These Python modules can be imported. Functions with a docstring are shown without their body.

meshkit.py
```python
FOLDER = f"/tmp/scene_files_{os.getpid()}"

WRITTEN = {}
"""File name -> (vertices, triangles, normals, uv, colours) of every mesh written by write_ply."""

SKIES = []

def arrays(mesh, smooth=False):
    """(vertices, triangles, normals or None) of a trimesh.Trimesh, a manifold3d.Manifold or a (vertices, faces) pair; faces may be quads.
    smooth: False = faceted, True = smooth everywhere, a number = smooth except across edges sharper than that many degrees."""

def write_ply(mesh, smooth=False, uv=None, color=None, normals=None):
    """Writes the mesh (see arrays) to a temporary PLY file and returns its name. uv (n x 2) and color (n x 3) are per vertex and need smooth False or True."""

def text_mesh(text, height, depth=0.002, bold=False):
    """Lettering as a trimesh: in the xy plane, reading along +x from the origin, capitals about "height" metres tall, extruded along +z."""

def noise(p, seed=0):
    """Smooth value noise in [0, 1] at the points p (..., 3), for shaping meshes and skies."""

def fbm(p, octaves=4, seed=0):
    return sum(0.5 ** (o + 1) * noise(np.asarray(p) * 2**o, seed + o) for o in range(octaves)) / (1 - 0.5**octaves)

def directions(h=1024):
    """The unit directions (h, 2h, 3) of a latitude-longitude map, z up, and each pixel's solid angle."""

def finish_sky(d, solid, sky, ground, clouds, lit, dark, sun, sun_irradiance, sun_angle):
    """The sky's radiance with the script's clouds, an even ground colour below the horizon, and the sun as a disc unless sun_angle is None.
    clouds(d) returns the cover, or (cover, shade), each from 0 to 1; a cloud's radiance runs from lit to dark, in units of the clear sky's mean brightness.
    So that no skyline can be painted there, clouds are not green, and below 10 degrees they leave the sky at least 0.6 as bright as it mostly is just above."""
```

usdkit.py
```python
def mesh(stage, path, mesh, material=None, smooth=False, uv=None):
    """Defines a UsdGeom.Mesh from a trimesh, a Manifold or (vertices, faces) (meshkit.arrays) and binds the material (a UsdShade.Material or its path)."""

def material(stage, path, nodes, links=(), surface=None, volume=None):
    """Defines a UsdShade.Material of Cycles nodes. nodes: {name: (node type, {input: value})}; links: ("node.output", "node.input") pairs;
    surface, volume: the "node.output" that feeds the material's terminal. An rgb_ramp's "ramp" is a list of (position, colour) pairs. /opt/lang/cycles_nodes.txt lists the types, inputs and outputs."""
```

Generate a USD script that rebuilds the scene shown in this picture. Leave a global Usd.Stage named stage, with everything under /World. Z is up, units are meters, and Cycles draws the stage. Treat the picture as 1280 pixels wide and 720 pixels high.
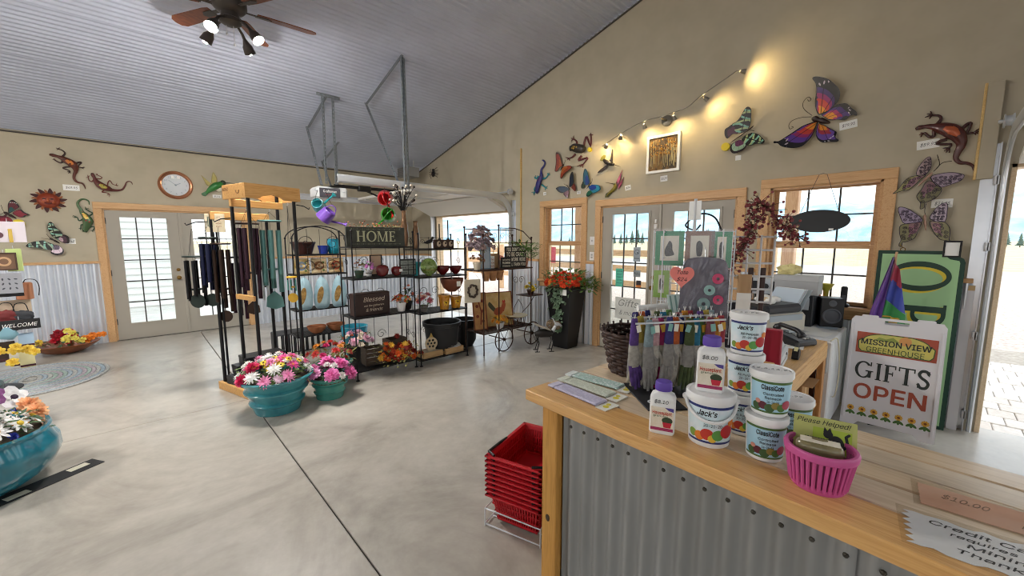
import math, random, sys
import numpy as np, trimesh
from shapely.geometry import Polygon, LineString, Point, MultiPolygon, box as sbox
from shapely import affinity
from shapely.ops import unary_union
sys.path.insert(0, '/opt/lang')
import usdkit, meshkit
from pxr import Usd, UsdGeom, UsdLux, UsdShade, Gf, Sdf, Vt

random.seed(7); R = np.random.default_rng(11)
stage = Usd.Stage.CreateInMemory()
UsdGeom.SetStageUpAxis(stage, 'Z'); UsdGeom.SetStageMetersPerUnit(stage, 1.0)
UsdGeom.Xform.Define(stage, '/World')

# ------------------------------------------------------------------ camera, sky, exposure
FPX, YAW, EYE = 495.0, math.radians(46.5), np.array([0, 0, 1.53])
PIT = math.atan(59 / FPX)
EXPOSURE = 1.0
SKY = 1.4
FANS, TRACK = 1500.0, 300.0
f_h = np.array([math.cos(YAW), math.sin(YAW), 0]); c_r = np.array([math.sin(YAW), -math.cos(YAW), 0]); c_z = np.array([0, 0, 1.0])
c_f = f_h * math.cos(PIT) - c_z * math.sin(PIT); c_u = f_h * math.sin(PIT) + c_z * math.cos(PIT)
cam = UsdGeom.Camera.Define(stage, '/World/camera')
cm = Gf.Matrix4d(1.0)
for i, v in enumerate((c_r, c_u, -c_f, EYE)): cm.SetRow(i, Gf.Vec4d(*map(float, v), 1.0 if i == 3 else 0.0))
cam.AddTransformOp().Set(cm)
cam.CreateHorizontalApertureAttr(36.0); cam.CreateVerticalApertureAttr(20.25)
cam.CreateFocalLengthAttr(FPX / 1280 * 36.0)
cam.CreateClippingRangeAttr(Gf.Vec2f(0.05, 20000))
cam.CreateExposureAttr(EXPOSURE)

dome = UsdLux.DomeLight.Define(stage, '/World/sky')
dome.CreateIntensityAttr(SKY); dome.CreateColorAttr(Gf.Vec3f(1.0, 1.0, 1.0))


# ------------------------------------------------------------------ helpers
_used = {}
def numbered(parent, name):
    k = (parent, name); n = _used.get(k, 0); _used[k] = n + 1
    return name if n == 0 else f'{name}_{n:03d}'
def facing(n, loc, v=None):
    """local (u right, v up, w out of the face) -> world for a face whose outward horizontal normal is n"""
    n = np.array(n, float); n /= np.linalg.norm(n)
    v = np.array([0, 0, 1.0]) if v is None else np.array(v, float) / np.linalg.norm(v)
    u = np.cross(v, n); u /= np.linalg.norm(u); v = np.cross(n, u)
    m = Gf.Matrix4d(1.0)
    for i, q in enumerate((u, v, n, np.array(loc, float))): m.SetRow(i, Gf.Vec4d(*map(float, q), 1.0 if i == 3 else 0.0))
    return m
def on_gable(y, z, x=4.8): return facing((-1, 0, 0), (x, y, z))
def on_left(x, z, y=8.47): return facing((0, -1, 0), (x, y, z))
def thing(name, label, cat, group=None, loc=(0, 0, 0), rot=0, mat=None, kind=None):
    p = '/World/' + numbered('/World', name)
    x = UsdGeom.Xform.Define(stage, p)
    if mat is not None: x.AddTransformOp().Set(mat)
    else:
        x.AddTranslateOp().Set(Gf.Vec3d(*map(float, loc)))
        if rot: x.AddRotateZOp().Set(float(rot))
    q = x.GetPrim()
    if label: q.SetCustomDataByKey('label', label)
    if cat: q.SetCustomDataByKey('category', cat)
    if group: q.SetCustomDataByKey('group', group)
    if kind: q.SetCustomDataByKey('kind', kind)
    return p
def part(parent, name, mesh, m, smooth=False, label=None, kind=None, col=None):
    p = parent + '/' + numbered(parent, name)
    if isinstance(mesh, MB): mesh = mesh.get()
    g = usdkit.mesh(stage, p, mesh, m, smooth)
    if col is not None:
        UsdGeom.PrimvarsAPI(g).CreatePrimvar('tint', Sdf.ValueTypeNames.Color3fArray, 'vertex').Set(Vt.Vec3fArray.FromNumpy(np.asarray(col, np.float32)))
    if label: g.GetPrim().SetCustomDataByKey('label', label)
    if kind: g.GetPrim().SetCustomDataByKey('kind', kind)
    return p
def structure(name): return thing(name, None, None, kind='structure')
def dup(src, label, loc, rot=0, group=None, mat=None):
    sp = stage.GetPrimAtPath(src); base = sp.GetName()
    while base[-4:-3] == '_' and base[-3:].isdigit(): base = base[:-4]
    c = sp.GetCustomData()
    p = thing(base, label or c['label'], c['category'], group or c.get('group'), loc, rot, mat)
    for ch in sp.GetChildren():
        q = stage.DefinePrim(p + '/' + ch.GetName()); q.GetReferences().AddInternalReference(ch.GetPath())
    return p

class MB:
    def __init__(s): s.v = []; s.f = []; s.n = 0
    def add(s, v, f=None):
        if f is None: v, f = np.asarray(v.vertices), np.asarray(v.faces)
        v = np.asarray(v, float); f = np.asarray(f, int)
        if f.shape[1] == 4: f = np.vstack([f[:, [0, 1, 2]], f[:, [0, 2, 3]]])
        s.v.append(v); s.f.append(f + s.n); s.n += len(v); return s
    def get(s): return np.vstack(s.v), np.vstack(s.f)
    def move(s, d):
        s.v = [a + np.asarray(d, float) for a in s.v]; return s
    def apply(s, fn): s.v = [fn(a) for a in s.v]; return s
    def rotz(s, deg):
        c, n = math.cos(math.radians(deg)), math.sin(math.radians(deg)); m = np.array([[c, -n, 0], [n, c, 0], [0, 0, 1]])
        s.v = [a @ m.T for a in s.v]; return s
    def box(s, lo, hi, c=0.0):
        lo, hi = np.minimum(lo, hi).astype(float), np.maximum(lo, hi).astype(float)
        c = min(c, (hi - lo).min() * 0.45)
        if c <= 0: return s.add(_UB * (hi - lo) + lo, _UBF)
        mid, h = (lo + hi) / 2, (hi - lo) / 2
        return s.add(mid + _CBS * (h - _CBK * c), _CBF)
    def boxc(s, ctr, size, c=0.0):
        ctr, size = np.array(ctr, float), np.array(size, float); return s.box(ctr - size / 2, ctr + size / 2, c)
    def tube(s, pts, r, n=8, cap=True, flat=1.0, ref=None):
        pts = np.asarray(pts, float); k = len(pts); r = np.broadcast_to(np.asarray(r, float), (k,))
        t = np.gradient(pts, axis=0); t /= np.maximum(np.linalg.norm(t, axis=1, keepdims=True), 1e-12)
        a = np.array(ref if ref is not None else ([0, 0, 1.0] if abs(t[0][2]) < .9 else [1.0, 0, 0]))
        th = np.arange(n) / n * 2 * np.pi; V = []
        for i in range(k):
            a = a - t[i] * (a @ t[i]); a /= max(np.linalg.norm(a), 1e-9); b = np.cross(t[i], a)
            V.append(pts[i] + r[i] * (np.cos(th)[:, None] * a * flat + np.sin(th)[:, None] * b))
        V = np.vstack(V); F = []
        for i in range(k - 1):
            for j in range(n):
                p, q = i * n + j, i * n + (j + 1) % n; F += [[p, q, q + n], [p, q + n, p + n]]
        if cap:
            V = np.vstack([V, pts[:1], pts[-1:]]); m = k * n
            for j in range(n):
                F.append([m, (j + 1) % n, j]); F.append([m + 1, (k - 1) * n + j, (k - 1) * n + (j + 1) % n])
        return s.add(V, F)
    def rod(s, p, q, r, n=8, r2=None): return s.tube([p, q], [r, r if r2 is None else r2], n)
    def lathe(s, prof, n=24, ctr=(0, 0, 0), axis='z'):
        prof = np.asarray(prof, float); k = len(prof); th = np.arange(n) / n * 2 * np.pi
        V = np.stack([np.outer(prof[:, 0], np.cos(th)), np.outer(prof[:, 0], np.sin(th)), np.repeat(prof[:, 1:2], n, 1)], -1).reshape(-1, 3)
        if axis == 'x': V = V[:, [2, 0, 1]]
        if axis == 'y': V = V[:, [1, 2, 0]]
        F = []
        for i in range(k - 1):
            for j in range(n):
                p, q = i * n + j, i * n + (j + 1) % n; F += [[p, q, q + n], [p, q + n, p + n]]
        return s.add(V + np.array(ctr), F)
    def ball(s, c, r, sub=2, sc=(1, 1, 1)):
        v, f = _ICO[sub]; return s.add(np.array(c) + v * r * np.array(sc), f)
    def poly(s, shape, w0, w1):
        """extrude a shapely shape in local uv from w0 to w1"""
        for g in getattr(shape, 'geoms', [shape]):
            if g.is_empty or g.area < 1e-9 or g.geom_type != 'Polygon': continue
            m = trimesh.creation.extrude_polygon(g, w1 - w0, engine='earcut'); s.add(np.asarray(m.vertices) + [0, 0, w0], m.faces)
        return s
    def text(s, txt, h, at=(0, 0, 0), depth=.0008, width=None, bold=False, center=True, shear=0.0, up=(0, 1, 0), right=(1, 0, 0)):
        m = meshkit.text_mesh(txt, h, depth, bold); v = np.array(m.vertices)
        if width: v[:, 0] *= width / np.ptp(v[:, 0])
        if center: v[:, 0] -= (v[:, 0].min() + v[:, 0].max()) / 2
        v[:, 0] += shear * v[:, 1]
        u, p = np.array(right, float), np.array(up, float); n = np.cross(u, p)
        return s.add(np.array(at) + v[:, :1] * u + v[:, 1:2] * p + v[:, 2:] * n, m.faces)
_UB = np.array([[x, y, z] for x in (0, 1) for y in (0, 1) for z in (0, 1)], float)
_UBF = np.array([[0, 1, 3], [0, 3, 2], [4, 6, 7], [4, 7, 5], [0, 4, 5], [0, 5, 1], [2, 3, 7], [2, 7, 6], [0, 2, 6], [0, 6, 4], [1, 5, 7], [1, 7, 3]])
_s, _k = [], []
for x in (-1, 1):
    for y in (-1, 1):
        for z in (-1, 1):
            for a in range(3):
                _s.append((x, y, z)); k = [1, 1, 1]; k[a] = 0; _k.append(k)
_CBS, _CBK = np.array(_s, float), np.array(_k, float)
_h = trimesh.convex.convex_hull(_CBS * (1 - .2 * _CBK))
_o = [int(np.argmin(np.linalg.norm(_CBS * (1 - .2 * _CBK) - v, axis=1))) for v in _h.vertices]
_CBF = np.array([[_o[i] for i in f] for f in _h.faces])
_ICO = {k: (lambda m: (np.array(m.vertices), np.array(m.faces)))(trimesh.creation.icosphere(k)) for k in (0, 1, 2, 3)}
def B(lo, hi, c=0.0): return MB().box(lo, hi, c)
def spline(pts, n=24, closed=False):
    p = np.asarray(pts, float)
    if closed: p = np.vstack([p[-1:], p, p[:2]])
    else: p = np.vstack([2 * p[0] - p[1], p, 2 * p[-1] - p[-2]])
    out = []; m = len(p) - 3; k = max(2, n // m)
    for i in range(m):
        for t in np.arange(k) / k:
            a, b, c, d = p[i:i + 4]
            out.append(.5 * (2 * b + (c - a) * t + (2 * a - 5 * b + 4 * c - d) * t * t + (3 * b - a - 3 * c + d) * t ** 3))
    if not closed: out.append(p[-2])
    return np.array(out)

# ------------------------------------------------------------------ materials
UsdGeom.Scope.Define(stage, '/World/Looks'); _mats = {}
def lin(c):
    """'#rrggbb' or 0-255 sRGB -> linear"""
    if isinstance(c, str): c = [int(c[i:i + 2], 16) for i in (1, 3, 5)]
    c = np.array(c, float) / 255
    return tuple(np.where(c < .04045, c / 12.92, ((c + .055) / 1.055) ** 2.4))
def M(name, c, rough=.55, metal=0, c2=None, scale=8, stretch=(1, 1, 1), detail=4, bump=0, bscale=None, coat=0, trans=0, ior=1.5, lo=.35, hi=.65, spec=.5, translucent=0, sheen=0):
    if name in _mats: return _mats[name]
    n = {'p': ('principled_bsdf', {'base_color': lin(c), 'roughness': rough, 'metallic': metal, 'coat_weight': coat, 'transmission_weight': trans, 'ior': ior, 'specular_ior_level': spec, 'sheen_weight': sheen})}
    L = []
    if c2 is not None or bump:
        n['g'] = ('texture_coordinate', {}); n['m'] = ('mapping', {'scale': stretch})
        n['n'] = ('noise_texture', {'scale': scale, 'detail': detail, 'roughness': .6}); L += [('g.object', 'm.vector'), ('m.vector', 'n.vector')]
    if c2 is not None:
        n['r'] = ('rgb_ramp', {'ramp': [(lo, lin(c)), (hi, lin(c2))]}); L += [('n.fac', 'r.fac'), ('r.color', 'p.base_color')]
    if bump:
        n['bn'] = ('noise_texture', {'scale': bscale or scale, 'detail': 3}); n['b'] = ('bump', {'strength': 1.0, 'distance': bump})
        L += [('m.vector', 'bn.vector'), ('bn.fac', 'b.height'), ('b.normal', 'p.normal')]
    out = 'p.BSDF'
    if translucent:
        n['t'] = ('translucent_bsdf', {'color': lin(c)}); n['x'] = ('mix_closure', {'fac': translucent}); L += [('p.BSDF', 'x.closure1'), ('t.BSDF', 'x.closure2')]; out = 'x.closure'
        if c2 is not None: L.append(('r.color', 't.color'))
    _mats[name] = usdkit.material(stage, '/World/Looks/' + name, n, L, surface=out); return _mats[name]
def wood(name, a, b, axis, rough=.45, scale=3.0, coat=0):
    if name in _mats: return _mats[name]
    st = [14.0, 14.0, 14.0]; st[axis] = 0.9
    n = {'g': ('texture_coordinate', {}), 'm': ('mapping', {'scale': tuple(st)}), 'n': ('noise_texture', {'scale': scale, 'detail': 5, 'roughness': .6, 'distortion': .6}),
         'r': ('rgb_ramp', {'ramp': [(.3, lin(a)), (.52, lin(b)), (.62, tuple(.8 * np.array(lin(a)) + .2 * np.array(lin(b)))), (.75, lin(b))]}),
         'b': ('bump', {'strength': .25, 'distance': .002}), 'p': ('principled_bsdf', {'roughness': rough, 'coat_weight': coat, 'coat_roughness': .2})}
    L = [('g.object', 'm.vector'), ('m.vector', 'n.vector'), ('n.fac', 'r.fac'), ('r.color', 'p.base_color'), ('n.fac', 'b.height'), ('b.normal', 'p.normal')]
    _mats[name] = usdkit.material(stage, '/World/Looks/' + name, n, L, surface='p.BSDF'); return _mats[name]
def pane_mat():
    n = {'t': ('transparent_bsdf', {'color': (.96, .98, .97)}), 'g': ('glossy_bsdf', {'roughness': .02, 'color': (1, 1, 1)}), 'f': ('fresnel', {'IOR': 1.45}), 'x': ('mix_closure', {})}
    return usdkit.material(stage, '/World/Looks/window_glass', n, [('f.fac', 'x.fac'), ('t.BSDF', 'x.closure1'), ('g.BSDF', 'x.closure2')], surface='x.closure')
GLASS = pane_mat()
def film(name, tint, fac):
    n = {'t': ('transparent_bsdf', {'color': lin(tint)}), 'g': ('glossy_bsdf', {'roughness': .12, 'color': (1, 1, 1)}), 'x': ('mix_closure', {'fac': fac})}
    return usdkit.material(stage, '/World/Looks/' + name, n, [('t.BSDF', 'x.closure1'), ('g.BSDF', 'x.closure2')], surface='x.closure')
CLEAR_FILM = film('clear_film', '#fdfdfe', .022)
def lamp(name, c, s):
    return usdkit.material(stage, '/World/Looks/' + name, {'e': ('emission', {'color': c, 'strength': s})}, surface='e.emission')
TINT = usdkit.material(stage, '/World/Looks/enamel_tints', {'a': ('attribute', {'attribute': 'tint'}), 'p': ('principled_bsdf', {'roughness': .3, 'coat_weight': .4})}, [('a.color', 'p.base_color')], surface='p.BSDF')

WALL = M('wall_paint', '#bcb29c', .85, c2='#b4aa94', scale=3, bump=.0006, bscale=90)
TRIMV = wood('pine_trim_upright', '#c4935f', '#d6ac7c', 2); TRIMY = wood('pine_trim_along_y', '#c4935f', '#d6ac7c', 1); TRIMX = wood('pine_trim_along_x', '#c4935f', '#d6ac7c', 0)
GALV = M('galvanised_steel', '#e9edf4', .28, .7, c2='#dfe4ec', scale=3, stretch=(1, 1, .35))
CEIL = M('ceiling_steel', '#c3cadb', .5, .15, c2='#b8bfd0', scale=1.5)
DOORP = M('door_paint', '#a8a194', .5)
DARK = M('dark_muntin', '#3a3733', .5)
BLACK = M('black_metal', '#151416', .45, .3)
BRASS = M('antique_brass', '#8a6a38', .35, .9)
STEEL = M('bright_steel', '#d6d9dd', .35, .55)
WHITE = M('white_plastic', '#e9e8e6', .4)
PAPER = M('white_paper', '#efeeea', .8)
INK = M('black_ink', '#1c1b1d', .7)
GREYP = M('grey_plastic', '#a9a9a7', .5)
_sk = usdkit.material(stage, '/World/Looks/cloudy_sky', {
    'g': ('texture_coordinate', {}), 'x': ('separate_xyz', {}), 'r': ('rgb_ramp', {'ramp': [(.0, (1.0, 1.04, 1.05)), (.12, (.86, .99, 1.07)), (.3, (.80, .95, 1.08)), (1.0, (.75, .88, 1.05))]}),
    'm': ('mapping', {'scale': (1, 1, 3.0)}), 'n': ('noise_texture', {'scale': 2.2, 'detail': 6, 'roughness': .6}), 'c': ('rgb_ramp', {'ramp': [(.4, (0, 0, 0)), (.62, (1, 1, 1))]}),
    'mx': ('mix', {'color2': (1.15, 1.15, 1.15)}), 'b': ('background_shader', {'strength': 1.0})},
    [('g.generated', 'x.vector'), ('x.z', 'r.fac'), ('g.generated', 'm.vector'), ('m.vector', 'n.vector'), ('n.fac', 'c.fac'), ('c.color', 'mx.fac'), ('r.color', 'mx.color1'), ('mx.color', 'b.color')], surface='b.background')
UsdShade.MaterialBindingAPI.Apply(dome.GetPrim()).Bind(_sk)
# ------------------------------------------------------------------ the room
XG, YL, XB, YN = 4.8, 8.47, -5.2, -3.77
RIDGE_Y, RIDGE_Z, EAVE = 2.35, 4.60, 2.985
FLOORM = usdkit.material(stage, '/World/Looks/sealed_concrete', {
    'g': ('geometry', {}), 'n1': ('noise_texture', {'scale': .9, 'detail': 7, 'roughness': .65, 'distortion': .8}), 'n2': ('noise_texture', {'scale': 7, 'detail': 5, 'roughness': .7}),
    'r1': ('rgb_ramp', {'ramp': [(.3, lin('#958f85')), (.5, lin('#b0a99e')), (.7, lin('#c2bcb1'))]}), 'r2': ('rgb_ramp', {'ramp': [(.3, (.78, .77, .76)), (.7, (1, 1, 1))]}),
    'mx': ('mix', {'mix_type': 'multiply', 'fac': .8}), 'rr': ('map_range', {'from_min': .3, 'from_max': .7, 'to_min': .26, 'to_max': .46}), 'p': ('principled_bsdf', {'coat_weight': .22, 'coat_roughness': .16, 'specular_ior_level': .5})},
    [('g.position', 'n1.vector'), ('g.position', 'n2.vector'), ('n1.fac', 'r1.fac'), ('n2.fac', 'r2.fac'), ('r1.color', 'mx.color1'), ('r2.color', 'mx.color2'), ('mx.color', 'p.base_color'), ('n1.fac', 'rr.value'), ('rr.result', 'p.roughness')], surface='p.BSDF')
fl = structure('floor')
jx = [XB, -2.6, .70, XG + .15]; jy = [YN, .34, 4.44, YL]
for i in range(3):
    for j in range(3):
        g = .004
        part(fl, 'slab', B((jx[i] + g, jy[j] + g, -.12), (jx[i + 1] - g, jy[j + 1] - g, 0), .004), FLOORM)
part(fl, 'joint_filler', B((XB, YN, -.13), (XG + .15, YL, -.012)), M('joint_dark', '#2a2724', .9))

def wall_poly(poly, holes): 
    for h in holes: poly = poly.difference(sbox(*h))
    return poly
def extrude_wall(poly, t): return MB().poly(poly, -t, 0)
# gable wall: local u = -(y), v = z
gw = thing('wall_right', None, None, kind='structure', mat=on_gable(0, 0))
def gy(y): return -y
gpoly = Polygon([(gy(YL), 0), (gy(YN), 0), (gy(YN), EAVE), (gy(RIDGE_Y), RIDGE_Z), (gy(YL), EAVE)])
HG = [(-7.44, -.1, -5.05, 2.06), (-4.30, .92, -3.56, 2.065), (-3.235, -.1, -1.495, 2.005), (-1.185, .92, -.335, 2.065), (.36, -.1, 2.80, 2.10)]
part(gw, 'plaster', extrude_wall(wall_poly(gpoly, HG), .15), WALL)
lw = thing('wall_left', None, None, kind='structure', mat=on_left(0, 0))
part(lw, 'plaster', extrude_wall(wall_poly(sbox(XB, 0, XG + .15, EAVE), [(-.305, -.1, 1.435, 2.005)]), .15), WALL)
# walls behind the camera: the mirror gable with its own two openings, and the near eave wall with a double window
bw = thing('wall_back', None, None, kind='structure', mat=facing((1, 0, 0), (XB, 0, 0)))
part(bw, 'plaster', extrude_wall(wall_poly(Polygon([(YN, 0), (YL, 0), (YL, EAVE), (RIDGE_Y, RIDGE_Z), (YN, EAVE)]), [(5.05, -.1, 7.44, 2.4), (-2.8, -.1, -.36, 2.4), (.9, .6, 3.9, 2.4)]), .15), WALL)
nw = thing('wall_near', None, None, kind='structure', mat=facing((0, 1, 0), (0, YN, 0)))
part(nw, 'plaster', extrude_wall(wall_poly(sbox(-XG - .15, 0, -XB, EAVE), [(-4.2, .5, -1.2, 2.5), (.4, .5, 3.6, 2.5)]), .15), WALL)

def corrugated(width, height, pitch=.068, amp=.009, per=8, profile='sine'):
    """sheet in u (across ribs), v along, w out; returns vertices/faces"""
    n = max(3, int(round(width / pitch * per))); u = np.linspace(0, width, n + 1)
    w = amp * np.sin(u / pitch * 2 * np.pi)
    V = np.vstack([np.stack([u, np.zeros_like(u), w], 1), np.stack([u, np.full_like(u, height), w], 1)])
    F = [[i, i + 1, n + 2 + i] for i in range(n)] + [[i, n + 2 + i, n + 1 + i] for i in range(n)]
    return V, np.array(F)
# ceiling: sheets run along x on both slopes
ce = structure('ceiling')
def slope_pt(s, side):
    L = math.hypot(RIDGE_Y - YN, RIDGE_Z - EAVE); t = s / L
    return (RIDGE_Y + side * (YL - RIDGE_Y) * t, RIDGE_Z + (EAVE - RIDGE_Z) * t)
SL = math.hypot(YL - RIDGE_Y, RIDGE_Z - EAVE); dirs = {1: np.array([0, (YL - RIDGE_Y) / SL, (EAVE - RIDGE_Z) / SL]), -1: np.array([0, (YN - RIDGE_Y) / SL, (EAVE - RIDGE_Z) / SL])}
for side in (1, -1):
    np_ = 7; w = SL / np_
    for k in range(np_):
        V, F = corrugated(w + .02, XG - XB, .0675, .010, 8)
        d = dirs[side]; nrm = np.array([0, -d[2] * 0 - d[2], 0]); nn = np.cross(d, [1, 0, 0]); nn = nn if nn[2] < 0 else -nn
        P = np.array([XB, RIDGE_Y, RIDGE_Z]) + (V[:, :1] + k * w) * d + V[:, 1:2] * np.array([1, 0, 0]) + (V[:, 2:] - .012 + .0015 * (k % 2)) * -nn * -1
        part(ce, 'panel', (P, F), CEIL, True)
rf = structure('roof')
for side in (1, -1):
    d = dirs[side]; nn = np.cross(d, [1, 0, 0]); nn = nn if nn[2] > 0 else -nn
    a = np.array([XB - .5, RIDGE_Y, RIDGE_Z + .16]); q = [a, a + [XG - XB + 1.0, 0, 0], a + d * (SL + .5) + [XG - XB + 1.0, 0, 0], a + d * (SL + .5)]
    V = np.array(q + [p + nn * .1 for p in q]); part(rf, 'roof_deck', (V, [[0, 1, 2], [0, 2, 3], [4, 6, 5], [4, 7, 6], [0, 4, 5], [0, 5, 1], [1, 5, 6], [1, 6, 2], [2, 6, 7], [2, 7, 3], [3, 7, 4], [3, 4, 0]]), M('roof_steel', '#7b8088', .5, .4))
# dark closure strip where the sheets meet the walls
tr = structure('trim_1')
def strip(p, q, r=.012): return MB().rod(p, q, r, 6)
DK = M('closure_strip', '#4a4640', .7)
part(tr, 'closure_strip', strip((XG - .012, YL - .01, EAVE - .02), (XG - .012, RIDGE_Y, RIDGE_Z - .02)), DK)
part(tr, 'closure_strip', strip((XG - .012, RIDGE_Y, RIDGE_Z - .02), (XG - .012, YN + .01, EAVE - .02)), DK)
part(tr, 'closure_strip', strip((XB, YL - .012, EAVE - .025), (XG - .01, YL - .012, EAVE - .025)), DK)

# wainscot of upright corrugated steel with a pine cap
WTOP = 1.215
def wainscot(parent, spans, cap, low=None):
    for a, b, top in spans:
        n = max(1, int(math.ceil((b - a) / .82))); w = (b - a) / n
        for k in range(n):
            V, F = corrugated(w, top, .088, .020, 12); V[:, 0] += a + k * w; V[:, 2] += .021
            part(parent, 'steel_sheet', (V, F), GALV, True)
        if cap and top > 1: part(parent, 'cap_rail', B((a, WTOP - .018, 0), (b, WTOP + .018, .046), .003), TRIMX)
wainscot(lw, [(XB + .05, -.385, WTOP - .01), (1.515, XG - .02, WTOP - .01)], True)
wainscot(gw, [(-8.46, -7.55, WTOP - .01), (-4.94, -4.39, WTOP - .01), (-4.39, -3.47, .795), (-3.47, -3.315, WTOP - .01), (-1.415, -1.275, WTOP - .01), (-1.275, -.245, .795), (-.245, .25, WTOP - .01)], True)

def casing(parent, u0, v0, u1, v1, w=.09, t=.022, sill=False, mv=TRIMV, mh=TRIMX):
    part(parent, 'casing', B((u0 - w, v0, 0), (u0, v1, t), .004), mv); part(parent, 'casing', B((u1, v0, 0), (u1 + w, v1, t), .004), mv)
    part(parent, 'head_casing', B((u0 - w, v1, 0), (u1 + w, v1 + w, t + .002), .004), mh)
    if sill:
        part(parent, 'stool', B((u0 - w, v0 - .035, -.1), (u1 + w, v0, .075), .006), mh)
        part(parent, 'apron', B((u0 - w + .01, v0 - .12, 0), (u1 + w - .01, v0 - .035, t), .004), mh)
    j = .02
    part(parent, 'jamb', B((u0, v0, -.15), (u0 + j, v1, 0)), mv); part(parent, 'jamb', B((u1 - j, v0, -.15), (u1, v1, 0)), mv)
    part(parent, 'jamb', B((u0, v1 - j, -.15), (u1, v1, 0)), mh)
def lights(parent, u0, v0, u1, v1, nu, nv, w=-.06, mw=.014, mat=None):
    """panes and muntins in a rectangle"""
    pu, pv = (u1 - u0) / nu, (v1 - v0) / nv
    for i in range(nu):
        for j in range(nv):
            part(parent, 'pane', B((u0 + i * pu + .001, v0 + j * pv + .001, w - .002), (u0 + (i + 1) * pu - .001, v0 + (j + 1) * pv - .001, w + .002)), GLASS)
    for i in range(1, nu): part(parent, 'muntin', B((u0 + i * pu - mw / 2, v0, w - .008), (u0 + i * pu + mw / 2, v1, w + .008), .002), mat or DARK)
    for j in range(1, nv): part(parent, 'muntin', B((u0, v0 + j * pv - mw / 2, w - .007), (u1, v0 + j * pv + mw / 2, w + .007), .002), mat or DARK)
SASH = wood('pine_sash', '#b98a5c', '#cda276', 0)
def window(name, frame, u0, v0, u1, v1):
    w = thing(name, None, None, kind='structure', mat=frame)
    casing(w, u0, v0, u1, v1, sill=True)
    vm = (v0 + v1) / 2
    for k, (a, b) in enumerate(((v0, vm), (vm, v1))):
        z = -.075 if k == 0 else -.105; e = .035
        m = MB()
        for lo, hi in (((u0 + .02, a), (u0 + .02 + e, b)), ((u1 - .02 - e, a), (u1 - .02, b)), ((u0 + .02 + e, a), (u1 - .02 - e, a + e)), ((u0 + .02 + e, b - e), (u1 - .02 - e, b))):
            m.box((lo[0], lo[1], z - .015), (hi[0], hi[1], z + .015), .003)
        s = part(w, 'sash', m, SASH)
        lights(s, u0 + .02 + e, a + e, u1 - .02 - e, b - e, 3, 2, z)
    return w
win1 = window('window_1', on_gable(0, 0), -4.30, .92, -3.56, 2.065)
win2 = window('window_2', on_gable(0, 0), -1.185, .92, -.335, 2.065)

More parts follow.
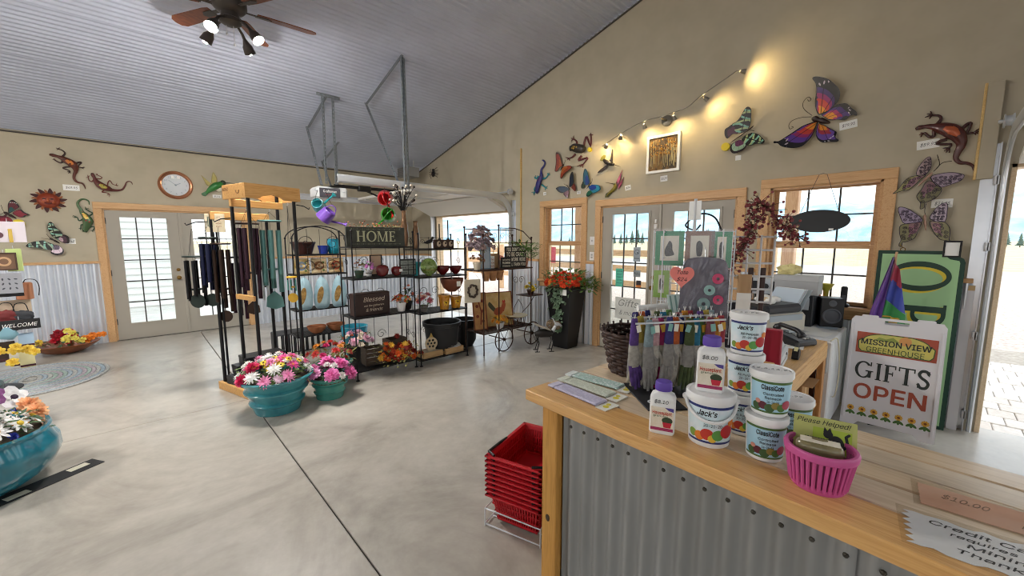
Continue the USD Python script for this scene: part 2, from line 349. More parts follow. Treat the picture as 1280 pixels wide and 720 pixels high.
def double_door(name, frame, u0, u1):
    d = thing(name, None, None, kind='structure', mat=frame); v1 = 2.005
    casing(d, u0, 0, u1, v1)
    mid = (u0 + u1) / 2
    for k, (a, b) in enumerate(((u0 + .022, mid - .003), (mid + .003, u1 - .022))):
        c = (a + b) / 2; l0, l1, h0, h1 = c - .268, c + .268, .255, 1.885; t0, t1 = -.055, -.012
        sh = sbox(a, .012, b, v1 - .022).difference(sbox(l0, h0, l1, h1))
        lf = part(d, 'leaf', MB().poly(sh, t0, t1), DOORP)
        fr = sbox(l0 - .028, h0 - .028, l1 + .028, h1 + .028).difference(sbox(l0, h0, l1, h1))
        part(lf, 'lite_frame', MB().poly(fr, t1, t1 + .010), DOORP)
        lights(lf, l0, h0, l1, h1, 3, 5, -.033, .016)
        for hz in (.25, 1.0, 1.78): part(lf, 'hinge', MB().rod(((a if k == 0 else b), hz, -.008), ((a if k == 0 else b), hz + .09, -.008), .008, 8), DARK, 30)
        if k == 0:
            for hz, r, nm in ((.93, .028, 'knob'), (1.06, .022, 'deadbolt')):
                m = MB().lathe([(0, .0), (r * 1.15, 0), (r * 1.15, .006), (r * .5, .012), (r * .45, .03), (r, .038), (r * 1.0, .055), (r * .6, .066), (0, .068)] if nm == 'knob' else [(0, 0), (r * 1.2, 0), (r * 1.2, .012), (r * .8, .02), (0, .02)], 16, (b - .065, hz, t1))
                part(lf, nm, m, BRASS, 40)
    part(d, 'astragal', B((mid - .016, .012, -.012), (mid + .016, v1 - .022, .004), .003), DOORP)
    part(d, 'threshold', B((u0, 0, -.15), (u1, .012, .01)), M('threshold_metal', '#6e6a63', .4, .8))
    return d
door1 = double_door('door_1', on_left(0, 0), -.305, 1.435)
door2 = double_door('door_2', on_gable(0, 0), -3.235, -1.495)

# two sectional garage doors rolled up overhead, with tracks
GPAN = M('garage_door_white', '#dedad2', .5)
def garage(name, u0, u1, top):
    d = thing(name, None, None, kind='structure', mat=on_gable(0, 0))
    jm = wood('pine_jamb_pale', '#cdb08a', '#dcc4a2', 2)
    for a, b in ((u0, u0 + .03), (u1 - .03, u1)): part(d, 'jamb', B((a, 0, -.15), (b, top, .01), .003), jm)
    part(d, 'head_jamb', B((u0, top - .03, -.15), (u1, top, .01), .003), jm)
    for k in range(2):   # sections lie flat under the ceiling
        a = .62 + k * .555
        s = part(d, 'door_section', B((u0 + .02, top + .215, a), (u1 - .02, top + .26, a + .545), .008), GPAN)
        for c in (.12, .5, .88):
            uu = u0 + (u1 - u0) * c; part(s, 'stile', B((uu - .03, top + .205, a + .03), (uu + .03, top + .215, a + .515)), STEEL)
        for c in (.25, .75):
            uu = u0 + (u1 - u0) * c; part(s, 'raised_field', B((uu - .42, top + .208, a + .1), (uu + .42, top + .215, a + .45), .006), GPAN)
    # first section still bending round the curve
    s = part(d, 'door_section', MB().add(*_tilted(u0 + .02, u1 - .02, (top + .02, .13), (top + .235, .60), .045)), GPAN)
    for uu, sg in ((u0 - .03, -1), (u1 + .03, 1)):
        path = [(uu, .02, .07), (uu, top - .12, .07)] + [(uu, top - .12 + .33 * math.sin(t), .07 + .33 * (1 - math.cos(t))) for t in np.linspace(.15, math.pi / 2, 8)] + [(uu, top + .215, 1.2), (uu, top + .225, 2.95)]
        path = np.array(path); m = MB()
        for off in (-.040, .040):
            q = path.copy(); tg = np.gradient(path, axis=0); tg /= np.linalg.norm(tg, axis=1)[:, None]; q[:, 1] += off * -tg[:, 2]; q[:, 2] += off * tg[:, 1]; m.tube(q, .011, 6)
        web = path.copy(); web[:, 0] += sg * .012; m.tube(web, .040, 8, flat=.14, ref=(1, 0, 0))
        part(d, 'track', m, STEEL, 40)
        ang = MB().box((uu + sg * .03, 0, 0), (uu + sg * .036, top + .16, .06)).box((uu + sg * .03, 0, 0), (uu + sg * .115, top + .16, .005))
        part(d, 'track_angle', ang, GALV)
        for vv in (.1, .75, 1.45, 1.95): part(d, 'track_bracket', B((uu - .02, vv, .02), (uu + sg * .05, vv + .07, .06), .004), STEEL)
        for k in range(5):
            a = .66 + k * .5; part(d, 'roller', MB().rod((uu - sg * .05, top + .222, a), (uu, top + .222, a), .007, 6).rod((uu - .006, top + .222, a), (uu + .006, top + .222, a), .02, 10), STEEL, 30)
    part(d, 'torsion_shaft', MB().rod((u0 - .1, top + .30, .1), (u1 + .1, top + .30, .1), .013, 8), STEEL, 30)
    coil = MB(); t = np.linspace(0, 2 * np.pi * 22, 22 * 10); c = (u0 + u1) / 2
    coil.tube(np.stack([c + .06 + t / t[-1] * .6, top + .30 + .032 * np.cos(t), .1 + .032 * np.sin(t)], 1), .005, 5)
    part(d, 'torsion_spring', coil, M('spring_steel', '#3d3b3a', .5, .7), True)
    for uu in (u0 - .05, u1 + .05): part(d, 'cable_drum', MB().lathe([(0, -.025), (.05, -.025), (.05, -.018), (.038, -.015), (.038, .015), (.05, .018), (.05, .025), (0, .025)], 16, (uu, top + .30, .1), 'x'), STEEL, 30)
    return d
def _tilted(u0, u1, p, q, t):
    p, q = np.array(p), np.array(q); n = np.array([-(q - p)[1], (q - p)[0]]); n = n / np.linalg.norm(n) * t
    V = np.array([[u, *(s)] for u in (u0, u1) for s in (p, q, q + n, p + n)])
    return V, np.array([[0, 1, 5], [0, 5, 4], [1, 2, 6], [1, 6, 5], [2, 3, 7], [2, 7, 6], [3, 0, 4], [3, 4, 7], [0, 3, 2], [0, 2, 1], [4, 5, 6], [4, 6, 7]])
gd1 = garage('door_3', -7.44, -5.05, 2.06)
gd2 = garage('door_4', .36, 2.80, 2.10)
# upright boards beside the garage doors
t2 = thing('trim_2', None, None, kind='structure', mat=on_gable(0, 0))
part(t2, 'board', B((-4.93, 1.235, 0), (-4.83, 3.05, .03), .003), WALL)
part(t2, 'board_edge', B((-4.83, 1.235, 0), (-4.815, 3.05, .032), .002), wood('pine_edge', '#c9a566', '#e0bd7c', 2))
part(t2, 'board', B((.19, 2.0, 0), (.275, 2.71, .04), .003), WALL)
part(t2, 'board_edge', B((.175, 2.0, 0), (.19, 2.71, .042), .002), wood('pine_edge', '#c9a566', '#e0bd7c', 2))

# ------------------------------------------------------------------ outside
gr = structure('ground')
GRAVEL = M('gravel', '#cdbfb3', .9, c2='#a39083', scale=14, detail=9, bump=.02, bscale=30)
part(gr, 'gravel', B((-60, -70, -.32), (26, 70, -.14)), GRAVEL)
part(gr, 'apron_bed', B((XG + .15, YN - 1, -.14), (9.2, YN + 13, -.075)), M('paver_sand', '#a89f92', .9, c2='#8f8578', scale=20))
part(gr, 'road', B((26, -400, -.3), (34, 400, -.135)), M('road_grey', '#a8a6a4', .9))
part(gr, 'field', B((34, -2000, -.5), (1500, 2000, -.16)), M('dry_grass', '#cdb98f', .95, c2='#b39f76', scale=.6, detail=8))
part(gr, 'yard', B((-60, 70, -.5), (26, 400, -.15)), M('dry_grass', '#cdb98f'))
PAV = [M(f'paver_{i}', c, .85, c2=d, scale=25) for i, (c, d) in enumerate((('#dcd6ce', '#cbc3ba'), ('#d4cbc1', '#c4bab0'), ('#e2ddd7', '#d2cac2')))]
pv = structure('paving')
rng = random.Random(3)
for i in range(13):
    for j in range(17):
        x0 = XG + .16 + i * .225; y0 = -2.95 + j * .165 + (.08 if i % 2 else 0); h = rng.uniform(-.004, .004)
        part(pv, 'paver', B((x0, y0, -.09), (x0 + .219, y0 + .159, -.012 + h), .006), rng.choice(PAV))
def ridge(name, dist, base, amp, seed, y0, y1, m, depth, n=160):
    ys = np.linspace(y0, y1, n); s = np.array([meshkit.fbm(np.array([[y / 900, seed * 3.7, 0]]), 5, seed)[0] for y in ys])
    rows = []
    for k, (fx, fz) in enumerate(((0, 0), (.35, .45), (.7, .85), (1, 1), (1.5, .6))):
        wob = np.array([meshkit.fbm(np.array([[y / 350, k * 1.3, seed]]), 4, seed + 5)[0] - .5 for y in ys])
        rows.append(np.stack([dist + depth * fx + wob * depth * .3, ys, (base + amp * s) * fz + (wob * amp * .35 if k in (1, 2) else 0) - 5 * (k == 0)], 1))
    V = np.vstack(rows); F = []
    for k in range(4):
        for i in range(n - 1):
            a = k * n + i; F += [[a, a + n, a + n + 1], [a, a + n + 1, a + 1]]
    h = structure(name); part(h, 'mountain_range', (V, F), m, True)
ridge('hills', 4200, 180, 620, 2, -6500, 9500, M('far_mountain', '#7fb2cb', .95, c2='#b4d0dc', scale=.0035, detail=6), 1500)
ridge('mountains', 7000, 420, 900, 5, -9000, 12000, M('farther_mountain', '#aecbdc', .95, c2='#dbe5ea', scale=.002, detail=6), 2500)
# ------------------------------------------------------------------ ceiling fan with its light kit
FB = lamp('fan_bulb', (1.0, .97, .92), FANS)
fan = thing('ceiling_fan', 'six-blade ceiling fan with cherry brown blades and four lit bulbs', 'ceiling fan', loc=(.79, 4.5, 3.6))
zc = RIDGE_Z - .264 * (4.5 - RIDGE_Y) - 3.6
FANM = M('fan_bronze', '#4c4642', .4, .6)
part(fan, 'down_rod', MB().rod((0, 0, .1), (0, 0, zc - .02), .013, 10), FANM, 30)
part(fan, 'canopy', MB().lathe([(0, zc), (.075, zc), (.07, zc - .03), (.03, zc - .07), (0, zc - .07)], 20), FANM, 40)
part(fan, 'motor', MB().lathe([(0, .13), (.06, .13), (.12, .10), (.135, .06), (.135, .0), (.11, -.03), (.07, -.05), (.07, -.09), (.085, -.10), (.085, -.13), (.05, -.15), (0, -.15)], 28), FANM, 40)
BLADE = wood('cherry_blade', '#5c2c14', '#7c3e1e', 0, .35)
for k in range(6):
    a = math.radians(-3 + 60 * k); c, s = math.cos(a), math.sin(a)
    out = Polygon([(.21, -.05), (.27, -.062), (.66, -.07), (.705, -.045), (.72, 0), (.705, .045), (.66, .07), (.27, .062), (.21, .05)])
    m = MB().poly(out, -.004, .004); tl = math.radians(12)
    def place(v, c=c, s=s, tl=tl):
        x, y, z = v[:, 0], v[:, 1] * math.cos(tl) - v[:, 2] * math.sin(tl), v[:, 1] * math.sin(tl) + v[:, 2] * math.cos(tl)
        return np.stack([x * c - y * s, x * s + y * c, z], 1)
    b = part(fan, 'blade', m.apply(place), BLADE)
    m = MB().box((.10, -.018, -.010), (.22, .018, -.002), .003).poly(Polygon([(.2, -.03), (.3, -.03), (.33, 0), (.3, .03), (.2, .03)]), -.012, -.005)
    part(b, 'blade_iron', m.apply(place), FANM)
for k in range(4):
    a = math.radians(45 + 90 * k); d = np.array([math.cos(a) * .85, math.sin(a) * .85, -1.15]); d /= np.linalg.norm(d); base = np.array([math.cos(a) * .13, math.sin(a) * .13, -.13])
    p0 = base + d * .07; p1 = base + d * .11; p2 = base + d * .192
    arm = part(fan, 'light_arm', MB().tube([base * [0, 0, 1.0], base * [.6, .6, .85], base + d * .03, p0, p1, p1 + d * .02, p2], [.009, .009, .012, .014, .03, .042, .05], 14, cap=False), FANM, 30)
    part(arm, 'bulb', MB().ball(base + d * .168, .034, 2), FB, True)
part(fan, 'pull_chain', MB().rod((.02, .0, -.15), (.02, .0, -.30), .0025, 5).ball((.02, 0, -.31), .011, 1), STEEL)
part(fan, 'pull_chain', MB().rod((-.03, .02, -.15), (-.03, .02, -.22), .0025, 5).ball((-.03, .02, -.225), .009, 1), STEEL)

dup(fan, 'matching ceiling fan farther left on the same slope', (-2.9, 4.5, 3.6))
# ------------------------------------------------------------------ halogen rail light on the gable wall
TB = lamp('halogen_bulb', (1.0, .74, .34), TRACK)
NICK = M('brushed_nickel', '#8d877c', .35, .9)
tl_ = thing('rail_light', 'bent silver rail light with six lit halogen heads above the double door', 'rail light', mat=on_gable(2.33, 2.97))
heads = [(-.72, -.16), (-.50, -.10), (-.21, -.03), (.15, .0), (.47, .11), (.80, .27)]
rail = spline([(-.80, -.19, .17), (-.50, -.08, .19), (-.21, .0, .19), (0, .01, .18), (.15, .02, .19), (.32, .04, .20), (.47, .13, .19), (.80, .29, .17)], 50)
part(tl_, 'rail', MB().tube(rail, .006, 8), NICK, True)
part(tl_, 'canopy', MB().lathe([(0, 0), (.065, 0), (.065, .018), (.05, .03), (.015, .035), (.012, .175), (0, .175)], 24), NICK, 40)
for k, (u, v) in enumerate(heads):
    i = int(np.argmin(np.abs(rail[:, 0] - u))); p = rail[i]
    d = np.array([(-.75, -.55, .05, .15, .6, .95)[k], (-.62, -.7, -.86, -.8, -.62, -.22)[k], -.46]); d /= np.linalg.norm(d)
    h = part(tl_, 'lamp_head', MB().rod(p, p + d * .03, .005, 6).tube([p + d * .03, p + d * .045, p + d * .085], [.012, .02, .027], 14, cap=False), NICK, 40)
    part(h, 'bulb', MB().ball(p + d * .068, .017, 1), TB, True)

# ------------------------------------------------------------------ perforated angle hangers and the door opener
ANG = M('perforated_steel', '#8f969c', .45, .7)
def angle(m, p, q, w=.032, t=.004):
    """slotted angle iron between two points, with a slot every 5 cm"""
    p, q = np.array(p, float), np.array(q, float); d = q - p; L = np.linalg.norm(d); d /= L
    a = np.cross(d, [0, 0, 1.0]) if abs(d[2]) < .95 else np.array([1.0, 0, 0]); a /= np.linalg.norm(a); b = np.cross(d, a)
    n = max(1, int(L / .055)); sh = sbox(0, 0, L, w)
    for k in range(n): sh = sh.difference(sbox((k + .25) * L / n, w * .36, (k + .75) * L / n, w * .64))
    for e, f in ((a, b), (b, -a)):
        g = MB().poly(sh, 0, t).get(); m.add(p + g[0][:, :1] * d + g[0][:, 1:2] * e + g[0][:, 2:] * f, g[1])
    return m
def zceil(y): return RIDGE_Z - (RIDGE_Z - EAVE) / (YL - RIDGE_Y) * abs(y - RIDGE_Y) - .02
h1 = thing('perforated_hanger', 'grey perforated angle-iron hanger carrying the garage door opener', 'hanger', loc=(2.15, 6.14, 2.3))
def seg(h, base, p, q): part(h, 'angle_iron', angle(MB(), np.array(p) - base, np.array(q) - base), ANG)
b1 = np.array((2.15, 6.14, 2.3))
for p, q in (((2.15, 6.14, zceil(6.14)), (2.17, 7.05, zceil(7.05))), ((2.10, 6.14, zceil(6.14)), (2.10, 6.17, 2.36)), ((2.24, 6.14, zceil(6.14)), (2.24, 6.17, 2.36)), ((2.17, 7.03, zceil(7.03)), (2.12, 6.35, 2.36)), ((2.02, 6.10, zceil(6.1) + .0), (2.34, 6.10, zceil(6.1)))): seg(h1, b1, p, q)
h2 = thing('perforated_hanger', 'tall grey perforated angle-iron hanger nearer the middle of the ceiling, above the red can', 'hanger', loc=(2.7, 4.97, 2.3)); b2 = np.array((2.7, 4.97, 2.3))
for p, q in (((2.69, 4.90, zceil(4.9)), (2.72, 6.09, zceil(6.09))), ((2.70, 4.95, zceil(4.95)), (2.72, 4.99, 2.24)), ((2.73, 4.95, zceil(4.95)), (2.78, 5.0, 2.24)), ((2.72, 6.06, zceil(6.06)), (2.70, 5.02, 2.24))): seg(h2, b2, p, q)
h3 = thing('perforated_hanger', 'short grey perforated angle-iron hanger by the eave behind the opener', 'hanger', loc=(2.75, 7.5, 2.3)); b3 = np.array((2.75, 7.5, 2.3))
for p, q in (((2.75, 7.35, zceil(7.35)), (2.75, 8.2, zceil(8.2))), ((2.75, 7.50, zceil(7.5)), (2.75, 7.50, 2.26)), ((2.75, 8.17, zceil(8.17)), (2.75, 7.52, 2.26))): seg(h3, b3, p, q)
op = thing('door_opener', 'white garage door opener box with dark grey nameplate hung over the shelves', 'garage door opener', loc=(2.15, 6.25, 2.14))
part(op, 'housing', B((-.2, -.17, 0), (.24, .17, .17), .03), M('opener_white', '#d9dadb', .4))
pl = part(op, 'nameplate', B((-.17, -.178, .015), (.12, -.168, .145), .004), M('plate_grey', '#4f4e55', .5))
g = MB().text('Craftsman', .032, depth=.001, width=.19, bold=True); part(pl, 'lettering', g.apply(lambda v: np.stack([-.025 + v[:, 0], -.178 - v[:, 2], .085 + v[:, 1]], 1)), WHITE)
g = MB().text('1/2 HP', .018, depth=.001); part(pl, 'lettering', g.apply(lambda v: np.stack([-.05 + v[:, 0], -.178 - v[:, 2], .045 + v[:, 1]], 1)), M('red_print', '#b3302c', .6))
for s in (-1, 1): part(op, 'lens_cap', MB().lathe([(0, 0), (.022, 0), (.02, .012), (0, .014)], 12, (-.02 + .19 * s, -.172, .10)), M('grey_lens', '#c8cdd2', .2), 30)
part(op, 'mounting_bar', B((-.02, -.2, .17), (.1, .2, .185), .003), BLACK)
part(op, 'rail', B((.1, -.022, .19), (2.62, .022, .235), .004), BLACK)
part(op, 'trolley', B((.46, -.04, .16), (.66, .04, .245), .01), BLACK)
part(op, 'drawbar', MB().tube([(.6, 0, .17), (.98, 0, .035), (1.08, 0, .05), (1.12, 0, .12)], .014, 8), BLACK, 30)
# ------------------------------------------------------------------ enamelled metal wall ornaments
def ray(x, y): return c_f + c_r * (x - 640) / FPX - c_u * (y - 360) / FPX
def hit(x, y, ax, v):
    d = ray(x, y); return EYE + d * (v - EYE[ax]) / d[ax]
class Wall:
    """points seen on a wall, in that wall's own metres: right, up"""
    def __init__(s, side): s.side = side
    def __call__(s, ox, oy, k, pts):
        out = []
        for a, b in pts:
            q = hit(ox + a / k, oy + b / k, 0 if s.side == 'G' else 1, 4.78 if s.side == 'G' else 8.45)
            out.append((-q[1], q[2]) if s.side == 'G' else (q[0], q[2]))
        return np.array(out)
    def frame(s, c): return on_gable(-c[0], c[1]) if s.side == 'G' else on_left(c[0], c[1])
GW, LW = Wall('G'), Wall('L')
def enamel(h, rough=.28):
    n = 'enamel_' + h.strip('#'); return M(n, h, rough, .15, coat=.5)
def col(c): return enamel(c)
def to3(p, w): p = np.asarray(p, float).reshape(-1, 2); return np.column_stack([p, np.full(len(p), w) if np.ndim(w) == 0 else w])

def lizard(wall, o, name, label, cat, spine, rad, legs, body, leg, belly=None, spots=None, group=None, lr=11):
    ox, oy, k = o; sp = wall(ox, oy, k, spine); c = sp.mean(0); sp = sp - c
    s1 = np.abs(wall(ox, oy, k, [spine[len(spine) // 2], (spine[len(spine) // 2][0], spine[len(spine) // 2][1] + 10)])); pm = np.linalg.norm(s1[1] - s1[0]) / 10
    t = thing(name, label, cat, group, mat=wall.frame(c))
    r = np.array(rad) * pm; n = len(sp) * 4
    S = spline(to3(sp, 0), n); rr = np.interp(np.linspace(0, 1, len(S)), np.linspace(0, 1, len(r)), r); S[:, 2] = .008 + rr * .45
    part(t, 'body', MB().tube(S, rr, 12, flat=.55, ref=(0, 0, 1)), col(body), True)
    i0, i1 = int(len(S) * .24), int(len(S) * .5)
    if belly:
        Q = S[i0:i1].copy(); q = rr[i0:i1] * .62 * np.sin(np.linspace(.25, np.pi - .1, i1 - i0)); Q[:, 2] += rr[i0:i1] * .36
        part(t, 'back_patch', MB().tube(Q, q, 10, flat=.4, ref=(0, 0, 1)), col(belly), True)
    if spots:
        for j in range(5):
            i = i0 + (i1 - i0) * j // 5; a = (-1) ** j * rr[i] * .3
            part(t, 'spot', MB().ball((S[i][0] + a, S[i][1] + a * .4, S[i][2] + rr[i] * .5), rr[i] * .22, 1, (1, 1, .5)), col(spots), True)
    for lg, toes in legs:
        L = wall(ox, oy, k, lg) - c; P = spline(to3(L, .012), 16); m = MB()
        m.tube(P, np.linspace(lr, lr * .55, len(P)) * pm, 7, flat=.8, ref=(0, 0, 1))
        for q in wall(ox, oy, k, toes) - c:
            e = L[-1]; m.tube(to3([e, e * .45 + q * .55, q], [.012, .02, .008]), np.array([.5, .4, .22]) * lr * pm, 5)
        part(t, 'leg', m, col(leg), True)
    h, g = S[0], S[3]; e = np.array([-(g - h)[1], (g - h)[0], 0]); e /= np.linalg.norm(e) + 1e-9
    for sgn in (-1, 1): part(t, 'eye', MB().ball(S[2] + e * rr[2] * .55 * sgn + [0, 0, rr[2] * .5], max(rr[2] * .28, .004), 1), col('#14100c'), True)
    return t

def butterfly(wall, o, name, label, cat, wings, body, ant=(), bodycol='#2a1712', tilt=.22, group=None, br=9):
    ox, oy, k = o; bd = wall(ox, oy, k, body); c = bd.mean(0); bd = bd - c
    pm = np.linalg.norm(np.diff(wall(ox, oy, k, [body[0], (body[0][0], body[0][1] + 10)]), axis=0)) / 10
    t = thing(name, label, cat, group, mat=wall.frame(c)); ax = (bd[1] - bd[0]) / np.linalg.norm(bd[1] - bd[0])
    def lift(v): 
        d = np.abs(v[:, 0] * ax[1] - v[:, 1] * ax[0]); v = v.copy(); v[:, 2] += .012 + tilt * d; return v
    for wg in wings:
        P = spline(wall(ox, oy, k, wg['p']) - c, len(wg['p']) * 3, True); poly = Polygon(P).buffer(0)
        W = part(t, 'wing', MB().poly(poly, 0, .004).apply(lift), col(wg['c']))
        dd = np.hypot(*P.T); root = P[np.argmin(dd)] * .6; tip = P[np.argmax(dd)]; A = (tip - root); LA = np.hypot(*A); A /= LA; N = np.array([-A[1], A[0]])
        ins = poly.buffer(-max(.0035, LA * .022))
        z = .004
        for s, cc in wg.get('bands', ()):
            g = affinity.scale(poly, s, s, origin=tuple(root)).intersection(ins); z += .0012
            for ang in np.linspace(-.7, .7, 4): g = g.difference(LineString([root, root + LA * 1.3 * (A * math.cos(ang) + N * math.sin(ang))]).buffer(LA * .007))
            for gg in getattr(g, 'geoms', [g]):
                if gg.geom_type == 'Polygon' and gg.area > 2e-6: part(W, 'wing_cell', MB().poly(gg, .002, z).apply(lift), col(cc))
        if 'stripes' in wg:
            cs = wg['stripes']; nst = wg.get('n', 7)
            for i in range(nst):
                a, b = (i + .12) / nst, (i + .66) / nst; bow = .10 * LA
                q = [root + A * LA * (f + .06 * math.sin(3 * i + 6 * s)) + N * LA * s * .9 - A * bow * s * s * 4 for f, ss in ((a, 1), (b, -1)) for s in np.linspace(-.5, .5, 7) * ss]
                g = Polygon(q).buffer(0).intersection(ins)
                g = g.difference(LineString([root, tip]).buffer(LA * .018))
                for gg in getattr(g, 'geoms', [g]):
                    if gg.geom_type == 'Polygon' and gg.area > 2e-6: part(W, 'wing_cell', MB().poly(gg, .002, .0062).apply(lift), col(cs[i % len(cs)]))
        if 'spots' in wg:
            m = MB(); rg = random.Random(len(wg['p']))
            for i in range(7):
                f = i / 6; q = root * .22 + tip * .78 + N * LA * (f - .5) * .55 + A * LA * .06 * rg.uniform(-1, 1)
                g = affinity.rotate(affinity.scale(Point(*q).buffer(LA * .03, 6), 1.4, .55), rg.uniform(0, 180)).intersection(ins)
                if not g.is_empty: m.poly(g, .003, .0075)
            if m.v: part(W, 'wing_spots', m.apply(lift), col(wg['spots']))
        if 'curls' in wg:
            m = MB(); rg = random.Random(int(LA * 1e4)); x0, y0, x1, y1 = ins.bounds; st = LA * .13; n = 0
            m.tube(lift(np.column_stack([np.vstack([P, P[:1]]), np.full(len(P) + 1, .005)])), .0022, 5)
            for gx in np.arange(x0, x1, st):
                for gy_ in np.arange(y0, y1, st):
                    q = Point(gx + rg.uniform(-.2, .2) * st, gy_ + rg.uniform(-.2, .2) * st)
                    if not ins.buffer(-st * .25).contains(q): continue
                    th = np.linspace(0, 4.2 * np.pi / 1.2, 18); r = np.linspace(st * .48, st * .1, 18); a = rg.uniform(0, 6.3)
                    m.tube(lift(np.column_stack([q.x + r * np.cos(th + a), q.y + r * np.sin(th + a), np.full(18, .006)])), .0016, 4)
            part(W, 'scrollwork', m, col(wg['curls']))
    S = to3([bd[0] + (bd[1] - bd[0]) * f for f in np.linspace(0, 1, 9)], .026); r = np.array([.5, 1.0, .9, .6, .95, .85, .7, .5, .2]) * br * pm
    part(t, 'body', MB().tube(S, r, 8), col(bodycol), True)
    for a in ant:
        P = spline(to3(wall(ox, oy, k, a) - c, .03), 24); part(t, 'antenna', MB().tube(P, .0025, 5), col('#2b211b'))
    return t

def bird(wall, o, name, label, spine, rad, beak, wings, tail, cols, extra=()):
    ox, oy, k = o; sp = wall(ox, oy, k, spine); c = sp.mean(0); sp = sp - c
    pm = np.linalg.norm(np.diff(wall(ox, oy, k, [spine[0], (spine[0][0], spine[0][1] + 10)]), axis=0)) / 10
    t = thing(name, label, 'wall ornament', mat=wall.frame(c)); S = spline(to3(sp, 0), 20); rr = np.interp(np.linspace(0, 1, len(S)), np.linspace(0, 1, len(rad)), np.array(rad) * pm); S[:, 2] = .01 + rr * .6
    part(t, 'body', MB().tube(S, rr, 10, flat=.7, ref=(0, 0, 1)), col(cols[0]), True)
    part(t, 'head', MB().ball(S[0], rr[0] * 1.15, 2, (1, 1, .8)), col(cols[1]), True)
    B_ = wall(ox, oy, k, beak) - c; part(t, 'beak', MB().tube(to3([B_[0], B_[1]], .022), [.006, .002], 6), col('#2a2522'))
    for w in wings:
        P = Polygon(spline(wall(ox, oy, k, w) - c, len(w) * 3, True)).buffer(0); W = part(t, 'wing', MB().poly(P, .014, .019), col(cols[2]))
        q = P.centroid; part(W, 'wing_cell', MB().poly(affinity.scale(P, .7, .7).buffer(-.002), .016, .022), col(cols[3]))
    P = Polygon(wall(ox, oy, k, tail) - c).buffer(0); part(t, 'tail', MB().poly(P, .006, .012), col(cols[4]))
    for nm, e, r, cc in extra:
        q = wall(ox, oy, k, [e])[0] - c; part(t, nm, MB().ball((q[0], q[1], .03), r * pm, 2, (1, 1, .6)), col(cc), True)
    return t

ANI = 'metal wall ornament'
lizard(GW, (1140, 130, 8), 'metal_lizard', 'large glossy rust-brown lizard on the wall beside the right garage door', ANI,
    [(35, 250), (75, 235), (120, 225), (200, 225), (290, 240), (380, 265), (450, 310), (490, 370), (490, 420), (455, 490), (440, 545), (480, 585), (550, 590), (605, 615), (620, 655), (640, 690)],
    [12, 24, 18, 28, 55, 68, 62, 45, 34, 26, 20, 18, 14, 12, 8, 3],
    [([(250, 200), (290, 150), (270, 115), (200, 110)], [(185, 70), (150, 95), (130, 130), (175, 145)]), ([(220, 260), (215, 320), (170, 325), (130, 290), (105, 295)], [(85, 285), (90, 325), (75, 305)]),
     ([(490, 260), (550, 200), (590, 190), (570, 250), (550, 290), (620, 285)], [(670, 245), (680, 270), (640, 305), (660, 290)]), ([(350, 350), (280, 370), (250, 395), (330, 400), (390, 400), (370, 440)], [(340, 485), (375, 485), (310, 440), (320, 470)])],
    '#4a1712', '#3c120e', belly='#b4552a', lr=17)
lizard(LW, (50, 175, 10.28), 'metal_lizard', 'orange-backed brown lizard highest on the clock wall', ANI,
    [(120, 185), (165, 195), (220, 210), (290, 235), (350, 270), (410, 305), (450, 350), (460, 400), (440, 450), (440, 500), (480, 540), (540, 555), (570, 590), (585, 630)], [12, 20, 16, 28, 40, 45, 35, 20, 15, 14, 12, 10, 8, 3],
    [([(290, 210), (320, 170), (290, 135), (240, 115)], [(205, 100), (250, 95), (215, 125)]), ([(290, 260), (270, 290), (220, 275), (185, 250)], [(160, 250), (175, 235), (190, 265)]), ([(440, 310), (500, 285), (530, 290), (490, 340), (540, 355)], [(570, 345), (560, 370), (575, 355)]), ([(410, 340), (340, 345), (295, 360), (360, 385), (385, 400)], [(345, 410), (365, 430), (390, 430)])],
    '#5a2512', '#33180f', belly='#d27a2c', spots='#3c1a10')
lizard(LW, (100, 205, 16), 'metal_lizard', 'yellow-green lizard with thin red legs and tail, left of the round clock', ANI,
    [(245, 180), (255, 220), (290, 275), (320, 340), (390, 410), (470, 460), (560, 490), (650, 520), (760, 525), (850, 505), (900, 430), (930, 365), (980, 345), (1030, 365), (1050, 410)], [18, 30, 22, 40, 62, 66, 55, 28, 20, 16, 12, 10, 9, 8, 4],
    [([(280, 310), (230, 350), (180, 320), (165, 260)], [(120, 260), (150, 215), (190, 230)]), ([(320, 290), (400, 295), (435, 265), (340, 215)], [(320, 190), (350, 190), (325, 225)]), ([(550, 430), (560, 370), (600, 330), (650, 400), (720, 425)], [(740, 380), (775, 420), (760, 450), (740, 440)]), ([(500, 510), (440, 560), (520, 570), (575, 590)], [(545, 620), (590, 660), (620, 630)])],
    '#5c231c', '#6e2a22', belly='#a89a3c', spots='#3a3a1a')
lizard(LW, (85, 240, 12), 'metal_gecko', 'green gecko with yellow and red spotted back beside the door frame', ANI,
    [(250, 600), (260, 570), (285, 500), (300, 440), (270, 370), (215, 310), (190, 260), (150, 200), (150, 150), (200, 110), (260, 110), (310, 140), (318, 190)], [25, 32, 45, 60, 45, 28, 20, 16, 14, 12, 10, 8, 4],
    [([(240, 390), (170, 430), (140, 380)], [(70, 350), (60, 370), (90, 385)]), ([(300, 370), (370, 320), (320, 290), (270, 260)], [(260, 220), (310, 240), (250, 250)]), ([(250, 500), (200, 490), (190, 540)], [(160, 550), (185, 570), (210, 560)]), ([(300, 540), (360, 520), (400, 530), (370, 575)], [(340, 580), (370, 600), (400, 570)])],
    '#3d5a33', '#2f4a34', belly='#d8b24c', spots='#a02a20')
